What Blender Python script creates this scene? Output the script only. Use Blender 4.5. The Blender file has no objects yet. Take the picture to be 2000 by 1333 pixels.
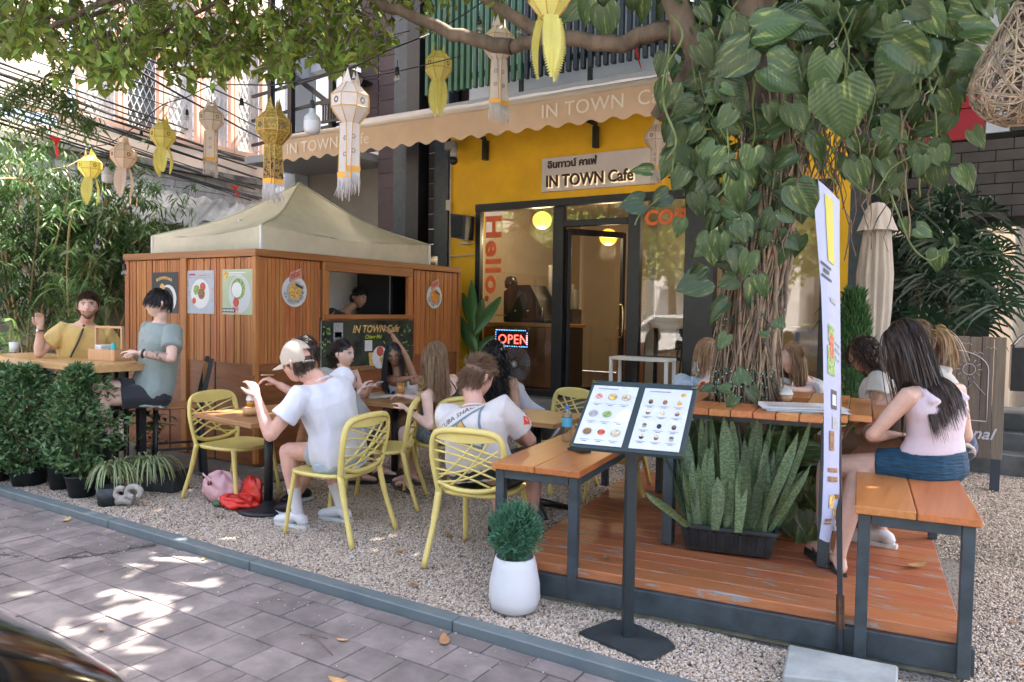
import bpy, bmesh, math, random
import numpy as np
from mathutils import Vector, Matrix, noise
random.seed(7); RNG = np.random.default_rng(11)
R_ = math.radians; PI = math.pi
S = bpy.context.scene
COL = bpy.context.collection

# ---------------------------------------------------------------- camera
H = 1.55; FPX = 1457.0
yaw, pitch, roll = R_(32.0), R_(-2.4), R_(0.92)
cyw, syw = math.cos(yaw), math.sin(yaw)
fw = Vector((-syw*math.cos(pitch), cyw*math.cos(pitch), math.sin(pitch)))
rt = Vector((cyw, syw, 0)); up = rt.cross(fw)
rt2 = rt*math.cos(roll)+up*math.sin(roll); up2 = -rt*math.sin(roll)+up*math.cos(roll)
cam = bpy.data.cameras.new('camera'); cam.sensor_width = 36; cam.lens = FPX/2000*36
cam.clip_start = 0.05; cam.clip_end = 500
camo = bpy.data.objects.new('camera', cam); COL.objects.link(camo)
M3 = Matrix((rt2, up2, -fw)).transposed()
camo.matrix_world = Matrix.Translation((0, 0, H)) @ M3.to_4x4()
S.camera = camo
cam.dof.use_dof = True; cam.dof.focus_distance = 5.2; cam.dof.aperture_fstop = 5.6

# ---------------------------------------------------------------- light
SUN_EL, SUN_AZ = R_(63), R_(24)       # azimuth clockwise from +Y
wd = bpy.data.worlds.new('World'); S.world = wd; wd.use_nodes = True
nt = wd.node_tree; nt.nodes.clear()
sky = nt.nodes.new('ShaderNodeTexSky'); sky.sky_type = 'NISHITA'; sky.sun_disc = False
sky.sun_elevation = SUN_EL; sky.sun_rotation = SUN_AZ; sky.air_density = .75; sky.dust_density = 7.0; sky.ozone_density = .3
bg = nt.nodes.new('ShaderNodeBackground'); bg.inputs[1].default_value = 0.15
wo = nt.nodes.new('ShaderNodeOutputWorld')
nt.links.new(sky.outputs[0], bg.inputs[0]); nt.links.new(bg.outputs[0], wo.inputs[0])
SUN = Vector((math.sin(SUN_AZ)*math.cos(SUN_EL), math.cos(SUN_AZ)*math.cos(SUN_EL), math.sin(SUN_EL)))
sl = bpy.data.lights.new('sun', 'SUN'); sl.energy = 3.6; sl.angle = R_(0.55); sl.color = (1, .95, .87)
so = bpy.data.objects.new('sun', sl); COL.objects.link(so); so.location = (0, 0, 15)
so.rotation_euler = (-SUN).to_track_quat('-Z', 'Y').to_euler()
S.view_settings.view_transform = 'Standard'; S.view_settings.look = 'None'
S.view_settings.gamma = 1; S.view_settings.use_curve_mapping = False
S.view_settings.exposure = 3.0
S.render.engine = 'CYCLES'
S.cycles.use_denoising = True; S.cycles.max_bounces = 7; S.cycles.transparent_max_bounces = 12
S.cycles.diffuse_bounces = 4; S.cycles.caustics_reflective = False; S.cycles.caustics_refractive = False
S.cycles.sample_clamp_indirect = 6

def W(px, py, z=None, X=None, Y=None, D=None):
    """a point of the place seen through photo pixel (2000 wide), at height z, plane X, plane Y or depth D"""
    d = fw + rt2*((px-1000)/FPX) - up2*((py-666.5)/FPX)
    if z is not None: t = (z-H)/d.z
    elif Y is not None: t = Y/d.y
    elif X is not None: t = X/d.x
    else: t = D
    return Vector((0, 0, H)) + d*t

# ---------------------------------------------------------------- materials
MATS = {}
def mat(name, col, rough=.6, var=.0, nscale=8, bump=0, bscale=60, metal=0, col2=None, spec=.5, objvar=0, islandvar=0,
        stretch=None, trans=0, coat=0, emit=None, estr=0, world=False, alpha=1, c2pos=(.35, .65), sheen=0, bdist=.004, det=4):
    if name in MATS: return MATS[name]
    m = bpy.data.materials.new(name); m.use_nodes = True; MATS[name] = m
    n = m.node_tree; b = n.nodes['Principled BSDF']; out = n.nodes['Material Output']
    b.inputs['Roughness'].default_value = rough; b.inputs['Metallic'].default_value = metal
    b.inputs['Specular IOR Level'].default_value = spec
    b.inputs['Base Color'].default_value = (*col, 1)
    if coat: b.inputs['Coat Weight'].default_value = coat; b.inputs['Coat Roughness'].default_value = .12
    if sheen: b.inputs['Sheen Weight'].default_value = sheen
    if emit: b.inputs['Emission Color'].default_value = (*emit, 1); b.inputs['Emission Strength'].default_value = estr
    vec = None
    def coords(sc=None):
        tc = n.nodes.new('ShaderNodeTexCoord')
        mp = n.nodes.new('ShaderNodeMapping')
        if world:
            g = n.nodes.new('ShaderNodeNewGeometry'); n.links.new(g.outputs['Position'], mp.inputs[0])
        else: n.links.new(tc.outputs['Object'], mp.inputs[0])
        if sc: mp.inputs['Scale'].default_value = sc
        return mp.outputs[0]
    c = None
    if var or col2:
        vec = coords(stretch)
        t = n.nodes.new('ShaderNodeTexNoise'); t.inputs['Scale'].default_value = nscale; t.inputs['Detail'].default_value = det
        t.inputs['Roughness'].default_value = .62
        n.links.new(vec, t.inputs['Vector'])
        r = n.nodes.new('ShaderNodeValToRGB')
        r.color_ramp.elements[0].position, r.color_ramp.elements[1].position = c2pos
        a = col2 if col2 else tuple(x*(1-var) for x in col); bb = col if col2 else tuple(min(1, x*(1+var)) for x in col)
        r.color_ramp.elements[0].color = (*a, 1); r.color_ramp.elements[1].color = (*bb, 1)
        n.links.new(t.outputs[0], r.inputs[0]); c = r.outputs[0]
        n.links.new(c, b.inputs['Base Color'])
        rr = n.nodes.new('ShaderNodeMapRange'); rr.inputs[3].default_value = max(0, rough-.08); rr.inputs[4].default_value = min(1, rough+.1)
        n.links.new(t.outputs[0], rr.inputs[0]); n.links.new(rr.outputs[0], b.inputs['Roughness'])
    if objvar or islandvar:
        hs = n.nodes.new('ShaderNodeHueSaturation')
        if c: n.links.new(c, hs.inputs['Color'])
        else: hs.inputs['Color'].default_value = (*col, 1)
        if objvar: o = n.nodes.new('ShaderNodeObjectInfo'); src = o.outputs['Random']
        else: o = n.nodes.new('ShaderNodeNewGeometry'); src = o.outputs['Random Per Island']
        k = objvar or islandvar
        mr = n.nodes.new('ShaderNodeMapRange'); mr.inputs[3].default_value = 1-k; mr.inputs[4].default_value = 1+k
        n.links.new(src, mr.inputs[0]); n.links.new(mr.outputs[0], hs.inputs['Value'])
        m2 = n.nodes.new('ShaderNodeMath'); m2.operation = 'MULTIPLY'; m2.inputs[1].default_value = 7.31
        m3 = n.nodes.new('ShaderNodeMath'); m3.operation = 'FRACT'
        n.links.new(src, m2.inputs[0]); n.links.new(m2.outputs[0], m3.inputs[0])
        mh = n.nodes.new('ShaderNodeMapRange'); mh.inputs[3].default_value = .5-k*.06; mh.inputs[4].default_value = .5+k*.06
        n.links.new(m3.outputs[0], mh.inputs[0]); n.links.new(mh.outputs[0], hs.inputs['Hue'])
        n.links.new(hs.outputs[0], b.inputs['Base Color']); c = hs.outputs[0]
    if bump:
        v2 = coords(stretch)
        t2 = n.nodes.new('ShaderNodeTexNoise'); t2.inputs['Scale'].default_value = bscale; t2.inputs['Detail'].default_value = 5
        n.links.new(v2, t2.inputs['Vector'])
        bp = n.nodes.new('ShaderNodeBump'); bp.inputs['Strength'].default_value = bump; bp.inputs['Distance'].default_value = bdist
        n.links.new(t2.outputs[0], bp.inputs['Height']); n.links.new(bp.outputs[0], b.inputs['Normal'])
    if trans:
        tr = n.nodes.new('ShaderNodeBsdfTranslucent'); mx = n.nodes.new('ShaderNodeMixShader'); mx.inputs[0].default_value = trans
        if c: n.links.new(c, tr.inputs[0])
        else: tr.inputs[0].default_value = (*col, 1)
        n.links.new(b.outputs[0], mx.inputs[1]); n.links.new(tr.outputs[0], mx.inputs[2]); n.links.new(mx.outputs[0], out.inputs[0])
    if alpha < 1:
        tp = n.nodes.new('ShaderNodeBsdfTransparent'); mx = n.nodes.new('ShaderNodeMixShader'); mx.inputs[0].default_value = alpha
        n.links.new(tp.outputs[0], mx.inputs[1]); n.links.new(out.inputs[0].links[0].from_socket, mx.inputs[2]); n.links.new(mx.outputs[0], out.inputs[0])
    return m
def glassmat(name, tint=(.9, .93, .92), gloss=.12, rough=.02):
    if name in MATS: return MATS[name]
    m = bpy.data.materials.new(name); m.use_nodes = True; MATS[name] = m; n = m.node_tree
    for x in list(n.nodes):
        if x.type != 'OUTPUT_MATERIAL': n.nodes.remove(x)
    out = n.nodes['Material Output']
    tp = n.nodes.new('ShaderNodeBsdfTransparent'); tp.inputs[0].default_value = (*tint, 1)
    gl = n.nodes.new('ShaderNodeBsdfGlossy'); gl.inputs['Roughness'].default_value = rough
    lw = n.nodes.new('ShaderNodeLayerWeight'); lw.inputs[0].default_value = .5; pw = n.nodes.new('ShaderNodeMath'); pw.operation = 'POWER'; pw.inputs[1].default_value = 4.5; n.links.new(lw.outputs['Facing'], pw.inputs[0])
    ad = n.nodes.new('ShaderNodeMath'); ad.operation = 'MULTIPLY_ADD'; ad.inputs[1].default_value = .8; ad.inputs[2].default_value = gloss; ad.use_clamp = True
    n.links.new(pw.outputs[0], ad.inputs[0])
    mx = n.nodes.new('ShaderNodeMixShader'); n.links.new(ad.outputs[0], mx.inputs[0])
    n.links.new(tp.outputs[0], mx.inputs[1]); n.links.new(gl.outputs[0], mx.inputs[2]); n.links.new(mx.outputs[0], out.inputs[0])
    return m
def woodmat(name, col, col2, rough=.45, axis='Z', sc=1.0, objvar=.15, bump=.25, coat=0, wear=None):
    """varnished timber: long grain along an axis, per-object tone"""
    st = {'X': (.6, 14, 14), 'Y': (14, .6, 14), 'Z': (14, 14, .6)}[axis]
    m = mat(name, col, rough, nscale=3.2*sc, col2=col2, stretch=st, bump=bump, bscale=5*sc, objvar=objvar, coat=coat, c2pos=(.3, .7), det=6)
    if wear:
        n = m.node_tree; b = n.nodes['Principled BSDF']; src = b.inputs['Base Color'].links[0].from_socket
        g = n.nodes.new('ShaderNodeNewGeometry'); mp = n.nodes.new('ShaderNodeMapping'); mp.inputs['Scale'].default_value = (2.2, 9, 9)
        n.links.new(g.outputs['Position'], mp.inputs[0])
        t = n.nodes.new('ShaderNodeTexNoise'); t.inputs['Scale'].default_value = 1.7; t.inputs['Detail'].default_value = 7; t.inputs['Roughness'].default_value = .7
        n.links.new(mp.outputs[0], t.inputs[0])
        r = n.nodes.new('ShaderNodeValToRGB'); r.color_ramp.elements[0].position = .575; r.color_ramp.elements[1].position = .61
        n.links.new(t.outputs[0], r.inputs[0])
        mx = n.nodes.new('ShaderNodeMix'); mx.data_type = 'RGBA'
        n.links.new(r.outputs[0], mx.inputs[0]); n.links.new(src, mx.inputs[6]); mx.inputs[7].default_value = (*wear, 1)
        n.links.new(mx.outputs[2], b.inputs['Base Color'])
    return m

# ---------------------------------------------------------------- mesh builder
def rotz(a): return Matrix.Rotation(a, 4, 'Z')
def frame(d, upv=Vector((0, 0, 1))):
    d = Vector(d).normalized()
    s = d.cross(upv)
    if s.length < 1e-4: s = d.cross(Vector((1, 0, 0)))
    s.normalize(); return s, s.cross(d), d
class MB:
    def __init__(s): s.v = []; s.f = []; s.m = []; s.sm = []
    def add(s, vs, fs, mi=0, smooth=False):
        o = len(s.v); s.v.extend([tuple(x) for x in vs]); s.f.extend([tuple(i+o for i in f) for f in fs])
        s.m.extend([mi]*len(fs)); s.sm.extend([smooth]*len(fs)); return s
    def box(s, c, d, rot=None, b=.0, mi=0):
        hx, hy, hz = d[0]/2, d[1]/2, d[2]/2; b = min(b, hx*.6, hy*.6, hz*.6)
        c = Vector(c); M = rot.to_3x3() if rot is not None else None
        if b <= 0:
            vs = [Vector((x*hx, y*hy, z*hz)) for z in (-1, 1) for y in (-1, 1) for x in (-1, 1)]
            fs = [(0, 2, 3, 1), (4, 5, 7, 6), (0, 1, 5, 4), (2, 6, 7, 3), (0, 4, 6, 2), (1, 3, 7, 5)]
        else:
            vs = []; fs = []
            def V(x, y, z, ax):
                p = [x*(hx-(b if ax != 0 else 0)), y*(hy-(b if ax != 1 else 0)), z*(hz-(b if ax != 2 else 0))]
                vs.append(Vector(p)); return len(vs)-1
            I = {}
            for x in (-1, 1):
                for y in (-1, 1):
                    for z in (-1, 1):
                        for ax in range(3): I[(x, y, z, ax)] = V(x, y, z, ax)
            for ax in range(3):
                o1, o2 = [(1, 2), (2, 0), (0, 1)][ax]
                for sg in (-1, 1):
                    q = []
                    for a, bb in ((-1, -1), (1, -1), (1, 1), (-1, 1)):
                        k = [0, 0, 0]; k[ax] = sg; k[o1] = a; k[o2] = bb; q.append(I[(*k, ax)])
                    fs.append(tuple(q if sg > 0 else q[::-1]))
            for ax in range(3):
                o1, o2 = [(1, 2), (2, 0), (0, 1)][ax]
                for a in (-1, 1):
                    for bb in (-1, 1):
                        k0 = [0, 0, 0]; k0[ax] = -1; k0[o1] = a; k0[o2] = bb; k1 = list(k0); k1[ax] = 1
                        q = [I[(*k0, o1)], I[(*k1, o1)], I[(*k1, o2)], I[(*k0, o2)]]
                        fs.append(tuple(q if a*bb < 0 else q[::-1]))
            for x in (-1, 1):
                for y in (-1, 1):
                    for z in (-1, 1):
                        q = [I[(x, y, z, 0)], I[(x, y, z, 1)], I[(x, y, z, 2)]]
                        fs.append(tuple(q if x*y*z > 0 else q[::-1]))
        s.add([c + (M @ v if M else v) for v in vs], fs, mi); return s
    def bar(s, a, b, w, h=None, bev=.0, mi=0, upv=Vector((0, 0, 1))):
        a, b = Vector(a), Vector(b); h = h or w; x, u, d = frame(b-a, upv)
        M = Matrix((x, d, u)).transposed()
        return s.box((a+b)/2, (w, (b-a).length, h), M, bev, mi)
    def tube(s, pts, r, n=8, mi=0, caps=True, flat=1.0, upv=Vector((0, 0, 1)), closed=False):
        pts = [Vector(p) for p in pts]; k = len(pts)
        rs = r if isinstance(r, (list, tuple)) else [r]*k
        o = len(s.v); px = None; ring = []
        for i, p in enumerate(pts):
            if closed: d = pts[(i+1) % k]-pts[i-1]
            else: d = pts[min(i+1, k-1)]-pts[max(i-1, 0)]
            if d.length < 1e-9: d = Vector((0, 0, 1))
            d.normalize()
            if px is None: x, u, _ = frame(d, upv)
            else:
                x = px - d*px.dot(d)
                if x.length < 1e-5: x, u, _ = frame(d, upv)
                x.normalize(); u = x.cross(d)
            px = x
            ring.append([p + x*(math.cos(2*PI*j/n)*rs[i]) + u*(math.sin(2*PI*j/n)*rs[i]*flat) for j in range(n)])
        vs = [v for rg in ring for v in rg]; fs = []
        for i in range(k if closed else k-1):
            a0 = i*n; b0 = ((i+1) % k)*n
            for j in range(n):
                j2 = (j+1) % n; fs.append((a0+j, b0+j, b0+j2, a0+j2))
        s.add(vs, fs, mi, True)
        if caps and not closed:
            s.f.append(tuple(o+j for j in range(n))); s.m.append(mi); s.sm.append(False)
            s.f.append(tuple(o+(k-1)*n+j for j in reversed(range(n)))); s.m.append(mi); s.sm.append(False)
        return s
    def cyl(s, a, b, r0, r1=None, n=16, mi=0): return s.tube([a, b], [r0, r0 if r1 is None else r1], n, mi)
    def lathe(s, prof, c=(0, 0, 0), n=24, mi=0, smooth=True, sx=1, sy=1, M=None):
        c = Vector(c); vs = []; fs = []
        for r, z in prof:
            for j in range(n):
                a = 2*PI*j/n; v = Vector((r*math.cos(a)*sx, r*math.sin(a)*sy, z)); vs.append(c+(M @ v if M else v))
        for i in range(len(prof)-1):
            for j in range(n):
                j2 = (j+1) % n; fs.append((i*n+j, i*n+j2, (i+1)*n+j2, (i+1)*n+j))
        s.add(vs, fs, mi, smooth); return s
    def ball(s, c, r, n=12, mi=0, M=None):
        if not isinstance(r, (tuple, list, Vector)): r = (r, r, r)
        c = Vector(c); vs = []; fs = []; k = max(4, n//2)
        for i in range(1, k):
            t = PI*i/k
            for j in range(n):
                a = 2*PI*j/n; v = Vector((r[0]*math.sin(t)*math.cos(a), r[1]*math.sin(t)*math.sin(a), r[2]*math.cos(t))); vs.append(c+(M @ v if M else v))
        t0 = Vector((0, 0, r[2])); vs.append(c+(M @ t0 if M else t0)); vs.append(c-(M @ t0 if M else t0)); T, B = len(vs)-2, len(vs)-1
        for j in range(n):
            j2 = (j+1) % n; fs.append((T, j, j2)); fs.append((B, (k-2)*n+j2, (k-2)*n+j))
            for i in range(k-2): fs.append((i*n+j, (i+1)*n+j, (i+1)*n+j2, i*n+j2))
        s.add(vs, fs, mi, True); return s
    def grid(s, fn, nu, nv, mi=0, smooth=True, thick=0):
        vs = [Vector(fn(i/nu, j/nv)) for j in range(nv+1) for i in range(nu+1)]; w = nu+1
        fs = [(j*w+i, j*w+i+1, (j+1)*w+i+1, (j+1)*w+i) for j in range(nv) for i in range(nu)]
        s.add(vs, fs, mi, smooth); return s
    def prism(s, poly, d, mi=0, caps=True):
        """poly: list of 3d points, extruded by vector d"""
        n = len(poly); d = Vector(d); vs = [Vector(p) for p in poly]+[Vector(p)+d for p in poly]
        fs = [(i, (i+1) % n, (i+1) % n+n, i+n) for i in range(n)]
        if caps: fs += [tuple(reversed(range(n))), tuple(range(n, 2*n))]
        s.add(vs, fs, mi); return s
    def quad(s, a, b, c, d, mi=0): return s.add([a, b, c, d], [(0, 1, 2, 3)], mi)
    def build(s, name, ms, parent=None, **k):
        me = bpy.data.meshes.new(name)
        v = s.v
        if parent is not None and parent.name in ORG:
            o = ORG[parent.name]; v = [(a-o[0], b-o[1], c-o[2]) for a, b, c in v]
        me.from_pydata(v, [], s.f)
        if not isinstance(ms, (list, tuple)): ms = [ms]
        for m in ms: me.materials.append(m)
        if len(ms) > 1: me.polygons.foreach_set('material_index', s.m)
        me.polygons.foreach_set('use_smooth', s.sm); me.update()
        return link(me, name, parent, **k)
ORG = {}
def link(me, name, parent=None, label=None, cat=None, group=None, kind=None, loc=None, rz=0):
    o = bpy.data.objects.new(name, me); COL.objects.link(o)
    if parent is not None:
        o.parent = parent
        if parent.name in ORG: ORG[o.name] = ORG[parent.name]
    if loc is not None: o.location = loc
    if rz: o.rotation_euler = (0, 0, rz)
    tag(o, label, cat, group, kind); return o
def tag(o, label=None, cat=None, group=None, kind=None):
    for k, v in (('label', label), ('category', cat), ('group', group), ('kind', kind)):
        if v: o[k] = v
    return o
def thing(name, label, cat, loc=(0, 0, 0), rz=0, group=None, world=False):
    """Empty at a thing's base; with world=True its parts are given in world coordinates"""
    o = link(None, name, None, label, cat, group, None, loc, rz); o.empty_display_size = .1
    if world: ORG[o.name] = Vector(loc)
    return o
def npmesh(name, V, F, m, parent=None, smooth=False, quads=False, **k):
    me = bpy.data.meshes.new(name); V = np.asarray(V, dtype=np.float64).reshape(-1, 3); F = np.asarray(F, dtype=np.int32)
    if parent is not None and parent.name in ORG: V = V-np.array(ORG[parent.name])
    me.vertices.add(len(V)); me.vertices.foreach_set('co', V.ravel())
    n = F.shape[1]; me.loops.add(F.size); me.loops.foreach_set('vertex_index', F.ravel())
    me.polygons.add(len(F)); me.polygons.foreach_set('loop_start', np.arange(0, F.size, n, dtype=np.int32))
    me.polygons.foreach_set('use_smooth', np.full(len(F), smooth)); me.update(calc_edges=True); me.validate()
    for x in (m if isinstance(m, (list, tuple)) else [m]): me.materials.append(x)
    return link(me, name, parent, **k)
def copy_tree(o, parent=None, loc=None, rz=None, **tags):
    c = o.copy(); COL.objects.link(c)
    if parent is not None: c.parent = parent
    if loc is not None: c.location = loc
    if rz is not None: c.rotation_euler = (0, 0, rz)
    for k in ('label', 'category', 'group'):
        if tags.get(k): c[k] = tags[k]
    for ch in list(o.children): copy_tree(ch, c)
    return c
def text(txt, name, m, parent, M, size=1, ext=.002, spacing=1, label=None, align='LEFT', shear=0, bold=0, sx=1):
    cu = bpy.data.curves.new(name, 'FONT'); cu.body = txt; cu.size = size; cu.extrude = ext; cu.space_character = spacing
    cu.align_x = align; cu.shear = shear; cu.offset = bold; cu.resolution_u = 3
    t = bpy.data.objects.new(name, cu); COL.objects.link(t)
    me = bpy.data.meshes.new_from_object(t.evaluated_get(bpy.context.evaluated_depsgraph_get()))
    bpy.data.objects.remove(t)
    MM = M.copy()
    if sx != 1: MM = MM @ Matrix.Diagonal((sx, 1, 1, 1))
    me.transform(MM)
    if parent is not None and parent.name in ORG: me.transform(Matrix.Translation(-ORG[parent.name]))
    me.materials.clear(); me.materials.append(m)
    return link(me, name, parent, label=label)
def plane_M(o, x, y):
    x = Vector(x).normalized(); y = Vector(y).normalized(); z = x.cross(y)
    m = Matrix((x, y, z)).transposed().to_4x4(); m.translation = Vector(o); return m
def bez(pts, n=12):
    """Catmull-Rom through points"""
    P = [Vector(p) for p in pts]; P = [P[0]*2-P[1]]+P+[P[-1]*2-P[-2]]; out = []
    for i in range(1, len(P)-2):
        for k in range(n):
            t = k/n; a, b, c, d = P[i-1:i+3]
            out.append(.5*((2*b)+(c-a)*t+(2*a-5*b+4*c-d)*t*t+(3*b-a-3*c+d)*t**3))
    out.append(P[-2]); return out
# numpy leaf clouds ---------------------------------------------------------
def nrm(a): return a/np.maximum(1e-9, np.linalg.norm(a, axis=1, keepdims=True))
def leaves(C, D, N, L, Wd, droop=.15, fold=.25):
    """C base points, D directions, N rough normals, L lengths, Wd widths -> verts, tri faces"""
    C = np.asarray(C, float); D = nrm(np.asarray(D, float)); N = np.asarray(N, float)
    Sx = nrm(np.cross(D, N)); U = np.cross(Sx, D); L = np.asarray(L)[:, None]*np.ones((len(C), 1)); Wd = np.asarray(Wd)[:, None]*np.ones((len(C), 1))
    mid = C+D*L*.45; tip = C+D*L-U*L*droop
    a = mid+Sx*Wd*.5+U*Wd*fold; b = mid-Sx*Wd*.5+U*Wd*fold
    V = np.stack([C, a, mid, b, tip], 1).reshape(-1, 3)
    o = np.arange(len(C))[:, None]*5
    F = np.concatenate([o+np.array([[0, 1, 2]]), o+np.array([[0, 2, 3]]), o+np.array([[1, 4, 2]]), o+np.array([[2, 4, 3]])], 0)
    return V, F
def rdir(n, zs=1.0):
    d = RNG.normal(size=(n, 3)); d[:, 2] *= zs; return nrm(d)
# ================================================================ SETTING
# --- ground sheet
g = MB(); g.quad((-60, -60, -.06), (60, -60, -.06), (60, 60, -.06), (-60, 60, -.06))
g.build('ground', mat('soil', (.16, .14, .12), .9, var=.3, nscale=2, world=True), kind='structure')
g = MB(); g.quad((-60, -30, -.03), (60, -30, -.03), (60, -4.2, -.03), (-60, -4.2, -.03))
g.build('road', mat('asphalt', (.22, .21, .2), .85, var=.3, nscale=20, bump=.4, bscale=200, world=True), kind='structure')
# --- pavement bed + paver tiles (joints recessed)
g = MB(); g.box((-6, -.7, -.03), (26, 7.1, .04)); pave = g.build('pavement', mat('joint_sand', (.10, .09, .085), .95, var=.3, nscale=30, world=True), kind='structure')
pm = mat('paver', (.185, .158, .152), .8, var=.28, nscale=5, bump=.5, bscale=160, objvar=.16, world=True)
def pavers():
    rows = [2.505+.235*1-.235*k for k in range(0, 9)]   # upper edge of each row
    tiles = []
    for k in range(8):
        y1 = rows[k]-.0; y0 = y1-.235
        w = .235; x = -8.2+(.117 if k % 2 else 0)
        while x < .2:
            ww = w if random.random() < (.72 if x > -4.3 else .3) else w/2
            tiles.append((x+ww/2, (y0+y1)/2, ww, .235)); x += ww
    x = -8.2
    while x < -.2: tiles.append((x+.235/2, 2.795, .235, .11)); x += .235
    # those that show largest become parts
    def key(t):
        d = Vector((t[0], t[1], -H)); z = d.dot(fw); px = 1000+FPX*d.dot(rt2)/max(z, .1); py = 666.5-FPX*d.dot(up2)/max(z, .1)
        return z if (z > .5 and -150 < px < 2150 and py < 1450) else 100+z
    tiles.sort(key=key); cache = {}
    def mesh(w, d):
        if (w, d) not in cache:
            b = MB(); b.box((0, 0, 0), (w-.006, d-.006, .03), b=.002); me = bpy.data.meshes.new('paver'); me.from_pydata(b.v, [], b.f); me.materials.append(pm); cache[(w, d)] = me
        return cache[(w, d)]
    rest = MB()
    for i, (x, y, w, d) in enumerate(tiles):
        crack = abs(x-(-4.62+.25*(2.3-y)+.05*math.sin(y*9))) < .05 and y < 2.6
        z = -.0155+random.uniform(-.0022, .0022)-(.004 if crack else 0)
        if i < 295:
            o = link(mesh(w, d), 'paver', pave, loc=(x, y, z)); o.rotation_euler = (random.uniform(-.006, .006), random.uniform(-.006, .006), random.uniform(-.008, .008))
        else: rest.box((x, y, z), (w-.006, d-.006, .03))
    x0 = -3.2
    for k in range(-14, 14):      # the pavement behind and beside the camera
        for r in range(0, 18):
            rest.box((x0+k*.47-3, .62-.235-r*.235+.0, -.0155), (.464, .229, .03))
    rest.build('distant_pavers', pm, pave, kind='stuff')
pavers()
# crack in the pavement filled with grit
g = MB()
cr = bez([(-6.3, 2.02, 0), (-5.6, 2.05, 0), (-5.1, 2.16, 0), (-4.75, 2.3, 0), (-4.55, 2.5, 0), (-4.5, 2.7, 0), (-4.45, 2.82, 0)], 14)
for i, p in enumerate(cr):
    for q in range(7):
        s = random.uniform(.0015, .005); g.ball((p.x+random.gauss(0, .03), p.y+random.gauss(0, .03), s*.3), (s, s, s*.5), 5)
g.tube([(p.x+random.uniform(-.008, .008), p.y+random.uniform(-.008, .008), -.001) for p in cr], [random.uniform(.004, .02) for _ in cr], 6, flat=.08)
g.build('crack_grit', mat('grit', (.09, .085, .08), .95, islandvar=.6), pave, kind='stuff')
# --- kerb of painted steel-grey edging
kb = thing('kerb', 'long blue-grey painted concrete edging between pavers and gravel', 'kerb', (-3, 2.9, 0), world=True)
km = mat('kerb_paint', (.10, .135, .15), .55, var=.18, nscale=6, bump=.3, bscale=90, world=True, col2=(.15, .175, .18), c2pos=(.3, .75))
x = -9.5
while x < 4:
    L = 1.48; b = MB(); b.box((x+L/2, 2.9+random.uniform(-.003, .003), .012), (L-.006, .085, .075), b=.006); b.build('kerb_section', km, kb); x += L
# --- gravel bed with real pebbles
gb = MB()
def gz(u, v):
    X = -10+14*u; Y = 2.945+6*v
    return (X, Y, -.012+.012*noise.noise((X*1.3, Y*1.3, 3)))
gb.grid(gz, 56, 26)
gravel_bed = gb.build('gravel_bed', mat('gravel_base', (.30, .26, .22), .9, nscale=70, col2=(.08, .07, .06), bump=1, bscale=120, world=True, c2pos=(.42, .55)), kind='structure')
def pebble(seed):
    b = MB(); rr = random.Random(seed); b.ball((0, 0, 0), (1, rr.uniform(.65, .95), rr.uniform(.5, .7)), 7)
    b.v = [(x*(1+rr.uniform(-.15, .15)), y*(1+rr.uniform(-.15, .15)), z) for x, y, z in b.v]
    me = bpy.data.meshes.new('pebble'); me.from_pydata(b.v, [], b.f); me.polygons.foreach_set('use_smooth', [True]*len(b.f)); return me
pebm = bpy.data.materials.new('pebbles'); pebm.use_nodes = True
_n = pebm.node_tree; _b = _n.nodes['Principled BSDF']; _b.inputs['Roughness'].default_value = .75
_o = _n.nodes.new('ShaderNodeObjectInfo'); _r = _n.nodes.new('ShaderNodeValToRGB'); _r.color_ramp.interpolation = 'CONSTANT'
cols = [(0, (.50, .40, .31)), (.15, (.56, .47, .38)), (.3, (.38, .29, .21)), (.43, (.62, .53, .44)), (.56, (.46, .34, .25)), (.66, (.26, .22, .19)), (.74, (.52, .43, .35)), (.86, (.33, .27, .22)), (.93, (.17, .155, .15)), (.96, (.66, .6, .53))]
_e = _r.color_ramp.elements
while len(_e) < len(cols): _e.new(.5)
for k, (p, c) in enumerate(cols): _e[k].position = p; _e[k].color = (*c, 1)
_n.links.new(_o.outputs['Random'], _r.inputs[0]); _n.links.new(_r.outputs[0], _b.inputs['Base Color'])
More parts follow.
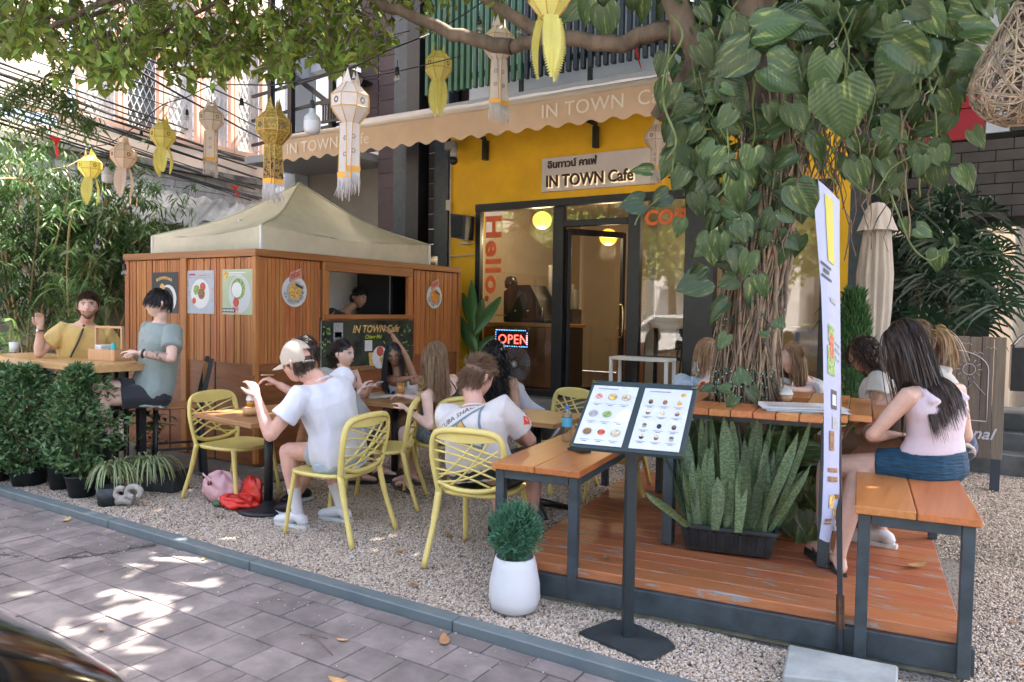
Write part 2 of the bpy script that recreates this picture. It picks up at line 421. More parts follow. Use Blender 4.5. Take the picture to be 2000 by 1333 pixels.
def scatter_pebbles():
    # points only where the camera may see the ground, denser near the camera
    pts = []
    for (x0, x1, y0, y1, dens) in ((-4.6, -1.9, 2.945, 4.6, 11000), (-1.95, .4, 2.945, 3.55, 12000), (-7.2, -4.6, 2.945, 4.7, 7500), (-5.8, -2.2, 4.6, 6.6, 5500), (.0, 1.4, 3.3, 5.5, 9000), (-.4, 1.6, 5.5, 9.0, 3200), (-5.8, -1.9, 6.6, 8.2, 2200), (-2.3, .0, 5.9, 8.2, 1500), (.4, 1.2, 2.95, 3.3, 9000)):
        n = int((x1-x0)*(y1-y0)*dens*1.35); P = RNG.random((n, 2))*[x1-x0, y1-y0]+[x0, y0]; pts.append(P)
    P = np.concatenate(pts)
    z = np.array([-.008+.012*noise.noise((a*1.3, b*1.3, 3)) for a, b in P[::1]])+RNG.random(len(P))*.007
    V = np.column_stack([P, z])
    me = bpy.data.meshes.new('gravel'); me.vertices.add(len(V)); me.vertices.foreach_set('co', V.ravel()); me.update()
    o = link(me, 'gravel', kind='stuff', label='pale mixed pebbles covering the cafe terrace', cat='gravel')
    pc = []
    for i in range(3):
        pmh = pebble(i); pmh.materials.append(pebm); po = bpy.data.objects.new('pebble', pmh); pc.append(po)
    ng = bpy.data.node_groups.new('scatter', 'GeometryNodeTree')
    ng.interface.new_socket('Geometry', in_out='INPUT', socket_type='NodeSocketGeometry'); ng.interface.new_socket('Geometry', in_out='OUTPUT', socket_type='NodeSocketGeometry')
    gi = ng.nodes.new('NodeGroupInput'); go = ng.nodes.new('NodeGroupOutput')
    m2p = ng.nodes.new('GeometryNodeMeshToPoints'); iop = ng.nodes.new('GeometryNodeInstanceOnPoints')
    ge = ng.nodes.new('GeometryNodeJoinGeometry')
    for po in pc:
        oi = ng.nodes.new('GeometryNodeObjectInfo'); oi.inputs[0].default_value = po; oi.inputs['As Instance'].default_value = True
        ng.links.new(oi.outputs['Geometry'], ge.inputs[0])
    rv = ng.nodes.new('FunctionNodeRandomValue'); rv.data_type = 'FLOAT_VECTOR'; rv.inputs[0].default_value = (-.5, -.5, 0); rv.inputs[1].default_value = (.5, .5, 6.28)
    rs = ng.nodes.new('FunctionNodeRandomValue'); rs.data_type = 'FLOAT'; rs.inputs[2].default_value = .0040; rs.inputs[3].default_value = .0086; rs.inputs['Seed'].default_value = 5
    iop.inputs['Pick Instance'].default_value = True
    ng.links.new(gi.outputs[0], m2p.inputs[0]); ng.links.new(m2p.outputs[0], iop.inputs['Points']); ng.links.new(ge.outputs[0], iop.inputs['Instance'])
    ng.links.new(rv.outputs[0], iop.inputs['Rotation']); ng.links.new(rs.outputs[1], iop.inputs['Scale']); ng.links.new(iop.outputs[0], go.inputs[0])
    md = o.modifiers.new('scatter', 'NODES'); md.node_group = ng
scatter_pebbles()
# --- concrete strip at foot of booth
g = MB(); g.box((-6.9, 4.45, .004), (3.4, .5, .02), b=.004); g.build('concrete_apron', mat('dark_concrete', (.13, .125, .12), .85, var=.25, nscale=5, world=True), kind='structure')
# --- sky-side surroundings behind the camera (street trees and shophouses opposite, seen in the window glass)

# ================================================================ MAIN BUILDING
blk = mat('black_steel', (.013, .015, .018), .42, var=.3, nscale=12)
gry = mat('blue_grey_steel', (.045, .06, .07), .45, var=.25, nscale=10, world=True)
yel = mat('yellow_wall', (.95, .52, .010), .6, var=.10, nscale=2.2, bump=.25, bscale=25, world=True)
taupe = mat('taupe_wall', (.30, .26, .22), .7, var=.08, nscale=2)
brn = mat('brown_siding', (.075, .045, .045), .6, var=.15, nscale=5, objvar=.12)
wht = mat('white_plaster', (.80, .79, .77), .7, var=.04, nscale=2)
bd = thing('cafe_building', 'dark three-storey cafe building with yellow shopfront wall', 'building', (-4, 8.5, 0), world=True)
FY = 8.5; FZ = .45
# yellow wall around the opening: left strip, lintel
def wallp(name, x0, x1, z0, z1, m, y=FY, t=.2, par=bd, **k):
    b = MB(); b.box(((x0+x1)/2, y+t/2, (z0+z1)/2), (x1-x0, t, z1-z0)); return b.build(name, m, par, **k)
wallp('wall', -6.38, -5.92, .0, 4.3, yel); wallp('wall', -5.92, -1.35, 2.99, 4.3, yel); wallp('wall', -1.35, -1.18, .0, 4.3, yel); wallp('column', -1.18, -1.0, 0, 4.3, gry)
wallp('plinth', -5.92, -1.35, 0, .42, mat('plinth_concrete', (.16, .15, .14), .8, var=.2, nscale=4), y=FY-.02, t=.24)
st = MB(); st.box((-4.1, 8.12, .1), (3.4, .34, .2), b=.01); st.box((-4.1, 8.3, .2), (3.4, .3, .4), b=.01)
st.build('doorstep', mat('step_tile', (.2, .19, .18), .7, var=.2, nscale=6), kind='structure')
# floor, inner walls, ceiling of the cafe
inner = mat('inner_wall', (.42, .34, .25), .8, var=.05, nscale=2)
wallp('inner_wall', -6.3, -1.1, FZ, 3.25, inner, y=12.4, t=.1); wallp('ceiling', -6.4, -1.0, 3.2, 3.28, inner, y=8.72, t=3.7)
b = MB(); b.box((-6.32, 10.55, 1.85), (.1, 3.6, 2.8)); b.build('inner_wall', inner, bd)
b = MB(); b.box((-1.06, 10.55, 1.85), (.1, 3.6, 2.8)); b.build('inner_wall', inner, bd)
b = MB(); b.box((-3.65, 10.1, 1.9), (.12, 1.7, 2.7)); b.build('inner_wall', inner, bd)
b = MB(); b.box((-3.7, 10.5, FZ-.05), (5.2, 3.9, .08)); b.build('inner_floor', mat('cafe_floor', (.12, .09, .07), .4, var=.2, nscale=3), bd)
wp = woodmat('wainscot_wood', (.30, .12, .05), (.19, .07, .028), .4)
for k in range(16):
    b = MB(); b.box((-3.74, 9.3+k*.1, .95), (.03, .094, .98), b=.003); b.build('wainscot_board', wp, bd)
# shopfront frame (black steel) and panes
gl = glassmat('shop_glass', (.94, .96, .95), .075)
def mull(x0, x1, z0, z1, y=FY+.02, d=.09): b = MB(); b.box(((x0+x1)/2, y, (z0+z1)/2), (x1-x0, d, z1-z0), b=.004); return b.build('mullion', blk, bd)
mull(-5.92, -1.35, 2.89, 2.985, d=.12); mull(-5.92, -5.84, .42, 2.885); mull(-4.70, -4.55, .42, 2.885)
mull(-3.66, -3.50, .42, 2.885); mull(-2.9, -2.56, 0, 3.6, y=FY-.06, d=.16); mull(-1.45, -1.352, .42, 2.885)
mull(-4.545, -3.665, 2.62, 2.70); mull(-5.835, -4.705, .42, .5); mull(-3.495, -2.905, .42, .52); mull(-2.555, -1.455, .42, .52); mull(-3.495, -2.905, .98, 1.02)
for (x0, x1, z0, z1) in ((-5.835, -4.705, .505, 2.885), (-4.545, -3.665, 2.705, 2.885), (-3.495, -2.905, 1.025, 2.885), (-2.555, -1.455, .525, 2.885)):
    b = MB(); b.box(((x0+x1)/2, FY+.03, (z0+z1)/2), (x1-x0, .008, z1-z0)); b.build('window_pane', gl, bd)
# open glass door swung inwards
dr = thing('glass_door', 'black framed glass door of the cafe standing open inwards', 'door', (-4.53, 8.56, FZ), world=True)
hx, hy = -4.52, 8.58; dd = Vector((.42, .72, 0)).normalized(); ex = Vector((hx, hy, 0))+dd*.86
for a, bb, w, h in (((hx, hy, .47), (hx, hy, 2.6), .06, .05), ((ex.x, ex.y, .47), (ex.x, ex.y, 2.6), .06, .05)):
    b = MB(); b.bar(a, bb, w, h, .004, upv=dd); b.build('stile', blk, dr)
for z in (.51, 2.57): b = MB(); b.bar((hx, hy, z), (ex.x, ex.y, z), .05, .08, .004); b.build('rail', blk, dr)
b = MB(); b.bar((hx, hy, 1.54), (ex.x, ex.y, 1.54), .008, 2.0); b.build('door_pane', gl, dr)
hd = Vector((ex.x, ex.y, 0))-dd*.06
b = MB(); b.tube(bez([(hd.x+.02, hd.y-.02, 1.2), (hd.x+.09, hd.y-.06, 1.24), (hd.x+.09, hd.y-.06, 1.6), (hd.x+.02, hd.y-.02, 1.64)], 5), .011, 8)
b.build('handle', mat('brass', (.75, .62, .38), .25, metal=1), dr)
# lintel sign -----------------------------------------------------------
sg = thing('shop_sign', 'pale grey signboard with dark backlit English and Thai lettering over the door', 'sign', (-4.1, 8.4, 3.0), world=True)
SO = W(1059, 377.5, Y=8.44)
b = MB(); b.box((-4.1+.02, 8.46, 3.29), (1.56, .05, .43), b=.004); b.build('signboard', mat('sign_grey', (.72, .66, .61), .6, var=.05, nscale=5), sg)
sgt = mat('sign_letter', (.035, .018, .012), .4); halo = mat('halo_light', (1, .8, .6), .5, emit=(1, .72, .42), estr=.14)
def wallM(x, z, y): return plane_M((x, y, z), (1, 0, 0), (0, 0, 1))
text('IN TOWN Cafe', 'letters', sgt, sg, wallM(-4.78, 3.13, 8.405), .205, .012, 1.0, bold=.0035, sx=.88)
text('IN TOWN Cafe', 'letter_halo', halo, sg, wallM(-4.775, 3.123, 8.429), .205, .002, 1.0, bold=.006, sx=.88)
text('อินทาวน์ คาเฟ่', 'thai_letters', sgt, sg, wallM(-4.77, 3.37, 8.425), .125, .006, 1.0, bold=.003)
# "Hello." stickers and COFFEE lettering on the glass
orn = mat('orange_vinyl', (.9, .17, .04), .5)
st1 = thing('window_lettering', 'orange vinyl Hello lettering running down the shop window', 'sticker', (-5.7, 8.5, 2.8), world=True)
text('Hello.', 'letters', orn, st1, plane_M((-5.76, 8.518, 2.84), (0, 0, -1), (1, 0, 0)), .34, .001, 1.08, bold=.012, sx=1.34)
st2 = thing('window_lettering', 'orange vinyl COFFEE lettering across the upper pane', 'sticker', (-3.4, 8.5, 2.7), world=True)
text('COFFEE', 'letters', orn, st2, wallM(-3.46, 2.60, 8.518), .235, .001, 1.02, bold=.009)
# OPEN led sign
ow = thing('open_sign', 'lit OPEN sign with red letters and blue dots in the window', 'sign', (-5.2, 8.42, 1), world=True)
b = MB(); b.box((-5.25, 8.40, 1.17), (.52, .03, .25), b=.004); b.build('panel', blk, ow)
red = mat('led_red', (1, .1, .08), .5, emit=(1, .08, .05), estr=.7); blu = mat('led_blue', (.1, .4, 1), .5, emit=(.15, .45, 1), estr=.7)
text('OPEN', 'letters', red, ow, wallM(-5.46, 1.10, 8.381), .175, .001, 1.05, sx=1.0)
b = MB()
for k in range(18):
    a = k/18; x = -5.49+.48*a
    for z in (1.065, 1.278): b.ball((x, 8.381, z), .006, 6)
for k in range(7): b.ball((-5.495, 8.381, 1.065+.03*k), .006, 6); b.ball((-5.005, 8.381, 1.065+.03*k), .006, 6)
b.build('led_dots', blu, ow, kind='stuff')
# floor fan below
fn = thing('floor_fan', 'black floor fan with round wire grille below the lit OPEN sign', 'fan', (-5.1, 8.25, 0), world=True)
b = MB()
for k in range(7): b.tube([(-5.12+(.05+.032*k)*math.cos(a*PI/16), 8.27+.012*k*0-.02, .84+(.05+.032*k)*math.sin(a*PI/16)) for a in range(32)], .0035, 4, closed=True)
for k in range(28):
    a = k*PI/14; b.tube([(-5.12+.03*math.cos(a), 8.23, .84+.03*math.sin(a)), (-5.12+.16*math.cos(a), 8.225, .84+.16*math.sin(a)), (-5.12+.245*math.cos(a), 8.25, .84+.245*math.sin(a))], .0025, 4)
b.build('grille', mat('fan_wire', (.25, .25, .26), .4, metal=.6), fn)
b = MB(); b.ball((-5.12, 8.25, .84), (.05, .03, .05), 12); b.build('hub', mat('fan_hub', (.5, .5, .5), .4), fn)
b = MB()
for k in range(4):
    a = k*PI/2+.3; b.grid(lambda u, v: (-5.12+(.05+.17*u)*math.cos(a+(v-.5)*.9), 8.29+.03*v, .84+(.05+.17*u)*math.sin(a+(v-.5)*.9)), 4, 4)
b.build('blades', mat('fan_blade', (.12, .12, .13), .4), fn)
b = MB(); b.cyl((-5.12, 8.32, .4), (-5.12, 8.32, .8), .02); b.cyl((-5.12, 8.28, .4), (-5.12, 8.28, .42), .2, .18, 24); b.build('stand', blk, fn)
# interior things --------------------------------------------------------
cw = woodmat('counter_wood', (.36, .17, .07), (.24, .10, .04), .4)
ct = thing('service_counter', 'panelled wooden coffee counter just inside the window', 'counter', (-5.4, 9.2, FZ), world=True)
b = MB(); b.box((-5.4, 9.25, 1.34), (1.3, .68, .045), b=.006); b.build('countertop', woodmat('top_wood', (.55, .31, .13), (.42, .21, .08), .35, 'X'), ct)
for k in range(9): b = MB(); b.box((-5.98+k*.145, 8.93, .9), (.138, .03, .82), b=.004); b.build('panel', cw, ct)
b = MB(); b.box((-5.4, 9.27, .88), (1.24, .58, .86)); b.build('carcass', mat('dark_inside', (.05, .035, .025), .7), ct)
c2 = thing('side_counter', 'narrow wooden counter inside beyond the open door', 'counter', (-4.0, 11, FZ), world=True)
b = MB(); b.box((-4.15, 10.9, 1.3), (.85, 1.3, .05), b=.006); b.build('countertop', MATS['top_wood'], c2)
for k in range(6): b = MB(); b.box((-4.5+k*.14, 10.27, .87), (.13, .03, .8), b=.004); b.build('panel', cw, c2)
b = MB(); b.box((-4.15, 10.9, .87), (.8, 1.2, .8)); b.build('carcass', cw, c2)
em = thing('espresso_machine', 'bulky black espresso machine on the counter behind the glass', 'coffee machine', (-5.5, 9.1, 1.36), world=True)
b = MB(); b.prism([(-5.72, 8.98, 1.42), (-5.72, 8.98, 1.84), (-5.62, 8.98, 1.9), (-5.33, 8.98, 1.9), (-5.2, 8.98, 1.7), (-5.08, 8.98, 1.42)], (0, .45, 0)); b.box((-5.4, 9.2, 1.40), (.66, .5, .05), b=.01); b.build('machine_body', blk, em)
b = MB(); b.lathe([(.001, .0), (.09, .01), (.1, .1), (.07, .17), (.001, .19)], (-5.75, 9.15, 1.85), 16); b.build('bean_hopper', mat('smoke_plastic', (.03, .03, .035), .15), em)
b = MB(); b.box((-5.74, 9.15, 1.6), (.16, .2, .46), b=.02); b.build('grinder_body', blk, em)
mat('chrome', (.6, .6, .62), .18, metal=1)
for x in (-5.5, -5.3): b = MB(); b.cyl((x, 8.95, 1.55), (x, 8.85, 1.53), .012); b.build('portafilter', MATS['chrome'], em)
b = MB(); b.tube([(-5.15, 9, 1.6), (-5.1, 8.95, 1.55), (-5.12, 8.93, 1.42)], .007); b.build('steam_wand', MATS['chrome'], em)
b = MB(); b.box((-5.76, 8.99, 1.47), (.22, .16, .02)); b.build('drip_tray', MATS['chrome'], em)
pcup = mat('paper_cup', (.5, .45, .4), .7)
b = MB(); b.lathe([(.001, 0), (.035, 0), (.045, .1), (.04, .1), (.001, .09)], (0, 0, 0), 12)
cupm = bpy.data.meshes.new('cup'); cupm.from_pydata(b.v, [], b.f); cupm.materials.append(pcup)
for k, h in enumerate((16, 14, 11, 8, 6)):
    t = thing('cup_stack', 'stack of paper cups on the counter shelf, number of cups falling to the right'.replace('number of cups', ['tallest at left', 'second tallest', 'middle height', 'second shortest', 'shortest at right'][k]), 'cup stack', (-5.28+k*.105, 9.5, 1.36), group='stacks of paper cups inside the window')
    for j in range(h): link(cupm, 'cup', t, loc=(0, 0, .22+.035*j))
    bb = MB(); bb.box((0, 0, .105), (.1, .12, .21)); bb.build('stand', MATS['dark_inside'], t)
# glowing round pendant, orange pendant, bottles, plants on shelf
def lamp_round(p, r, m, lab, energy, colr):
    t = thing('pendant_lamp', lab, 'lamp', p, world=True); b = MB(); b.ball(p, (r, r, r*.93), 28)
    b.build('lamp_globe', m, t); b = MB(); b.cyl((p[0], p[1], p[2]+r*.93), (p[0], p[1], 3.2), .006, n=6); b.build('cord', blk, t)
    l = bpy.data.lights.new('pendant_bulb', 'POINT'); l.energy = energy; l.color = colr; l.shadow_soft_size = r
    lo = bpy.data.objects.new('pendant_bulb', l); COL.objects.link(lo); lo.location = (p[0], p[1], p[2]-r-.06)
lamp_round((-5.28, 9.2, 2.82), .135, mat('yellow_paper', (.8, .55, .1), .5, emit=(1, .62, .10), estr=.28), 'yellow round paper pendant lamp inside the shop window', 4, (1, .8, .5))
lamp_round((-4.62, 10.0, 2.63), .13, mat('orange_paper', (.9, .4, .05), .5, emit=(1, .35, .03), estr=.35), 'orange glowing pendant lamp half hidden by the door', 4, (1, .75, .45))
lamp_round((-2.2, 10.5, 2.85), .09, mat('warm_glass', (1, .9, .7), .5, emit=(1, .8, .5), estr=.4), 'small warm globe lamp deep inside behind the right-hand pane', 4, (1, .8, .55))
bm_ = [mat('bottle_green', (.03, .12, .05), .1), mat('bottle_clear', (.4, .42, .42), .1), mat('bottle_red', (.4, .03, .02), .2), mat('bottle_amber', (.3, .12, .02), .1)]
for k in range(12):
    p = Vector((-4.5+.11*(k % 6)+random.uniform(-.01, .01), 11.2+.2*(k//6), 1.325)); h = random.uniform(.2, .32)
    b = MB(); b.lathe([(.001, 0), (.032, 0), (.034, h*.6), (.012, h*.75), (.012, h), (.001, h)], p, 10)
    b.build('bottle', bm_[k % 4], None, label='syrup bottle among others on the counter inside', cat='bottle', group='bottles on the back counter')
# bar table with stools behind the right pane
bt = thing('window_bar', 'light wooden bar shelf behind the right-hand panes', 'shelf', (-2.6, 9, 1.2), world=True)
b = MB(); b.box((-2.6, 8.95, 1.38), (2.0, .38, .06), b=.006); b.build('shelf_board', MATS['top_wood'], bt)
for x in (-3.45, -1.75): b = MB(); b.bar((x, 8.95, FZ), (x, 8.95, 1.35), .04); b.build('leg', blk, bt)
def stool(p, lab):
    t = thing('bar_stool', lab, 'stool', p); b = MB(); b.lathe([(.001, .62), (.16, .62), (.17, .65), (.15, .68), (.001, .68)], (0, 0, 0), 20); b.build('seat', blk, t)
    b = MB(); b.grid(lambda u, v: (.17*math.cos(PI*u+.0), .1+.12*math.sin(PI*u), .68+.22*v), 10, 3); b.build('backrest', blk, t)
    for k in range(4):
        a = PI/4+k*PI/2; b = MB(); b.cyl((.1*math.cos(a), .1*math.sin(a), .62), (.2*math.cos(a), .2*math.sin(a), 0), .012, n=8); b.build('leg', blk, t)
stool((-3.2, 9.35, FZ), 'dark stool left of two under the window bar'); stool((-2.8, 9.35, FZ), 'dark stool beside the black pillar, under the window bar')
wd_ = thing('white_side_table', 'white square-legged table standing against the right-hand pane', 'table', (-3.3, 8.2, 0), world=True)
wm = mat('white_metal', (.75, .75, .74), .4, var=.04)
b = MB(); b.box((-3.32, 8.2, 1.0), (.72, .3, .035), b=.004); b.build('tabletop', wm, wd_)
for x in (-3.66, -2.98):
    for y in (8.07, 8.33): b = MB(); b.bar((x, y, .4), (x, y, .98), .035); b.build('leg', wm, wd_)
# framed arch picture on inner wall right
ar = thing('arched_sign', 'arched brown lettered board seen through the right pane', 'sign', (-2.9, 9.9, 2), world=True)
b = MB()
for k in range(16):
    a0 = PI*k/16; a1 = PI*(k+1)/16
    b.prism([(-3.12+.34*math.cos(a0), 10.4, 2.2+.34*math.sin(a0)), (-3.12+.34*math.cos(a1), 10.4, 2.2+.34*math.sin(a1)), (-3.12+.2*math.cos(a1), 10.4, 2.2+.2*math.sin(a1)), (-3.12+.2*math.cos(a0), 10.4, 2.2+.2*math.sin(a0))], (0, .03, 0))
b.build('arch_board', mat('arch_brown', (.22, .10, .03), .5, var=.4, nscale=20), ar)
# --- left wing of facade: dark columns, brown siding, taupe wall
for k, (x0, x1, y, m) in enumerate(((-7.78, -7.5, 8.9, gry), (-7.36, -7.12, 8.7, blk), (-6.98, -6.72, 8.9, gry))):
    wallp('column', x0, x1, 0, 9, m, y=y, t=.25)
def siding(x0, x1, z0, z1, y, m, step=.235, name='siding_board'):
    z = z0
    while z < z1-.01:
        h = min(step, z1-z); b = MB(); b.box(((x0+x1)/2, y, z+h/2), (x1-x0, .03, h-.008), b=.003); b.build(name, m, bd); z += step
siding(-8.4, -6.4, .2, 9, 9.25, brn)
siding(-8.8, -8.42, 4.1, 9, 9.25, brn)
wallp('wall', -10.75, -8.42, 0, 4.1, taupe, y=9.9, t=.2); wallp('wall', -11.05, -10.76, 0, 9, mat('pillar_blue', (.48, .54, .60), .6), y=9.6, t=.5)
wallp('wall', -24, -11.2, 0, 12, wht, y=15, t=.3)
wallp('wall', -10.75, -8.82, 5.9, 9.2, mat('pale_blue_wall', (.42, .46, .52), .7), y=9.9, t=.2)
wallp('wall', -10.75, -8.82, 4.1, 5.9, wht, y=11.4, t=.2)
b = MB(); b.box((-9.75, 9.3, 4.05), (2.2, 1.5, .12)); b.build('balcony_slab', mat('slab', (.3, .3, .3), .8), bd)
# window in dark siding
wn = thing('side_window', 'small dark framed window in the brown siding left of the yellow wall', 'window', (-7, 9.2, 1.6), world=True)
b = MB()
for a, bb in (((-6.93, 9.2, 1.9), (-6.93, 9.2, 2.75)), ((-6.45, 9.2, 1.9), (-6.45, 9.2, 2.75)), ((-6.93, 9.2, 1.9), (-6.45, 9.2, 1.9)), ((-6.93, 9.2, 2.75), (-6.45, 9.2, 2.75))): b.bar(a, bb, .05)
b.build('frame', mat('window_brown', (.06, .045, .045), .4), wn)
b = MB(); b.box((-6.69, 9.21, 2.32), (.44, .01, .8)); b.build('pane', mat('milky_pane', (.16, .17, .19), .15), wn)
# black stair / balcony rails upper left
sr = thing('steel_stair', 'black steel outdoor stair and balcony rails at upper floor', 'stair', (-9.5, 9, 4.1), world=True)
def rail(a, bb, w=.05, n='rail'): b = MB(); b.bar(a, bb, w); b.build(n, blk, sr)
for k in range(6): rail((-10.9, 8.75, 4.35+.42*k), (-8.45, 8.75, 4.5+.42*k), .045)
for x in (-10.35, -9.85, -8.9): rail((x, 8.7, 4.1), (x, 8.7, 8.5), .09, 'post')
rail((-10.3, 8.9, 6.3), (-8.4, 8.9, 5.1), .12, 'stringer'); rail((-10.8, 8.9, 6.0), (-8.9, 8.9, 4.7), .07, 'stringer')
for k in range(7): b = MB(); b.box((-10.1+k*.24, 9.2, 6.1-.15*k), (.24, .6, .04)); b.build('tread', blk, sr)
bk = thing('wire_basket', 'black slatted planter basket on the upper balcony edge', 'basket', (-8.6, 8.6, 4.5), world=True)
for k in range(14): b = MB(); b.box((-8.95+k*.055, 8.55, 4.62), (.03, .02, .26)); b.build('slat', blk, bk)
b = MB(); b.box((-8.6, 8.55, 4.77), (.8, .04, .04)); b.box((-8.6, 8.55, 4.48), (.8, .04, .04)); b.build('rim', blk, bk)
# green then black vertical slat screen on upper floor
grn = mat('green_slat', (.045, .12, .065), .45, objvar=.15); dsl = mat('dark_slat', (.018, .026, .032), .45, objvar=.15)
scn = thing('slat_screen', 'upper floor screen of vertical steel slats, green at left and black at right', 'screen', (-5, 8.4, 4.6), world=True)
x = -6.72; k = 0
while x < -1.2:
    b = MB(); b.box((x, 8.4, 6.3), (.052, .07, 3.5), b=.004); b.build('slat', grn if x < -5.15 else dsl, scn); x += .102; k += 1
for z in (4.74, 5.9, 7.1): b = MB(); b.box((-3.98, 8.46, z), (5.6, .05, .07)); b.build('cross_rail', blk, scn)
for x in (-5.2, -4.2, -3.0, -2.0): b = MB(); b.box((x, 8.45, 4.5), (.05, .05, .5)); b.build('post', blk, scn)
wallp('upper_wall', -6.5, -.9, 4.32, 9, mat('upper_white', (.74, .78, .8), .6, var=.06, nscale=2), y=9.1, t=.2)
wallp('balcony_floor', -6.6, -.9, 4.24, 4.36, mat('slab', (.3, .3, .3), .8), y=8.3, t=1)
wallp('roof', -11, 4.5, 9.0, 9.3, mat('slab', (.3, .3, .3), .8), y=8.2, t=6)
wallp('back_mass', -11, 4.5, 3.3, 9.0, mat('slab', (.3, .3, .3), .8), y=12.6, t=.6)
# right wing: brown tile siding, red and pale blue panels
rw = mat('dark_brick_siding', (.06, .052, .048), .75, var=.2, nscale=6, objvar=.18)
for r in range(7):
    x = -.62-(.14 if r % 2 else 0)
    while x < 1.9:
        b = MB(); b.box((x+.14, 8.45, 2.5+r*.105+.05), (.274, .04, .098), b=.003); b.build('cladding_tile', rw, bd); x += .28
wallp('wall', -.9, 2.2, 2.42, 3.3, mat('cladding_back', (.02, .018, .016), .9), y=8.5, t=.1)
rdp = mat('red_panel', (.30, .015, .03), .45); bp_ = mat('blue_white_panel', (.42, .48, .55), .5)
for (x0, x1, z0, z1, m) in ((-.75, -.02, 3.26, 3.55, rdp), (-.75, -.02, 3.56, 3.95, rdp), (-.01, .18, 3.3, 3.52, bp_), (-.01, .12, 3.54, 4.4, bp_), (-.75, -.02, 3.96, 4.1, blk), (-.75, -.02, 4.12, 5, bp_), (.2, 1.6, 3.3, 3.5, rw), (.14, 1.6, 3.54, 5.4, blk)):
    wallp('panel', x0, x1, z0, z1, m, y=8.46, t=.05)
wallp('wall', -.9, 2.2, 3.3, 9, mat('upper_white', (.5, .55, .6), .6), y=8.7, t=.2)
# dark doorway, pillars and light beyond on the right
for (x0, x1, y, m) in ((-1.0, -.82, 8.6, gry), (-.62, -.52, 8.8, mat('pale_pillar', (.45, .45, .45), .6))): wallp('column', x0, x1, 0, 3.3, m, y=y, t=.15)
wallp('wall', -.9, .1, 0, 2.45, mat('dark_wall', (.03, .028, .027), .8), y=9.6, t=.1)  # back wall in one even, almost black colour
for z in (1.6, 1.95): b = MB(); b.bar((-1.1, 8.6, z), (-.4, 8.5, z), .04); b.build('rail', blk, bd)
# --- pipes, boxes, camera, speaker on the yellow edge
cp = mat('cream_plastic', (.62, .56, .45), .5)
t = thing('conduit', 'cream electrical conduit with junction box down the yellow wall edge', 'conduit', (-6.37, 8.46, 2.3), world=True)
b = MB(); b.tube([(-6.35, 8.47, 2.05), (-6.35, 8.47, 3.75)], .012, 8); b.tube([(-6.35, 8.47, 2.28), (-5.95, 8.47, 2.3)], .01, 8); b.build('pipe', cp, t)
b = MB(); b.box((-6.36, 8.45, 3.0), (.07, .06, .14), b=.006); b.build('junction_box', cp, t)
t = thing('security_camera', 'dark dome security camera hanging from a grey box under the awning', 'camera', (-6.2, 8.3, 3.6), world=True)
b = MB(); b.box((-6.22, 8.3, 3.78), (.16, .12, .12), rotz(.3), .01); b.build('box', mat('camera_grey', (.3, .3, .28), .5), t)
b = MB(); b.cyl((-6.15, 8.27, 3.6), (-6.15, 8.27, 3.74), .045); b.build('bracket', mat('camera_white', (.6, .6, .58), .4), t)
b = MB(); b.ball((-6.15, 8.26, 3.57), .06, 16); b.build('dome', blk, t)
t = thing('wall_speaker', 'black loudspeaker mounted on the yellow strip beside the window', 'speaker', (-6.08, 8.35, 2.5), world=True)
b = MB(); b.prism([(-6.2, 8.30, 2.53), (-5.96, 8.28, 2.49), (-5.94, 8.28, 2.82), (-6.22, 8.30, 2.86)], (.02, .17, 0)); b.build('cabinet', blk, t)
b = MB(); b.box((-6.10, 8.285, 2.68), (.18, .02, .27), b=.01); b.build('grille', mat('speaker_cloth', (.02, .03, .035), .8), t)
b = MB(); b.box((-6.05, 8.44, 2.46), (.14, .12, .03)); b.build('bracket', cp, t)
# ---------------- awning
aw = thing('awning', 'long beige fabric awning with scalloped lettered valance', 'awning', (-5, 6.8, 3.5), world=True)
aF = mat('awning_fabric', (.78, .57, .40), .8, var=.07, nscale=2.2, bump=.4, bscale=40, world=True, trans=.25)
aT = mat('awning_top', (.6, .52, .44), .8, var=.12, nscale=3, world=True, trans=.25)
X0, X1 = -7.95, -1.9; AY = 6.8
def vtop(x): return 3.745-.004*(x+7.8)
b = MB(); b.grid(lambda u, v: (X0+(X1-X0)*u, AY+(8.45-AY)*v, vtop(X0+(X1-X0)*u)+.03+.62*v-.06*math.sin(PI*v)*(1+.25*math.sin(u*60))), 90, 8); b.build('canopy_cloth', aT, aw)
b = MB()
def val(u, v):
    x = X0+(X1-X0)*u; z0 = vtop(x); z1 = z0-.285+.022*math.sin(x*2*PI/.245)
    return (x, AY-.012*math.sin(v*PI)+.006*math.sin(x*9), z0+(z1-z0)*v)
b.grid(val, 240, 5); b.build('valance', aF, aw)
b = MB(); b.tube([(X0, AY, vtop(X0)+.02), (X1, AY, vtop(X1)+.02)], .03, 10); b.build('front_bar', mat('awning_bar', (.6, .52, .45), .5), aw)
for x in (-5.75, -4.1, -2.6):
    b = MB(); b.tube([(x, 8.45, 3.66), (x, 8.42, 3.86), (x+.0, 7.5, 3.85), (x, AY+.05, 3.72)], .03, 8); b.box((x, 8.44, 3.7), (.06, .08, .26)); b.build('arm', blk, aw)
b = MB(); b.box((-5.1, 8.42, 4.02), (5.6, .1, .1)); b.build('cassette', blk, aw)
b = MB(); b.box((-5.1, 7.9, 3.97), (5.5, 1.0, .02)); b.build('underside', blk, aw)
wl = mat('valance_letter', (.92, .82, .72), .8)
text('IN TOWN  Cafe', 'letters', wl, aw, plane_M((-3.93, AY-.022, 3.535), (1, 0, -.002), (0, 0, 1)), .2, .0006, 1.05)
text('IN TOWN  Cafe', 'letters', wl, aw, plane_M((-7.77, AY-.022, 3.535), (1, 0, -.002), (0, 0, 1)), .2, .0006, 1.05)

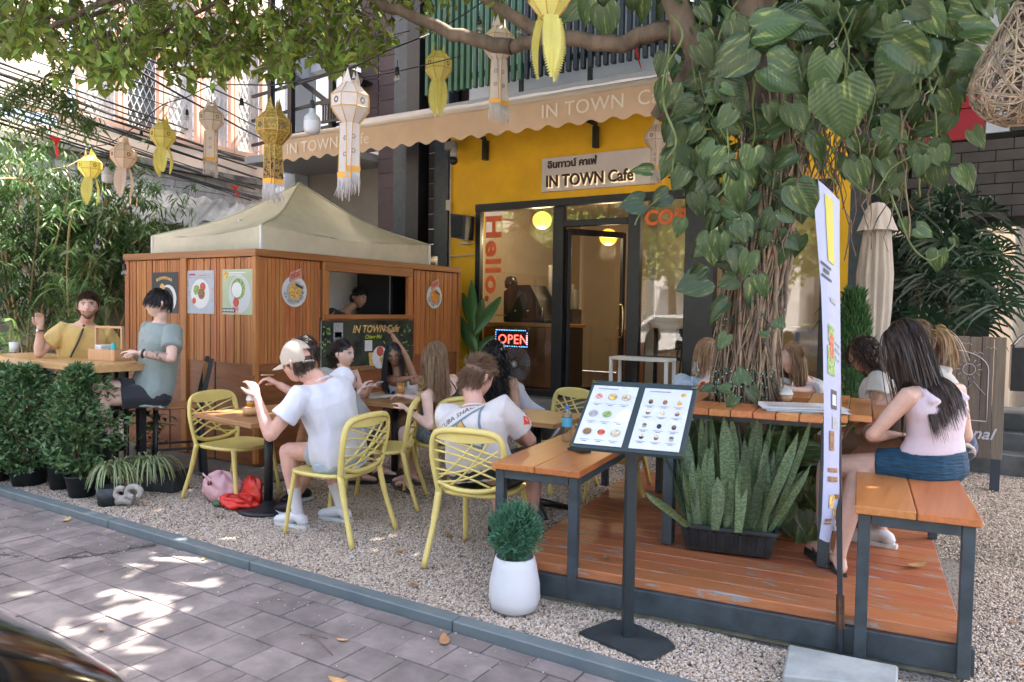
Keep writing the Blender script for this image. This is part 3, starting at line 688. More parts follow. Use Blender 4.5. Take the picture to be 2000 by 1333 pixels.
# ================================================================ LEFT NEIGHBOUR
lb = thing('neighbour_building', 'peach plastered building with orange framed lattice windows beyond the cables', 'building', (-12.2, 9, 0), world=True)
pc = mat('peach_plaster', (.70, .56, .44), .8, var=.08, nscale=1.5, world=True); og = mat('orange_frame', (.74, .46, .33), .6, objvar=.08)
LX = -12.0
def lbox(name, y0, y1, z0, z1, m, t=.3, x=LX, par=lb): b = MB(); b.box((x-t/2, (y0+y1)/2, (z0+z1)/2), (t, y1-y0, z1-z0)); return b.build(name, m, par)
lbox('wall', 1.0, 10.1, 7.0, 9.6, pc); lbox('wall', 1.0, 6.2, 4.45, 7.0, pc); lbox('wall', 1, 10.1, 3.95, 4.2, pc, x=LX+.02)
lbox('ledge', 1, 10.1, 3.88, 3.98, mat('stained_ledge', (.22, .2, .18), .9, var=.5, nscale=4), t=.5, x=LX+.15)
lbox('wall', 6.2, 10.1, 4.2, 4.45, pc)
gbr = mat('grey_brick', (.56, .53, .51), .85, var=.15, nscale=7, objvar=.12, world=True)
lbox('wall', 1, 10.1, 0, 3.88, mat('brick_mortar', (.42, .4, .38), .9, var=.2), t=.25, x=LX-.03)
brm = {}
n_ = 0
for r in range(9):
    y = 6.2-(.2 if r % 2 else 0)
    while y < 9.8 and n_ < 290:
        b = MB()
        if 'b' not in brm: b.box((0, 0, 0), (.04, .39, .125), b=.006); me = bpy.data.meshes.new('brick'); me.from_pydata(b.v, [], b.f); me.materials.append(gbr); brm['b'] = me
        o = link(brm['b'], 'brick', lb); o.location = Vector((LX-.02+random.uniform(0, .012), y+.2, 3.8-r*.135))-ORG[lb.name]; y += .4; n_ += 1
lat = mat('lattice_lead', (.62, .62, .6), .5); wg = mat('curtain_grey', (.6, .58, .56), .8, var=.25, nscale=2.2, stretch=(1, 8, .6), world=True); wdk = mat('window_dark', (.10, .12, .13), .2, var=.5, nscale=3)
wi = 0
for y0 in (6.42, 7.14, 7.86, 8.58, 9.30):
    y1 = y0+.56; z0, z1 = 4.48, 6.9
    wnd = lbox('window', y0, y1, z0, z1, wdk if wi % 5 == 1 else wg, t=.04, x=LX-.1)
    for (a, bb, c, d) in ((y0-.07, y0, z0, z1), (y1, y1+.07, z0, z1), (y0-.07, y1+.07, z1, z1+.12), (y0-.07, y1+.07, z0-.1, z0)):
        lbox('frame', a, bb, c, d, og, t=.1, x=LX+.02, par=wnd)
    for k in range(-7, 12):
        for sgn in (1, -1):
            zc = z0+k*.24; ya, za, yb, zb = y0, zc, y1, zc+.95*1.25*sgn+(1.2 if sgn < 0 else 0)
            if sgn < 0: za, zb = zc+1.19, zc
            def cut(ya, za, yb, zb):
                t0, t1 = 0., 1.
                for lo, hi in ((z0, z1),):
                    dz = zb-za; ta, tb = (lo-za)/dz, (hi-za)/dz
                    if ta > tb: ta, tb = tb, ta
                    t0, t1 = max(t0, ta), min(t1, tb)
                return (t0, t1)
            t0, t1 = cut(ya, za, yb, zb)
            if t1-t0 > .05:
                f = lambda t: (LX-.09+(.003 if sgn > 0 else 0), ya+(yb-ya)*t, za+(zb-za)*t)
                b = MB(); b.bar(f(t0), f(t1), .009, .009); b.build('lattice_bar', lat, wnd)
    wi += 1
# grey tarpaulin lean-to awning in front of it
tp = MB(); tarp = mat('grey_tarp', (.20, .215, .215), .5, var=.25, nscale=3, bump=.6, bscale=8, world=True, bdist=.02)
A, B_, Cc, Dd = W(240, 362, X=-11.6), W(520, 405, X=-11.6), W(520, 440, X=-10.8), W(200, 432, X=-10.8)
def tarpf(u, v):
    p = A.lerp(B_, u).lerp(Dd.lerp(Cc, u), v); p.z += .05*math.sin(u*23)*v+.03*math.sin(u*51+v*4); return p
tp.grid(tarpf, 50, 8); tp.build('tarpaulin', tarp, None, label='grey tarpaulin lean-to roof behind the bamboo', cat='tarpaulin')
b = MB(); b.box((-11.3, 10.5, 1.4), (.3, 9, 2.9)); b.build('garden_wall', mat('garden_wall_mat', (.30, .27, .2), .9, var=.3, nscale=2), None, label='dull ochre rendered wall behind the bamboo and booth', cat='wall')
# cables
cab = mat('cable_black', (.012, .012, .013), .6)
spec = [(0, 118, 520, 300, 9.0), (0, 126, 520, 310, 9.1), (0, 134, 620, 352, 9.2), (0, 141, 620, 358, 9.2), (0, 150, 620, 365, 9.3), (0, 162, 620, 380, 9.0), (0, 172, 620, 384, 9.4), (0, 176, 600, 372, 9.5),
        (0, 188, 620, 398, 9.1), (0, 196, 560, 388, 9.2), (0, 205, 620, 402, 9.4), (0, 225, 620, 412, 9.0), (0, 236, 620, 418, 9.2), (0, 90, 520, 262, 9.4), (30, 60, 520, 245, 9.5), (180, 60, 600, 250, 9.0),
        (250, 110, 620, 300, 9.1), (300, 150, 620, 318, 9.3), (0, 215, 620, 432, 9.5), (0, 183, 620, 345, 9.2), (0, 160, 620, 338, 9.1)]
for i, (x0, y0, x1, y1, d) in enumerate(spec):
    a = W(x0, y0, X=-d); bb = W(x1, y1, Y=12.6); dv = (bb-a)
    a = a-dv*.2; bb = bb+dv*.12; pts = []
    for k in range(17):
        t = k/16; p = a.lerp(bb, t); p.z -= .06*math.sin(PI*t)*(1+.3*(i % 3)); p.y += .02*math.sin(k*1.7+i); pts.append(p)
    b = MB(); b.tube(pts, random.choice((.009, .012, .016)), 5)
    b.build('overhead_cable', cab, None, label='black overhead cable sagging in a bundle across the peach building', cat='cable', group='overhead cables in front of the peach building')
# buildings and trees across the street (seen in the glass and as surroundings)
for k, (x, w_, h, c) in enumerate(((-22, 9, 8, (.5, .45, .38)), (-12, 8, 9, (.55, .52, .5)), (-3, 8, 7.5, (.42, .38, .35)), (6, 8, 9, (.5, .5, .48)), (15, 8, 8, (.45, .4, .36)))):
    t = thing('shophouse', ['cream', 'pale', 'brown-grey', 'white', 'tan'][k]+' shophouse across the street behind the viewer', 'building', (x, -24, 0), world=True)
    b = MB(); b.box((x, -26, h/2), (w_, 4, h)); b.build('wall', mat('shop%d' % k, c, .8, var=.1, nscale=1), t)
    for i in range(3):
        for j in range(2):
            b = MB(); b.box((x-w_/3+i*w_/3, -23.97, 3.8+j*2.6), (1.3, .05, 1.4)); b.build('window', MATS['window_dark'], t)
    b = MB(); b.box((x, -23.6, 2.9), (w_*.9, 1, .15)); b.build('canopy', MATS['slab'], t)
# ================================================================ WOODEN BOOTH
bo = thing('food_booth', 'reddish varnished wooden food booth with battens and a serving hatch', 'booth', (-6.9, 6.3, 0), world=True)
bw = woodmat('booth_wood', (.56, .205, .055), (.34, .11, .03), .38, 'Z', 1.3, .16, bump=.3)
bwx = woodmat('booth_wood_x', (.43, .165, .05), (.27, .10, .032), .38, 'X', .8, .08)
bwy = woodmat('booth_wood_y', (.43, .165, .05), (.27, .10, .032), .38, 'Y', .8, .08)
ply = mat('booth_ply', (.34, .12, .042), .36, nscale=2.2, col2=(.20, .07, .025), stretch=(1, 1, 7), bump=.2, bscale=12, world=True)
BX, BY = -5.83, 4.72; BY1 = 8.0; BX0 = -8.0; BT = 2.09
b = MB(); b.box(((BX0+BX)/2, BY+.04, .5), (BX-BX0, .05, .98)); b.build('lower_panel', ply, bo)
b = MB(); b.box((BX-.04, (BY+BY1)/2, .5), (.05, BY1-BY-.14, .98)); b.build('lower_panel', ply, bo)
for x in (-7.2, -6.45): b = MB(); b.box((x, BY+.012, .5), (.012, .006, .98)); b.build('panel_joint', MATS['dark_inside'], bo)
dkb = mat('booth_backing', (.12, .045, .015), .7)
b = MB(); b.box(((BX0+BX)/2, BY+.07, 1.5), (BX-BX0-.1, .03, 1.1)); b.build('backing', dkb, bo)
for (y0, y1, z0, z1) in ((BY+.02, 5.58, .95, 2.05), (7.06, BY1, .95, 2.05), (5.58, 7.06, .95, 1.44), (5.58, 7.06, 1.94, 2.05)):
    b = MB(); b.box((BX-.07, (y0+y1)/2, (z0+z1)/2), (.03, y1-y0, z1-z0)); b.build('backing', dkb, bo)
x = BX0; k = 0
while x < BX-.05:        # battens of the left face, uneven
    w = random.choice((.034, .04, .046)) if k % 9 else .075
    b = MB(); b.box((x+w/2, BY+.03+random.uniform(-.005, .004)-(.006 if k % 9 == 0 else 0), 1.50), (w, .035, 1.03), b=.004); b.build('batten', bw, bo); x += w+.006; k += 1
y = BY+.045; k = 0
while y < BY1:
    w = random.choice((.034, .04, .046)) if k % 8 else .07
    if not (5.56 < y+w/2 < 7.08):
        b = MB(); b.box((BX-.03+random.uniform(-.004, .005), y+w/2, 1.50), (.035, w, 1.03), b=.004); b.build('batten', bw, bo)
    y += w+.006; k += 1
y = 5.6
while y < 7.04:
    b = MB(); b.box((BX-.03, y+.02, 1.2), (.035, .04, .44), b=.004); b.build('batten', bw, bo); y += .047
for (a, bb, w, h, m) in (((BX0, BY+.02, 2.055), (BX+.012, BY+.02, 2.055), .07, .07, bwx), ((BX-.02, BY-.01, 2.057), (BX-.02, BY1+.02, 2.057), .07, .068, bwy),
                      ((BX-.02, 5.60, 1.975), (BX-.02, 7.04, 1.975), .06, .10, bwy), ((BX-.015, 5.60, 1.445), (BX-.015, 7.04, 1.445), .075, .05, bwy)):
    b = MB(); b.bar(a, bb, w, h, .004); b.build('trim_board', m, bo)
for (x, y, w, d) in ((BX-.018, BY+.018, .045, .045), (BX-.02, 5.625, .05, .085), (BX-.02, 7.0, .05, .085), (BX-.02, BY1, .05, .06), (BX-1.1, BY+.012, .09, .05)):
    b = MB(); b.box((x, y, 1.03), (w, d, 2.0) if y != 5.625 and y != 7.0 else (w, d, .0+2.0), b=.004)
    if y in (5.625, 7.0): b = MB(); b.box((x, y, 1.48), (w, d, 1.1), b=.004)
    b.build('corner_post', bw, bo)
# inside of the hatch: pale board behind, dark fridge to the right
b = MB(); b.box((-6.95, 6.9, 1.3), (.03, 3.0, 2.4)); b.build('inner_wall', mat('pale_board', (.72, .74, .76), .7, var=.04), bo)
b = MB(); b.box((-6.5, 7.55, 1.2), (.6, .9, 2.1)); b.build('fridge', mat('fridge_black', (.012, .013, .015), .2), bo)
b = MB(); b.box((-6.22, 7.08, 1.3), (.02, .02, 2.0)); b.build('metal_edge', MATS['chrome'], bo)
b = MB(); b.box((-6.95, 6.35, 1.3), (2.1, .03, .05)); b.box((-6.2, 6.3, .9), (.5, 2.8, .04)); b.build('worktop', MATS['dark_inside'], bo)
# posters --------------------------------------------------------------
def disc(c, r, nrmv, m, par, name, ax=1.0, n=20, off=0):
    nv = Vector(nrmv).normalized(); x = Vector((0, 0, 1)).cross(nv).normalized(); z = nv.cross(x); c = Vector(c)+nv*off
    b = MB(); b.add([c+x*(r*math.cos(2*PI*k/n))+z*(r*ax*math.sin(2*PI*k/n)) for k in range(n)], [tuple(range(n))]); return b.build(name, m, par)
def C(name, c, r=.55, **k): return mat(name, c, r, **k)
food = dict(y=C('food_yellow', (.70, .42, .12), var=.5, nscale=60), r=C('food_red', (.55, .09, .05), var=.6, nscale=70), g=C('food_green', (.25, .38, .1), var=.6, nscale=60), b=C('food_brown', (.25, .12, .05), var=.6, nscale=70),
            w=C('print_white', (.72, .72, .72), var=.05, nscale=10), d=C('print_dark', (.04, .045, .05), var=.2, nscale=20), o=C('print_orange', (.8, .28, .04), var=.4, nscale=50), p=C('food_pink', (.62, .3, .24), var=.5, nscale=70), k=C('print_grey', (.35, .36, .38), var=.2, nscale=40), c=C('food_cream', (.62, .5, .34), var=.5, nscale=80))
def sheet(par, o, u, v, w, h, m, name='sheet', t=.004):
    o = Vector(o); u = Vector(u).normalized(); v = Vector(v).normalized(); n = u.cross(v)
    b = MB(); b.box(o+u*w/2+v*h/2-n*t/2, (w, h, t), Matrix((u, v, n)).transposed(), b=.0008); return b.build(name, m, par)
def onp(par, o, u, v, x, y, r, m, name='picture', ax=1, off=.0015, n=18):
    u = Vector(u).normalized(); v = Vector(v).normalized(); nn = u.cross(v); c = Vector(o)+u*x+v*y+nn*off
    b = MB(); b.add([c+u*(r*math.cos(2*PI*k/n))+v*(r*ax*math.sin(2*PI*k/n)) for k in range(n)], [tuple(range(n))]); return b.build(name, m, par)
def line(par, o, u, v, x, y, w, h, m, off=.0015, name='print'):
    u = Vector(u).normalized(); v = Vector(v).normalized(); nn = u.cross(v); c = Vector(o)+u*x+v*y+nn*off
    b = MB(); b.quad(c, c+u*w, c+u*w+v*h, c+v*h); return b.build(name, m, par)
U, V_ = Vector((1, 0, 0)), Vector((0, 0, 1))
o1 = Vector((-7.50, BY-.0, 1.455)); y1 = BY
t = thing('poster', 'dark menu poster with yellow lettering and a bowl, behind the grey-shirted man', 'poster', (-7.27, y1, 1.5), world=True)
o1 = Vector((-7.50, BY+.005, 1.455)); sheet(t, o1, U, V_, .46, .43, C('poster_navy', (.02, .028, .04), .35))
for k, ch in enumerate('SMOOTHIE'): onp(t, o1, U, V_, .1+k*.035, .35+.022*math.sin(PI*k/7), .014, food['y'], 'letter', ax=1.4, n=6)
onp(t, o1, U, V_, .29, .155, .145, food['w']); onp(t, o1, U, V_, .26, .15, .125, food['d'], off=.002); onp(t, o1, U, V_, .19, .27, .045, food['y'], off=.0025, n=7)
t = thing('poster', 'pale blue poster with a plate of salad in the middle of the booth side', 'poster', (-6.68, y1, 1.5), world=True)
o2 = Vector((-6.90, BY+.005, 1.46)); sheet(t, o2, U, V_, .445, .435, C('poster_blue', (.42, .46, .52), .35, var=.06, nscale=5))
onp(t, o2, U, V_, .23, .2, .15, food['w']); onp(t, o2, U, V_, .17, .24, .05, food['g'], off=.002); onp(t, o2, U, V_, .27, .27, .045, food['r'], off=.002); onp(t, o2, U, V_, .25, .2, .055, food['b'], off=.0023); onp(t, o2, U, V_, .13, .13, .032, food['r'], off=.002)
line(t, o2, U, V_, .05, .385, .1, .02, C('magenta_print', (.5, .05, .15))); line(t, o2, U, V_, .19, .38, .2, .012, food['p']); line(t, o2, U, V_, .04, .36, .36, .007, food['k'])
for k in range(9): onp(t, o2, U, V_, random.choice((.04, .41))+random.uniform(-.02, .02), .05+.04*k, .012, food['p' if k % 2 else 'k'], n=6, ax=1.6)
t = thing('poster', 'light green poster showing a bowl and tomatoes, nearest the booth corner', 'poster', (-6.1, y1, 1.5), world=True)
o3 = Vector((-6.325, BY+.005, 1.46)); sheet(t, o3, U, V_, .45, .44, C('poster_green', (.42, .50, .31), .35, var=.08, nscale=5))
onp(t, o3, U, V_, .26, .2, .165, C('plate_lilac', (.55, .55, .58), .4), ax=1.12); onp(t, o3, U, V_, .24, .25, .105, food['g'], off=.002); onp(t, o3, U, V_, .22, .24, .075, food['w'], off=.0025); onp(t, o3, U, V_, .21, .12, .045, food['r'], off=.0025); onp(t, o3, U, V_, .2, .05, .05, food['p'], off=.0022)
onp(t, o3, U, V_, .05, .385, .033, food['y'], ax=1.3); line(t, o3, U, V_, .1, .4, .24, .012, food['w']); line(t, o3, U, V_, .1, .38, .2, .008, food['w']); line(t, o3, U, V_, .0, .02, .2, .04, food['d'], off=.003)
for j in range(8): line(t, o3, U, V_, .01+j*.022, .03, .014, .02, food['w'], off=.004)
# round stickers on the hatch side
Uy = Vector((0, 1, 0))
def round_menu(y, z, r, lab, foodm, txt):
    t = thing('round_sticker', lab, 'sticker', (BX, y, z), world=True); o = Vector((BX-.008, y, z)); 
    b = MB(); n = 36; cc = [o+Uy*(r*math.cos(2*PI*k/n))+V_*(r*math.sin(2*PI*k/n)) for k in range(n)]; b.prism(cc, (.008, 0, 0)); b.build('plate_print', food['w'], t)
    onp(t, o, Uy, V_, 0, 0, r*.68, C('plate_rim', (.45, .48, .52), .4), off=.010); onp(t, o, Uy, V_, 0, 0, r*.55, foodm, off=.0115)
    for k in range(22):
        a = PI*1.02+k*PI*.065; q = o+Uy*(r*.84*math.cos(a))+V_*(r*.84*math.sin(a)); 
        if k < len(txt) and txt[k] != ' ': text(txt[k], 'letter', food['d'], t, plane_M(q+Vector((.012, 0, 0))-Uy*.01, (0, -math.sin(a), math.cos(a)), (0, -math.cos(a), -math.sin(a))), .045, 0)
    tt = o+Uy*.02+V_*(r*.78); 
    b = MB(); b.prism([tt+Vector((.012, -.09, -.035)), tt+Vector((.012, .07, .02)), tt+Vector((.012, .06, .115)), tt+Vector((.012, -.01, .09)), tt+Vector((.012, -.09, .06))], (.003, 0, 0)); b.build('badge', food['p'], t)
    text('BEST', 'badge_text', food['r'], t, plane_M(tt+Vector((.0165, -.07, .0)), (0, 1, .35), (0, -.35, 1)), .06, 0, bold=.002)
    line(t, tt+Vector((.012, 0, -.07)), Vector((0, 1, -.4)), Vector((0, .4, 1)), -.02, 0, .1, .022, food['d'], off=.004)
round_menu(5.20, 1.70, .158, 'round plate sticker with fried rice, left of the serving hatch', food['y'], 'CHICKEN FRIED RICE')
round_menu(7.47, 1.70, .15, 'round plate sticker with a noodle dish, right of the serving hatch', food['o'], 'PAD THAI NOODLES')
# big photo poster under the hatch
t = thing('photo_board', 'glossy photo board of the cafe with fruit drinks under the serving hatch', 'poster', (BX, 6.3, 1), world=True)
po = Vector((BX+.008, 5.545, .84)); sheet(t, po, Uy, V_, 1.5, .565, mat('photo_dark', (.02, .023, .025), .2, nscale=4, col2=(.055, .07, .05), world=True, c2pos=(.45, .62)))
line(t, po, Uy, V_, 0, 0, .006, .565, food['w'])
text('IN TOWN Cafe', 'letters', food['y'], t, plane_M(po+Vector((.003, .46, .43)), (0, 1, 0), (0, 0, 1)), .115, 0, shear=.3, bold=.003)
text('Chiang Mai', 'letters', C('lime_print', (.5, .6, .02)), t, plane_M(po+Vector((.003, .66, .36)), (0, 1, 0), (0, 0, 1)), .06, 0, shear=.3, bold=.001)
for (x, y, w, h, m) in ((.18, .34, .14, .2, 'k'), (.2, .38, .1, .06, 'w'), (.66, .22, .12, .12, 'w'), (.0, .0, 1.5, .06, 'b')): line(t, po, Uy, V_, x, y, w, h, food[m], off=.002)
for (x, c) in ((.74, 'y'), (.88, 'o')):
    b = MB(); q = po+Vector((.003, x, .05)); b.quad(q, q+Uy*.07, q+Uy*.09+V_*.15, q-Uy*.02+V_*.15); b.build('drink_picture', food[c], t)
for k in range(60):
    x = random.choice((random.uniform(0, .15), random.uniform(1.0, 1.48))); y = random.uniform(.15, .55); a = random.uniform(0, PI); L = random.uniform(.03, .07); q = po+Vector((.004, x, y)); u = Vector((0, math.cos(a), math.sin(a))); vv = Vector((0, -math.sin(a), math.cos(a)))
    if y < .54-L: b = MB(); b.quad(q, q+u*L*.5+vv*.008, q+u*L, q+u*L*.5-vv*.008); b.build('leaf_picture', food['g'], t)
# paper plates cut-outs hanging at board bottom
for (y, z, r, m, l) in ((6.45, .98, .13, 'w', 'white plate cut-out with a red shrimp picture at the board edge'), (6.68, .95, .12, 'w', 'white plate cut-out with blue specks, right of its twin')):
    t = thing('plate_cutout', l, 'sticker', (BX, y, z), world=True); o = Vector((BX+.012, y, z)); onp(t, o, Uy, V_, 0, 0, r, food[m], off=.003); onp(t, o, Uy, V_, .0, .07, .06, food['r' if y < 6.6 else 'k'], off=.005, n=9); onp(t, o, Uy, V_, .02, -.03, .03, food['y'], off=.005, n=9)
# ---------------- pop-up tent roof over the booth
tn = thing('canopy_tent', 'faded khaki pop-up tent roof standing over the wooden booth', 'tent', (-6.9, 6.2, 0), world=True)
tf = mat('tent_fabric', (.86, .80, .64), .75, var=.09, nscale=2.5, bump=.7, bscale=7, world=True, trans=.35, bdist=.02)
TA = Vector((-7.85, 4.95, 2.30)); TB = Vector((-6.03, 4.95, 2.34)); TC = Vector((-6.03, 7.6, 2.36)); TD = Vector((-7.95, 7.6, 2.34)); TP = Vector((-6.72, 6.05, 2.97))
b = MB()
for (p, q) in ((TA, TB), (TB, TC), (TC, TD), (TD, TA)):
    def pan(u, v, p=p, q=q):
        e = p.lerp(q, u); c = TP+(e-TP)*v
        c.z += -.10*math.sin(PI*v)*(1-.2*abs(u-.5))-.035*math.sin(PI*u)*v*v*1.5+.012*math.sin(u*17+v*9)*v
        return c
    b.grid(pan, 18, 12)
b.build('roof_fabric', tf, tn)
b = MB()
for (p, q) in ((TA, TB), (TB, TC), (TC, TD), (TD, TA)):
    nn = (q-p).cross(Vector((0, 0, 1))).normalized()
    b.grid(lambda u, v: p.lerp(q, u)+nn*(.01*math.sin(u*25)*v+.006*math.sin(u*63))+Vector((0, 0, -.26*v-.035*math.sin(PI*u)*1.5)), 30, 5)
b.build('valance', tf, tn)
b = MB()
for p in (TA, TB, TC, TD): b.tube(bez([TP+Vector((0, 0, .005)), TP.lerp(p, .5)+Vector((0, 0, -.095)), p+Vector((0, 0, .004))], 8), .012, 6)
b.build('seam', mat('tent_seam', (.52, .50, .38), .7), tn)
for p in (TA, TB, TC, TD):
    b = MB(); b.bar((p.x*.99-.06, p.y, .0), (p.x*.99-.06, p.y, p.z), .03); b.build('pole', MATS['white_metal'], tn)
dry = mat('dry_leaf', (.42, .25, .10), .8, var=.3, nscale=20, objvar=.35)
def flatleaf(c, L, a, m, name, lab, cat, par=None, tilt=.25, grp=None):
    b = MB(); u = Vector((math.cos(a), math.sin(a), 0)); v = Vector((-math.sin(a), math.cos(a), 0)); c = Vector(c)
    pr = [(0, 0), (.18, .12), (.45, .2), (.75, .15), (1, 0)]
    P = [c+u*L*(x-.5)+v*0+Vector((0, 0, .004+tilt*L*(x-.5)**2*2)) for x, w in pr]; 
    vs = []
    for (x, w), p in zip(pr, P): vs += [p+v*L*w+Vector((0, 0, L*w*tilt*.8)), p, p-v*L*w+Vector((0, 0, L*w*tilt*.4))]
    fs = [];
    for i in range(4):
        for j in range(2): fs.append((i*3+j, i*3+j+1, (i+1)*3+j+1, (i+1)*3+j))
    b.add(vs, fs, 0, True); return b.build(name, m, par, label=lab, cat=cat, group=grp)
lt = MB()
for (px, py) in ((462, 465), (480, 467), (508, 466), (500, 463), (565, 462), (590, 464), (640, 466), (655, 463), (665, 468)):
    p = W(px, py, X=-6.25) if px > 530 else W(px, py, Y=5.15)
    for q in range(3): lt.ball(p+Vector((random.uniform(-.05, .05), random.uniform(-.05, .05), 0)), (.035, .025, .008), 6)
lt.build('fallen_leaves', dry, None, label='dead leaves gathered in the sagging edge of the tent roof', cat='leaves', kind='stuff')

# ================================================================ FURNITURE
chm = mat('chair_yellow', (.72, .58, .19), .36, var=.06, nscale=5, bump=.06, bscale=200)
def make_chair():
    t = thing('cafe_chair', '', 'chair'); W2 = .235
    # front = +Y ; seat z .45 ; backrest at y=-.22
    b = MB()
    def seat(u, v):
        a = 2*u-1; q = 2*v-1; w = .235*(1-.10*(q < 0)*q*q-.04*q); y = .225*q
        r = (abs(a)**4+abs(q)**4)**.25; k = max(abs(a), abs(q)); s = 1 if r < 1e-6 else k/r
        return (w*a*s, y*s+.02, .445-.016*(1-a*a)*(1-q*q)+.008*abs(a)**3)
    def seat2(u, v): p = seat(1-u, v); return (p[0]*.985, p[1], p[2]-.022)
    b.grid(seat, 14, 14); b.grid(seat2, 14, 14)
    # rim
    rim = [seat(i/14, 0) for i in range(14)]+[seat(1, i/14) for i in range(14)]+[seat(1-i/14, 1) for i in range(14)]+[seat(0, 1-i/14) for i in range(14)]
    b.tube([(x, y, z-.012) for x, y, z in rim], .015, 6, closed=True); b.build('seat', chm, t)
    for sx in (-1, 1):
        b = MB(); b.tube(bez([(sx*.195, .195, .435), (sx*.21, .225, .25), (sx*.222, .26, 0)], 6), [.024, .022, .021, .02, .019, .018]+[.018]*7, 8, flat=.8); b.build('leg', chm, t)
        b = MB(); b.tube(bez([(sx*.205, -.20, .45), (sx*.215, -.25, .25), (sx*.24, -.33, 0)], 6), [.024]*6+[.02]*7, 8, flat=.8); b.build('leg', chm, t)
    # back frame: arch
    def yb(z): return -.205-.07*((z-.44)/.4)
    pts = [(-.205, yb(.43), .43), (-.225, yb(.55), .55), (-.235, yb(.68), .68), (-.215, yb(.78), .785), (-.15, yb(.83)-.01, .825), (0, yb(.84)-.02, .835), (.15, yb(.83)-.01, .825), (.215, yb(.78), .785), (.235, yb(.68), .68), (.225, yb(.55), .55), (.205, yb(.43), .43)]
    b = MB(); b.tube(bez(pts, 5), .021, 8, flat=.75); b.build('back_frame', chm, t)
    b = MB(); b.grid(lambda u, v: ((u-.5)*.40*(1-.05*v), yb(.83)-.018*(1-(2*u-1)**2)-.002, .835-.01*(2*u-1)**2-.075*v*(1-.35*(2*u-1)**2)), 14, 3)
    b.grid(lambda u, v: ((.5-u)*.40*(1-.05*v), yb(.83)-.018*(1-(2*u-1)**2)+.014, .835-.01*(2*u-1)**2-.075*v*(1-.35*(2*u-1)**2)), 14, 3); b.build('top_band', chm, t)
    b = MB(); b.tube(bez([(-.2, yb(.5), .50), (-.1, yb(.47)-.015, .468), (0, yb(.46)-.02, .46), (.1, yb(.47)-.015, .468), (.2, yb(.5), .50)], 5), .016, 8); b.build('lower_rail', chm, t)
    # woven ribs: curved straps crossing
    for (x0, z0, x1, z1, bow) in ((-.225, .70, .20, .60, .01), (-.23, .64, .21, .535, .012), (-.225, .585, .15, .49, .01), (-.225, .77, .22, .63, .0), (.06, .77, -.20, .52, -.01), (.14, .765, -.12, .485, -.015), (.21, .73, -.19, .55, -.02), (.225, .67, -.2, .50, -.02), (-.08, .77, .22, .68, .0)):
        P = []
        for k in range(9):
            s = k/8; z = z0+(z1-z0)*s+bow*math.sin(PI*s)*2; x = x0+(x1-x0)*s; P.append((x, yb(z)-.02*(1-(x/.23)**2), z))
        b = MB(); b.tube(P, .0085, 6, flat=.8); b.build('rib', chm, t)
    return t
CH = make_chair()
def chair(x, y, deg, lab, first=[True]):
    """deg: direction the sitter faces, measured from +Y counter-clockwise"""
    if first[0]:
        first[0] = False; o = CH; o.location = (x, y, 0); o.rotation_euler = (0, 0, R_(deg)); o['group'] = 'yellow woven-back plastic chairs'
    else: o = copy_tree(CH, None, (x, y, 0), R_(deg), group='yellow woven-back plastic chairs')
    o['label'] = lab; return o
chair(-3.70, 3.68, 95, 'yellow woven-back chair under the man in the beige cap')
chair(-5.03, 3.88, -85, 'empty yellow woven-back chair at the far left, facing right')
chair(-2.60, 3.84, 12, 'yellow chair under the man in the printed white T-shirt, nearest the viewer')
chair(-3.75, 4.95, 70, 'yellow chair under the woman with long fair hair and black top')
chair(-3.98, 4.45, 120, 'yellow chair hidden behind the capped man, only its back showing')
chair(-4.75, 5.75, 185, 'yellow chair under the woman raising her arm, in front of the booth')
chair(-3.15, 5.75, 165, 'yellow chair turned away beside the woman with black curls')
chair(-2.35, 5.25, 105, 'yellow chair behind the open menu on its stand')
chair(-.95, 6.0, 185, 'yellow chair behind the tree table, beside the hanging banner')
# bistro tables ---------------------------------------------------------
tw = woodmat('table_wood', (.42, .22, .085), (.29, .135, .05), .35, 'X', 1.2, .1)
def bistro(x, y, deg, lab, s=.62, rnd=True):
    t = thing('bistro_table', lab, 'table', (x, y, 0), R_(deg)); b = MB(); b.box((0, 0, .722), (s, s, .036), b=.005); b.build('tabletop', tw, t)
    b = MB(); b.cyl((0, 0, .02), (0, 0, .70), .033, n=16); b.build('pedestal', blk, t)
    b = MB(); b.lathe([(.001, .07), (.04, .07), (.06, .045), (.2, .028), (.225, .02), (.23, .0), (.001, .0)], (0, 0, 0), 36) if rnd else None
    if not rnd:
        for k in range(4):
            a = PI/4+k*PI/2; b.tube([(0, 0, .07), (.12*math.cos(a), .12*math.sin(a), .05), (.28*math.cos(a), .28*math.sin(a), .012)], [.035, .028, .018], 8)
    b.build('base', blk, t); b = MB(); b.box((0, 0, .69), (.3, .3, .02)); b.build('bracket', blk, t); return t
bistro(-4.54, 3.80, -7, 'square wooden bistro table with round black base in front of the capped man', .78)
bistro(-4.48, 5.18, -4, 'square wooden bistro table shared by the three women', .8)
bistro(-2.85, 4.95, 0, 'square wooden bistro table ahead of the man in the printed T-shirt', .62, False)
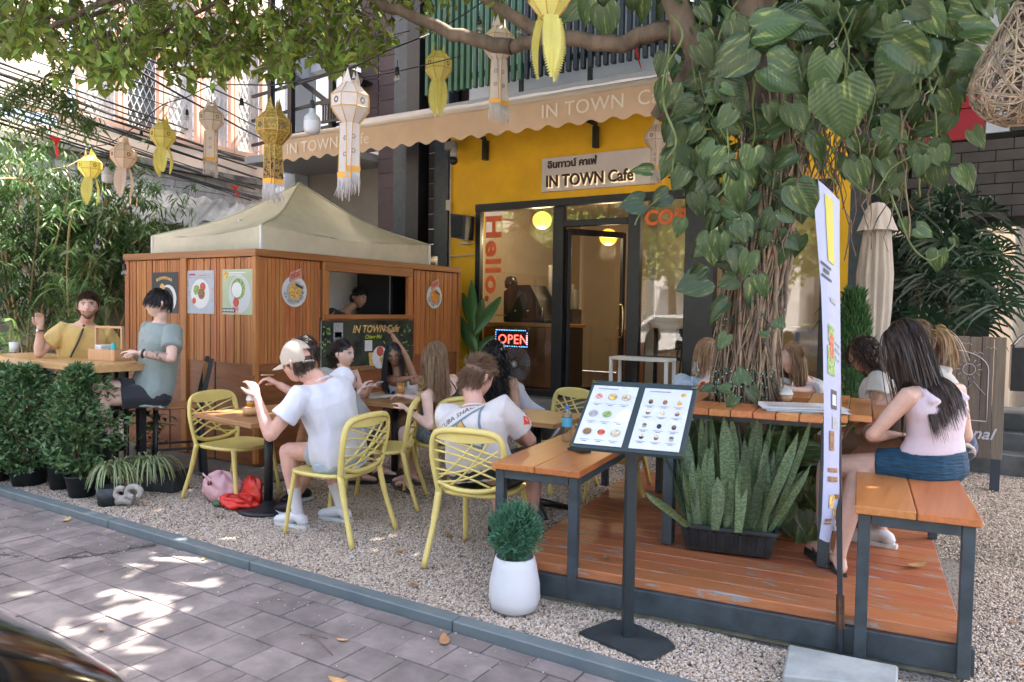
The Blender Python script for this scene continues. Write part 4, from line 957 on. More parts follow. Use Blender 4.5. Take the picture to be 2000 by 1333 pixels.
# deck --------------------------------------------------------------------
DA = R_(7.0); DO = Vector((-2.13, 3.43, 0)); DU = Vector((math.cos(DA), math.sin(DA), 0)); DV = Vector((-math.sin(DA), math.cos(DA), 0))
def DK(u, v, z): return DO+DU*u+DV*v+Vector((0, 0, z))
DRM = Matrix.Rotation(DA, 3, 'Z')
dk = thing('wooden_deck', 'low deck of worn orange-varnished planks on a dark steel frame', 'deck', tuple(DO), world=True)
dw = woodmat('deck_wood', (.50, .18, .075), (.34, .105, .045), .38, 'X', .9, .13, wear=(.34, .29, .26))
pw = .142; n_ = 18
for k in range(n_):
    b = MB(); v0 = k*pw; b.box(DK(1.065, v0+pw/2, .172+random.uniform(-.0015, .0015)), (2.15 if k else 2.15, pw-.004, .05), DRM, b=.004); b.build('plank', dw, dk)
for (a, bb) in (((0, -.03), (2.16, -.03)), ((0, 2.6), (2.16, 2.6))): b = MB(); b.bar(DK(a[0]-.02, a[1]+.025, .087), DK(bb[0]+.02, bb[1]+.025, .087), .045, .118, .003); b.build('steel_fascia', gry, dk)
for u in (-.0, 2.14): b = MB(); b.bar(DK(u, 0.02, .087), DK(u, 2.58, .087), .045, .116, .003); b.build('steel_fascia', gry, dk)
b = MB(); b.box(DK(1.07, 1.25, .01), (2.1, 2.5, .045), DRM, b=.01); b.build('concrete_base', mat('mossy_concrete', (.2, .19, .15), .9, var=.35, nscale=9, world=True, bump=.5), dk)
ow_ = woodmat('bench_wood', (.60, .225, .065), (.42, .14, .042), .32, 'Y', .9, .10)
def bench(u0, u1, v0, v1, lab):
    c = DK((u0+u1)/2, v0, 0); t = thing('steel_bench', lab, 'bench', tuple(c), world=True); zt = .72; w = (u1-u0)
    for k in range(2):
        b = MB(); b.box(DK(u0+w*(.25+.5*k), (v0+v1)/2, zt-.018), (w/2-.004, v1-v0, .036), DRM, b=.004); b.build('seat_board', ow_, t)
    for u in (u0+.04, u1-.045):
        for v in (v0+.05, v1-.05):
            z0 = .03 if v < 1 else .2
            b = MB(); b.bar(DK(u, v, z0), DK(u, v, zt-.04), .05, .05, .003, upv=DV); b.build('leg', gry, t)
        b = MB(); b.bar(DK(u, v0+.08, zt-.062), DK(u, v1-.08, zt-.062), .05, .05, .003); b.build('side_rail', gry, t)
    for v in (v0+.05, v1-.05): b = MB(); b.bar(DK(u0+.067, v, zt-.0625), DK(u1-.072, v, zt-.0625), .05, .048, .003); b.build('end_rail', gry, t)
    return t
bench(-.10, .41, -.055, 1.9, 'orange-topped steel bench on the left of the deck holding a water bottle')
bench(1.70, 2.18, -.10, 1.55, 'orange-topped steel bench at the right where the woman in blue shorts sits')
# table round the tree -----------------------------------------------------
TT = Vector((-1.13, 4.62, 0))
tt = thing('tree_table', 'tall octagonal orange slatted table built around the tree trunk', 'table', (TT.x, TT.y, .2), world=True)
zt = 1.03; pt = .115
tw2 = woodmat('tree_table_wood', (.60, .23, .07), (.42, .15, .05), .32, 'Y', .9, .10)
for k in range(-6, 7):
    u = k*pt; half = min(.62, 1.28-.5-abs(u)*.95+.05) if abs(u) > .3 else .62
    half = .62 if abs(u) < .38 else .62-(abs(u)-.38)*.9
    for (v0, v1) in (((-half, half),) if abs(u) > .26 else ((-half, -.26), (.26, half))):
        c = TT+DU*u+DV*(v0+v1)/2; b = MB(); b.box((c.x, c.y, zt-.018+random.uniform(-.001, .001)), (pt-.005, v1-v0, .036), DRM, b=.004); b.build('slat', tw2, tt)
for (u, v) in ((-.42, -.42), (.42, -.42), (-.42, .42), (.42, .42)):
    c = TT+DU*u+DV*v; b = MB(); b.bar((c.x, c.y, .2), (c.x, c.y, zt-.04), .06, .06, .003); b.build('leg', gry, tt)
for (a, bb) in (((-.48, -.42), (.48, -.42)), ((-.48, .42), (.48, .42))): b = MB(); b.bar(TT+DU*a[0]+DV*a[1]+Vector((0, 0, zt-.06)), TT+DU*bb[0]+DV*bb[1]+Vector((0, 0, zt-.06)), .045, .045); b.build('apron', gry, tt)
# high table at left --------------------------------------------------------
lw = woodmat('live_edge_wood', (.60, .37, .16), (.46, .26, .10), .35, 'X', .6, .05)
ht = thing('high_table', 'high table with thick golden wooden top and black legs at the left', 'table', (-6.9, 3.5, 0), world=True)
b = MB()
b.prism([(-7.95, 3.30, .995), (-6.7, 3.24, .995), (-5.93, 3.27, .995), (-5.90, 3.78, .995), (-6.9, 3.80, .995), (-7.95, 3.78, .995)], (0, 0, .055)); b.build('tabletop', lw, ht)
for (x, y) in ((-6.02, 3.38), (-6.0, 3.68), (-7.8, 3.38), (-7.8, 3.68)): b = MB(); b.bar((x, y, 0), (x, y, .993), .06, .06, .003); b.build('leg', blk, ht)
for x in (-6.22, -6.38): b = MB(); b.bar((x, 3.68, .1), (x, 3.68, .993), .03, .03); b.build('upright', blk, ht)
b = MB(); b.bar((-7.8, 3.53, .2), (-6.05, 3.53, .2), .05); b.build('foot_rail', blk, ht)
bc = thing('bar_chair', 'tall black-framed bar chair with wooden back under the man in the grey-green shirt', 'chair', (-5.98, 4.0, 0), R_(150))
bcw = woodmat('barchair_wood', (.40, .20, .07), (.26, .12, .04), .35, 'X', 1, .05)
b = MB(); b.box((0, 0, .66), (.38, .38, .03), b=.008); b.build('seat', bcw, bc)
for sx in (-1, 1):
    b = MB(); b.tube([(sx*.18, .18, 0), (sx*.17, .17, .65)], .02, 4); b.build('leg', blk, bc)
    b = MB(); b.bar((sx*.18, -.22, 0), (sx*.17, -.18, .66), .04, .04, .002); b.bar((sx*.17, -.18, .66), (sx*.17, -.27, 1.08), .04, .035, .002); b.build('leg', blk, bc)
b = MB(); b.bar((-.15, -.235, .93), (.15, -.235, .93), .02, .22, .005); b.build('backrest', bcw, bc)
for z in (.22, .4): b = MB(); b.bar((-.17, .17, z), (.17, .17, z), .02); b.build('stretcher', blk, bc)
b = MB(); b.bar((-.17, -.2, .3), (-.17, .17, .3), .02); b.bar((.17, -.2, .3), (.17, .17, .3), .02); b.build('side_stretchers', blk, bc)
# condiment caddy -----------------------------------------------------------
cd = thing('condiment_caddy', 'light wooden condiment caddy with tall handle on the high table', 'caddy', W(214, 704, z=1.051), R_(12))
CD = cd.location.copy()
cl = woodmat('caddy_wood', (.62, .36, .17), (.5, .27, .12), .5, 'Z', 1, .06)
for (c, d) in (((0, -.085, .05), (.30, .012, .10)), ((0, .085, .05), (.30, .012, .10)), ((0, 0, .006), (.29, .16, .012))): b = MB(); b.box(c, d, b=.002); b.build('board', cl, cd)
for x in (-.15, .15): b = MB(); b.box((x, 0, .15), (.016, .158, .0+.10*1) if 0 else (.016, .03, .30), b=.002); b.box((x, 0, .05), (.014, .17, .10)); b.build('end_board', cl, cd)
b = MB(); b.box((0, 0, .29), (.30, .03, .02), b=.003); b.build('handle', cl, cd)
def smallobj(name, lab, cat, p, prof, m, n=16, extra=None, group=None):
    t = thing(name, lab, cat, p, group=group); b = MB(); b.lathe(prof, (0, 0, 0), n); b.build('body', m, t)
    if extra: extra(t)
    return t
tis = thing('napkin_stack', 'stack of white napkins in the condiment caddy', 'napkins', CD+Vector((-.06, -.01, .015))); b = MB(); 
for k in range(6): b.box((random.uniform(-.004, .004), 0, .01+k*.02), (.10, .12, .018), b=.003)
b.build('napkins', food['w'], tis, kind='stuff')
smallobj('sauce_bottle', 'turquoise bottle in the condiment caddy', 'bottle', CD+Vector((.06, .0, .015)), [(.001, 0), (.025, 0), (.025, .10), (.015, .12), (.015, .14), (.001, .14)], C('turquoise', (.05, .45, .45), .3))
smallobj('sauce_jar', 'small red jar at the right end of the caddy', 'jar', CD+Vector((.11, .01, .015)), [(.001, 0), (.018, 0), (.018, .08), (.001, .09)], C('jar_red', (.6, .03, .02), .3))
smallobj('pepper_jar', 'small black jar between napkins and turquoise bottle', 'jar', CD+Vector((.018, .0, .015)), [(.001, 0), (.02, 0), (.02, .08), (.001, .09)], C('jar_black', (.02, .015, .015), .3))
gls = glassmat('drink_glass', (.97, .98, .98), .03); coffee = C('iced_coffee', (.50, .38, .27), .25, var=.25, nscale=40)
def drink(lab, p, h, r, liquid, fill=.8, straw=None, name='drink_glass', foam=None, grp=None, cup=None):
    t = thing(name, lab, 'drink', p, group=grp); b = MB(); b.lathe([(r*.78, 0), (r*.84, h*.3), (r, h), (r*.95, h), (r*.8, h*.3), (r*.74, .006), (.001, .006)], (0, 0, 0), 20); b.build('glass', cup or gls, t)
    b = MB(); b.lathe([(.001, .008), (r*.73, .008), (r*(.74+.2*fill), h*fill), (.001, h*fill)], (0, 0, 0), 16); b.build('liquid', liquid, t)
    if foam: b = MB(); b.lathe([(r*.9, h*fill), (r*.92, h*fill+.01), (r*.6, h*fill+.035), (.001, h*fill+.045)], (0, 0, 0), 16); b.build('ice_top', foam, t)
    if straw: b = MB(); b.tube([(0, 0, h*.3), (straw[0]*.5, straw[1]*.5, h*1.1), straw], .004, 6); b.build('straw', straw[3] if len(straw) > 3 else blk, t)
    return t
drink('tall iced coffee beside the wooden caddy', W(165, 692, z=1.051), .17, .036, coffee, .85, (.03, 0, .26))
drink('short dark drink before the man in the yellow T-shirt', W(130, 690, z=1.051), .09, .035, C('cola', (.03, .012, .008), .1), .8)
mg = thing('glass_mug', 'glass mug of white milk drink at the far left end of the high table', 'mug', W(28, 688, z=1.051)); b = MB(); b.lathe([(.001, 0), (.04, 0), (.045, .1), (.04, .1), (.001, .09)], (0, 0, 0), 20); b.build('mug_body', C('milk', (.7, .7, .7), .2), mg); b = MB(); b.tube([(.042, 0, .08), (.075, 0, .075), (.08, 0, .04), (.042, 0, .02)], .006, 6); b.build('handle', gls, mg)
# on table 1
oj = C('orange_drink', (.75, .28, .03), .25, var=.2, nscale=30); ice = C('crushed_ice', (.75, .7, .65), .2, bump=1, bscale=80)
drink('tall glass of orange drink with ice and black straw before the capped man', (-4.52, 3.62, .80), .155, .038, oj, .35, (.06, -.02, .24), foam=ice)
bwl = thing('wooden_bowl', 'small wooden bowl on a glass coaster by the iced drink', 'bowl', (-4.52, 3.62, .741)); b = MB(); b.lathe([(.001, .008), (.045, .01), (.055, .02), (.06, .06), (.05, .055), (.001, .045)], (0, 0, 0), 20); b.build('bowl', cl, bwl); b = MB(); b.lathe([(.001, 0), (.06, 0), (.06, .008), (.001, .008)], (0, 0, 0), 24); b.build('coaster', gls, bwl)
pl = thing('plate', 'white oval plate half hidden by the capped man', 'plate', (-4.28, 3.98, .741)); b = MB(); b.lathe([(.001, .004), (.08, .004), (.13, .02), (.128, .016), (.08, 0), (.001, 0)], (0, 0, 0), 28, sx=1.1); b.build('dish', C('porcelain', (.72, .7, .62), .2), pl); b = MB(); b.ball((0, 0, .015), (.07, .06, .015), 12); b.build('food', food['g'], pl)
drink('tall orange smoothie on the table of the three women', (-4.33, 5.08, .741), .15, .04, oj, .95, None)
bw2 = thing('round_bowl', 'small round cream bowl next to the orange smoothie', 'bowl', (-4.16, 5.2, .741)); b = MB(); b.lathe([(.001, 0), (.035, 0), (.07, .04), (.072, .07), (.065, .068), (.001, .055)], (0, 0, 0), 20); b.build('bowl', C('cream_bowl', (.6, .48, .32), .4), bw2)
def menus(lab, p, deg, w, h, n=3, name='menu_sheet'):
    for k in range(n):
        t = thing(name, lab[k] if isinstance(lab, (list, tuple)) else lab, 'menu', (p[0]+random.uniform(-.03, .03), p[1]+random.uniform(-.03, .03), p[2]+.003*k), R_(deg+random.uniform(-16, 16)))
        b = MB(); b.box((0, 0, .0015), (w, h, .002)); b.build('paper', food['w'], t)
        for j in range(6): b = MB(); b.quad((-w*.4, h*(.35-.13*j), .0032), (w*(.1+.25*random.random()), h*(.35-.13*j), .0032), (w*(.1+.25*random.random()), h*(.40-.13*j), .0032), (-w*.4, h*(.40-.13*j), .0032)); b.build('print', food[random.choice('kdpoc')], t)
menus(['open menu sheet at the left of the women\'s table', 'second menu sheet on the women\'s table, turned askew'], (-4.68, 5.08, .742), 20, .34, .24, 2)
menus(['laminated menu sheet beside the orange smoothie'], (-4.35, 5.3, .742), -10, .3, .22, 1)
menus(['menu sheet lowest in the pile on the tree table', 'menu sheet second lowest on the tree table, turned left', 'middle menu sheet of the pile on the tree table', 'menu sheet second from top in the tree table pile', 'topmost menu sheet of the tree table pile'], (-.82, 4.32, 1.032), 15, .42, .29, 5)
drink('clear plastic cup of iced tea standing by the tree trunk', (-.93, 4.5, 1.032), .13, .042, C('iced_tea', (.45, .2, .08), .2), .4, None, foam=C('cup_ice', (.6, .55, .5), .2))
bt_ = thing('water_bottle', 'clear plastic water bottle with blue label on the left bench', 'bottle', tuple(W(1107, 862, z=.722)))
b = MB(); b.lathe([(.001, 0), (.032, 0), (.033, .03), (.031, .06), (.033, .09), (.033, .16), (.026, .185), (.013, .2), (.013, .215)], (0, 0, 0), 20); b.build('bottle_body', glassmat('pet_plastic', (.82, .88, .9), .08, .08), bt_)
b = MB(); b.lathe([(.034, .095), (.034, .15)], (0, 0, 0), 20); b.build('bottle_label', C('label_blue', (.08, .38, .55), .3), bt_); b = MB(); b.lathe([(.014, .205), (.015, .225), (.001, .227)], (0, 0, 0), 14); b.build('cap', C('cap_blue', (.03, .12, .4), .3), bt_)
b2 = thing('water_bottle', 'small water bottle on the tree table before the woman in blue', 'bottle', (-1.62, 4.95, 1.032)); b = MB(); b.lathe([(.001, 0), (.03, 0), (.03, .13), (.012, .17), (.012, .2), (.001, .2)], (0, 0, 0), 16); b.build('bottle_body', MATS['pet_plastic'], b2)
def phone(lab, p, deg): t = thing('phone', lab, 'phone', p, R_(deg)); b = MB(); b.box((0, 0, .005), (.075, .15, .009), b=.003); b.build('phone_body', blk, t); b = MB(); b.box((0, 0, .0102), (.068, .14, .001)); b.build('screen', C('phone_screen', (.01, .012, .015), .08), t)
phone('black phone lying on the left bench below the menu', tuple(W(1131, 881, z=.722)), 60); phone('dark red phone on the bistro table at the middle', (-2.98, 4.86, .742), -60)
# menu stand ---------------------------------------------------------------
ms = thing('menu_stand', 'black floor stand holding an open illustrated menu', 'menu stand', (-1.38, 3.24, 0), world=True)
b = MB(); hb = [(-1.60, 3.12), (-1.47, 3.36), (-1.19, 3.36), (-1.165, 3.3), (-1.14, 3.1), (-1.2, 3.05)]
b.prism([(x, y, .002) for x, y in [(-1.57, 3.16), (-1.50, 3.38), (-1.42, 3.41), (-1.19, 3.33), (-1.13, 3.27), (-1.17, 3.11), (-1.22, 3.07)][::-1]], (0, 0, .014)); b.build('base_plate', mat('cast_iron', (.03, .038, .042), .55, var=.25, nscale=8, bump=.6, bscale=60), ms)
b = MB(); b.bar((-1.36, 3.25, .014), (-1.36, 3.25, .95), .05, .05, .004, upv=Vector((.8, .6, 0))); b.build('pole', mat('stand_black', (.018, .026, .028), .45), ms)
o = W(1112, 872, D=3.45); u = Vector((math.cos(R_(9)), math.sin(R_(9)), 0)); v = Vector((-math.sin(R_(9))*math.cos(R_(37)), math.cos(R_(9))*math.cos(R_(37)), math.sin(R_(37)))); nn = u.cross(v); w_, h_ = .52, .46
bd_ = C('menu_board', (.035, .055, .065), .4)
sheet(ms, o+Vector((0, 0, 0)), u, v, w_, h_, bd_, 'menu_cover', .02)
slm = C('menu_page', (.66, .68, .74), .25, var=.03)
for k in range(2):
    x0 = .016+k*(w_/2-.002); pg = sheet(ms, o+u*x0+v*.018+nn*.006, u, v, w_/2-.034, h_-.06, slm, 'page', .004); po = o+u*x0+v*.018+nn*.006; PW, PH = w_/2-.034, h_-.06
    line(pg, po, u, v, PW*.12, PH*.93, PW*.45, .008, food['k'])
    for r in range(3 if k == 0 else 4):
        for c in range(3):
            x = PW*(.2+.3*c); y = PH*((.80-.30*r) if k == 0 else (.76-.18*r-.04*(r > 1)))
            if k == 0: onp(pg, po, u, v, x, y, PW*.105, food['k' if (r+c) % 3 else 'w'], 'picture'); onp(pg, po, u, v, x, y, PW*.085, food['pyckgwbrc'[r*3+c]], 'picture', off=.002)
            else: onp(pg, po, u, v, x, y, PW*.05, food['dbobcbkdddbk'[r*3+c]], 'picture', ax=1.35, n=8); onp(pg, po, u, v, x, y+PH*.02, PW*.045, food['bbcwccbdbccb'[r*3+c]], 'picture', ax=.8, off=.002, n=8)
            line(pg, po, u, v, x-PW*.1, y-PH*(.13 if k == 0 else .075), PW*.2, .004, food['k']); line(pg, po, u, v, x-PW*.05, y-PH*(.155 if k == 0 else .095), PW*.1, .003, food['d'])
    if k: onp(pg, po, u, v, PW*.85, PH*.9, PW*.055, food['y'], 'picture')
ex_ = MATS['chrome']
for (a, c) in ((0, 0), (w_, 0), (w_, h_-.03), (0, h_-.03)):
    p = o+u*a+v*c; b = MB(); sx = 1 if a == 0 else -1
    b.prism([p+nn*.004, p+u*sx*.03+nn*.004, p+v*.025+nn*.004] if sx > 0 else [p+nn*.004, p+v*.025+nn*.004, p-u*.03+nn*.004], nn*.004); b.build('corner_guard', ex_, ms)
# feather banner -------------------------------------------------------------
fb = thing('hanging_banner', 'tall narrow white menu banner on a dark pole, edge curled', 'banner', (-.52, 3.60, 0), world=True)
PB, PT = W(1643, 1262, D=3.34), W(1633, 385, D=3.42); PS = PB.copy(); PB.z = 0
b = MB(); b.bar(PB, PT, .022, .022, .002, upv=Vector((0, 1, 0))); b.build('pole', mat('banner_pole', (.02, .025, .035), .4), fb)
b = MB(); b.bar(PB.lerp(PT, .07), PB.lerp(PT, .14), .026, .026); b.build('rust_sleeve', C('rust', (.12, .05, .02), .8, var=.4, nscale=30), fb)
bn = mat('banner_fabric', (.43, .46, .64), .5, var=.05, nscale=4, trans=.15, bump=.1, bscale=10)
pr = [(1640, 393, 1585, 342), (1640, 420, 1588, 375), (1640, 520, 1597, 480), (1641, 600, 1604, 570), (1642, 690, 1607, 660), (1643, 800, 1609, 790), (1642, 900, 1609, 900), (1644, 965, 1607, 960), (1632, 1010, 1605, 1015), (1620, 1060, 1600, 1052)]
def ban(uu, vv):
    s = uu*(len(pr)-1); i = min(int(s), len(pr)-2); f = s-i
    a = [pr[i][k]*(1-f)+pr[i+1][k]*f for k in range(4)]
    P = W(a[0], a[1], D=3.385); Q = W(a[2], a[3], D=3.26)
    p = P.lerp(Q, vv); c = math.sin(PI*vv)*.018; p += Vector((.4, -.9, 0))*c
    if vv > .8 and uu < .15: p += Vector((.05, .02, .0))*((vv-.8)/.2)*.5
    return p
b = MB(); b.grid(ban, 40, 10); b.build('banner_cloth', bn, fb)
def banprint(u0, u1, v0, v1, m, n=6):
    b = MB(); nn_ = (ban(u0, v1)-ban(u0, v0)).cross(ban(u1, v0)-ban(u0, v0)).normalized()
    if nn_.y > 0: nn_ = -nn_
    b.grid(lambda s, t: ban(u0+(u1-u0)*s, v0+(v1-v0)*t)+nn_*.003, n, 4); b.build('print', m, fb)
banprint(.06, .24, .32, .62, C('lemon_print', (.55, .48, .04)), 10)
for (a, c, d, e, m) in ((.255, .262, .5, .95, 'd'), (.285, .292, .5, .95, 'd'), (.268, .278, .6, .85, 'd'), (.33, .342, .3, .6, 'k'), (.40, .44, .45, .75, 'g'), (.42, .47, .5, .7, 'r'), (.45, .5, .45, .8, 'g'), (.43, .436, .1, .4, 'k'), (.445, .451, .1, .4, 'k'), (.46, .466, .12, .4, 'k'), (.525, .56, .35, .65, 'd'), (.533, .552, .39, .61, 'w'), (.575, .6, .3, .6, 'k'), (.605, .645, .5, .75, 'b'), (.69, .705, .3, .8, 'b'), (.72, .738, .3, .8, 'b'), (.78, .80, .1, .5, 'b'), (.785, .84, .45, .7, 'y'), (.84, .88, .2, .4, 'y'), (.885, .9, .4, .85, 'b'), (.905, .915, .4, .9, 'b')):
    banprint(a, c, d, e, food[m], 3)
# white pot with thuja (pot here, foliage later)
wp_ = thing('potted_conifer', 'small round feathery conifer in a smooth white pot', 'potted plant', (-1.985, 3.24, 0), world=False)
b = MB(); b.lathe([(.001, .0), (.09, .0), (.119, .02), (.134, .07), (.131, .14), (.113, .235), (.102, .28), (.097, .283), (.092, .278), (.09, .24), (.001, .24)], (0, 0, 0), 40); b.build('pot', mat('white_pot', (.66, .66, .68), .5, var=.04, nscale=3, bump=.1), wp_)
b = MB(); b.lathe([(.084, .25), (.05, .258), (.001, .262)], (0, 0, 0), 20); b.build('soil', C('potting_soil', (.16, .11, .07), .95, var=.5, nscale=60, bump=1), wp_)
# concrete block step
t = thing('concrete_slab', 'weathered grey concrete slab lying on the gravel by the banner pole', 'slab', (-.47, 3.45, 0), world=True)
c0, c1, c2_, c3 = W(1540, 1258, z=.07), W(1755, 1300, z=.07), W(1752, 1340, z=.07), W(1528, 1318, z=.07)
b = MB(); b.prism([c3, c2_, c1, c0], (0, 0, -.075)); o_ = b.build('slab_body', mat('weathered_concrete', (.34, .36, .35), .85, var=.18, nscale=5, bump=.6, bscale=50, world=True), t)
o_.modifiers.new('b', 'BEVEL').width = .008
# closed umbrella ------------------------------------------------------------
um = thing('closed_umbrella', 'tall cream patio umbrella folded shut beside the dark post', 'umbrella', (-1.0, 8.0, 0), world=True)
uc = mat('umbrella_cloth', (.52, .45, .38), .85, var=.12, nscale=5, stretch=(1, 1, .3))
p0 = W(1714, 395, Y=8.0); ux, uy = p0.x, 8.0
def umf(prof, flutes, amp, ph=0):
    b = MB(); n = 64; vs = []; fs = []
    for r, z in prof:
        for j in range(n):
            a = 2*PI*j/n; rr = r*(1+amp*math.cos(flutes*a+ph)+amp*.5*math.sin(5*a+z*3)); vs.append((ux+rr*math.cos(a), uy+rr*math.sin(a), z))
    for i in range(len(prof)-1):
        for j in range(n): j2 = (j+1) % n; fs.append((i*n+j, i*n+j2, (i+1)*n+j2, (i+1)*n+j))
    b.add(vs, fs, 0, True); return b
zt_ = p0.z; umf([(.08, .62), (.11, .8), (.12, 1.0), (.118, 1.18), (.125, 1.25), (.145, 1.6), (.15, 1.95), (.12, 2.25), (.10, 2.5), (.09, zt_-.27)], 13, .13).build('folded_cloth', uc, um)
umf([(.172, zt_-.28), (.14, zt_-.2), (.1, zt_-.08), (.055, zt_-.015), (.001, zt_)], 9, .07).build('vent_cap', uc, um)
b = MB(); b.lathe([(.128, 1.19), (.132, 1.205), (.128, 1.22)], (ux, uy, 0), 30); b.build('tie_strap', uc, um)
b = MB(); b.cyl((ux, uy, 0), (ux, uy, 2.6), .022); b.build('pole', blk, um); b = MB(); b.cyl((ux, uy, 0), (ux, uy, .08), .24, n=28); b.build('base', blk, um)
# wooden guest-house sign -------------------------------------------------------
ws = thing('wooden_sign', 'weathered plank sign with white sunrise drawing and lettering behind the bench', 'sign', (0, 7.9, 0), world=True)
wg_ = woodmat('grey_plank', (.29, .225, .175), (.18, .14, .11), .8, 'Z', 1.2, .2, bump=.6)
for k in range(9):
    x0 = -.62+k*.0933; b = MB(); b.box((x0+.046, 7.9, .83+random.uniform(-.004, .004)), (.089, .025, 1.09), b=.003); b.build('plank', wg_, ws)
b = MB(); b.box((.17, 7.92, .45), (.075, .06, .9)); b.build('post', mat('sign_post', (.05, .06, .08), .7), ws)
wl_ = C('white_line', (.62, .6, .64), .5); yy = 7.882
def wline(pts, r=.008, cl=False): b = MB(); b.tube([(x, yy, z) for x, z in pts], r, 6, closed=cl, flat=.5); b.build('drawing_line', wl_, ws)
wline([(.09, .62), (.09, 1.08)]+[(-.18+.27*math.cos(PI*k/14), 1.08+.17*math.sin(PI*k/14)) for k in range(13)]); wline([(-.1, .62), (.09, .62)])
wline([(-.06+.05*math.cos(k*PI/7), 1.08+.05*math.sin(k*PI/7)) for k in range(14)], .006, True)
for k in range(12): a = k*PI/6; wline([(-.06+.068*math.cos(a), 1.08+.068*math.sin(a)), (-.06+.10*math.cos(a), 1.08+.10*math.sin(a))], .005)
wline([(-.25, .85), (-.16, .96), (-.09, .88), (-.02, .97), (.07, .86)], .006)
for (x, z) in ((-.09, 1.30), (.1, 1.27), (0, 1.22)): wline([(x-.045, z), (x-.02, z+.02), (x, z+.004), (x+.02, z+.02), (x+.045, z)], .004)
for a in (.9, 2.2, 3.0): wline([(-.25, 1.2), (-.25+.05*math.cos(a)-.015, 1.2+.05*math.sin(a)), (-.25+.09*math.cos(a), 1.2+.09*math.sin(a)), (-.25+.05*math.cos(a)+.015, 1.2+.05*math.sin(a)), (-.25, 1.2)], .005)
text('Communal', 'letters', wl_, ws, plane_M((-.50, yy-.003, .46), (1, 0, 0), (0, 0, 1)), .145, .002, shear=.35, bold=.002)
text('COFFEE HOUSE', 'letters', wl_, ws, plane_M((-.46, yy-.003, .385), (1, 0, 0), (0, 0, 1)), .055, .002, 1.1)
# right background: bright pillar, dark counter, steps
t = thing('white_column', 'bright white column at the far right beyond the palm', 'column', (.6, 11.6, 0), world=True); b = MB(); b.cyl((.62, 11.6, 0), (.62, 11.6, 2.9), .26, n=24); b.build('shaft', wht, t)
t = thing('cream_wall', 'pale cream wall with windows beyond the right-hand passage', 'wall', (0, 14, 0), world=True); b = MB(); b.box((1.5, 15, 1.6), (6, .2, 3.4)); b.build('wall', C('cream_wall_paint', (.6, .5, .4), .8), t)
for x in (-.2, 1.0): b = MB(); b.box((x, 14.88, 1.8), (.8, .04, .8)); b.build('window', MATS['window_dark'], t)
t = thing('dark_cabinet', 'black cabinet edge at the right of the plank sign', 'cabinet', (.6, 9.4, 0), world=True); b = MB(); b.box((.75, 9.5, 1.02), (.9, .5, .45)); b.build('cabinet_body', blk, t); b = MB(); b.tube(bez([(.3, 9.3, 1.25), (.42, 9.3, 1.38), (.7, 9.3, 1.4)], 5), .02, 6); b.build('chrome_rail', MATS['chrome'], t)
for k in range(3): b = MB(); b.box((.9, 9.1+k*.35, .1+k*.17), (2.0, .7, .2)); b.build('steps', mat('grey_step', (.12, .12, .115), .8, var=.3, nscale=4), None, kind='structure')
# backpacks on the gravel -----------------------------------------------------
t = thing('pink_bag', 'crumpled pale pink cloth bag lying on the gravel by the empty chair', 'bag', (-4.98, 3.72, 0))
b = MB()
def sack(u, v, R=(.18, .10, .12), s=0):
    a = 2*PI*u; th = PI*v; r = 1+.30*noise.noise((2*math.cos(a)+s, 2*math.sin(a), 2*math.cos(th)))+.16*(.3-abs(noise.noise((4*math.cos(a)+s, 4*math.sin(a), 5*v))))+.05*noise.noise((12*math.cos(a)+s, 12*math.sin(a), 12*v))
    return (R[0]*math.sin(th)**.7*math.cos(a)*r, R[1]*math.sin(th)**.7*math.sin(a)*r, max(.0, R[2]+R[2]*math.cos(th)*r))
b.grid(sack, 36, 20); b.build('cloth', mat('pink_cloth', (.62, .36, .38), .85, var=.12, nscale=12, bump=.3), t)
b = MB(); b.tube(bez([(-.10, -.03, .16), (-.16, -.06, .22), (-.05, -.09, .20), (.03, -.07, .17), (.09, -.10, .02)], 6), .009, 6, flat=.4); b.build('handle', MATS['pink_cloth'], t)
b = MB(); b.ball((-.03, -.105, .17), (.012, .006, .02), 8); b.ball((.0, -.105, .175), (.012, .006, .018), 8); b.build('trim', C('bag_trim', (.12, .02, .03), .5), t, kind='stuff')
t = thing('red_bag', 'bright red bag with green end beside the pink one', 'bag', (-4.76, 3.70, 0))
b = MB(); b.grid(lambda u, v: sack(u, v, (.17, .11, .055), 5), 40, 22); b.grid(lambda u, v: (lambda p: (p[0]+.06, p[1]+.08, p[2]*1.0))(sack(u, v, (.10, .05, .115), 2)), 32, 18); b.build('cloth', mat('red_nylon', (.70, .035, .025), .4, var=.12, nscale=10, bump=.3, bscale=30), t)
b = MB(); b.tube(bez([(.14, .0, .02), (.12, -.07, .11), (.04, -.09, .13), (-.04, -.08, .09), (-.12, -.1, .02)], 6), .007, 6, flat=.5); b.build('strap', C('strap_dark_red', (.3, .02, .02), .5), t)
b = MB(); b.ball((-.14, -.08, .03), (.05, .04, .025), 12); b.build('green_end', C('green_nylon', (.05, .13, .06), .5), t)
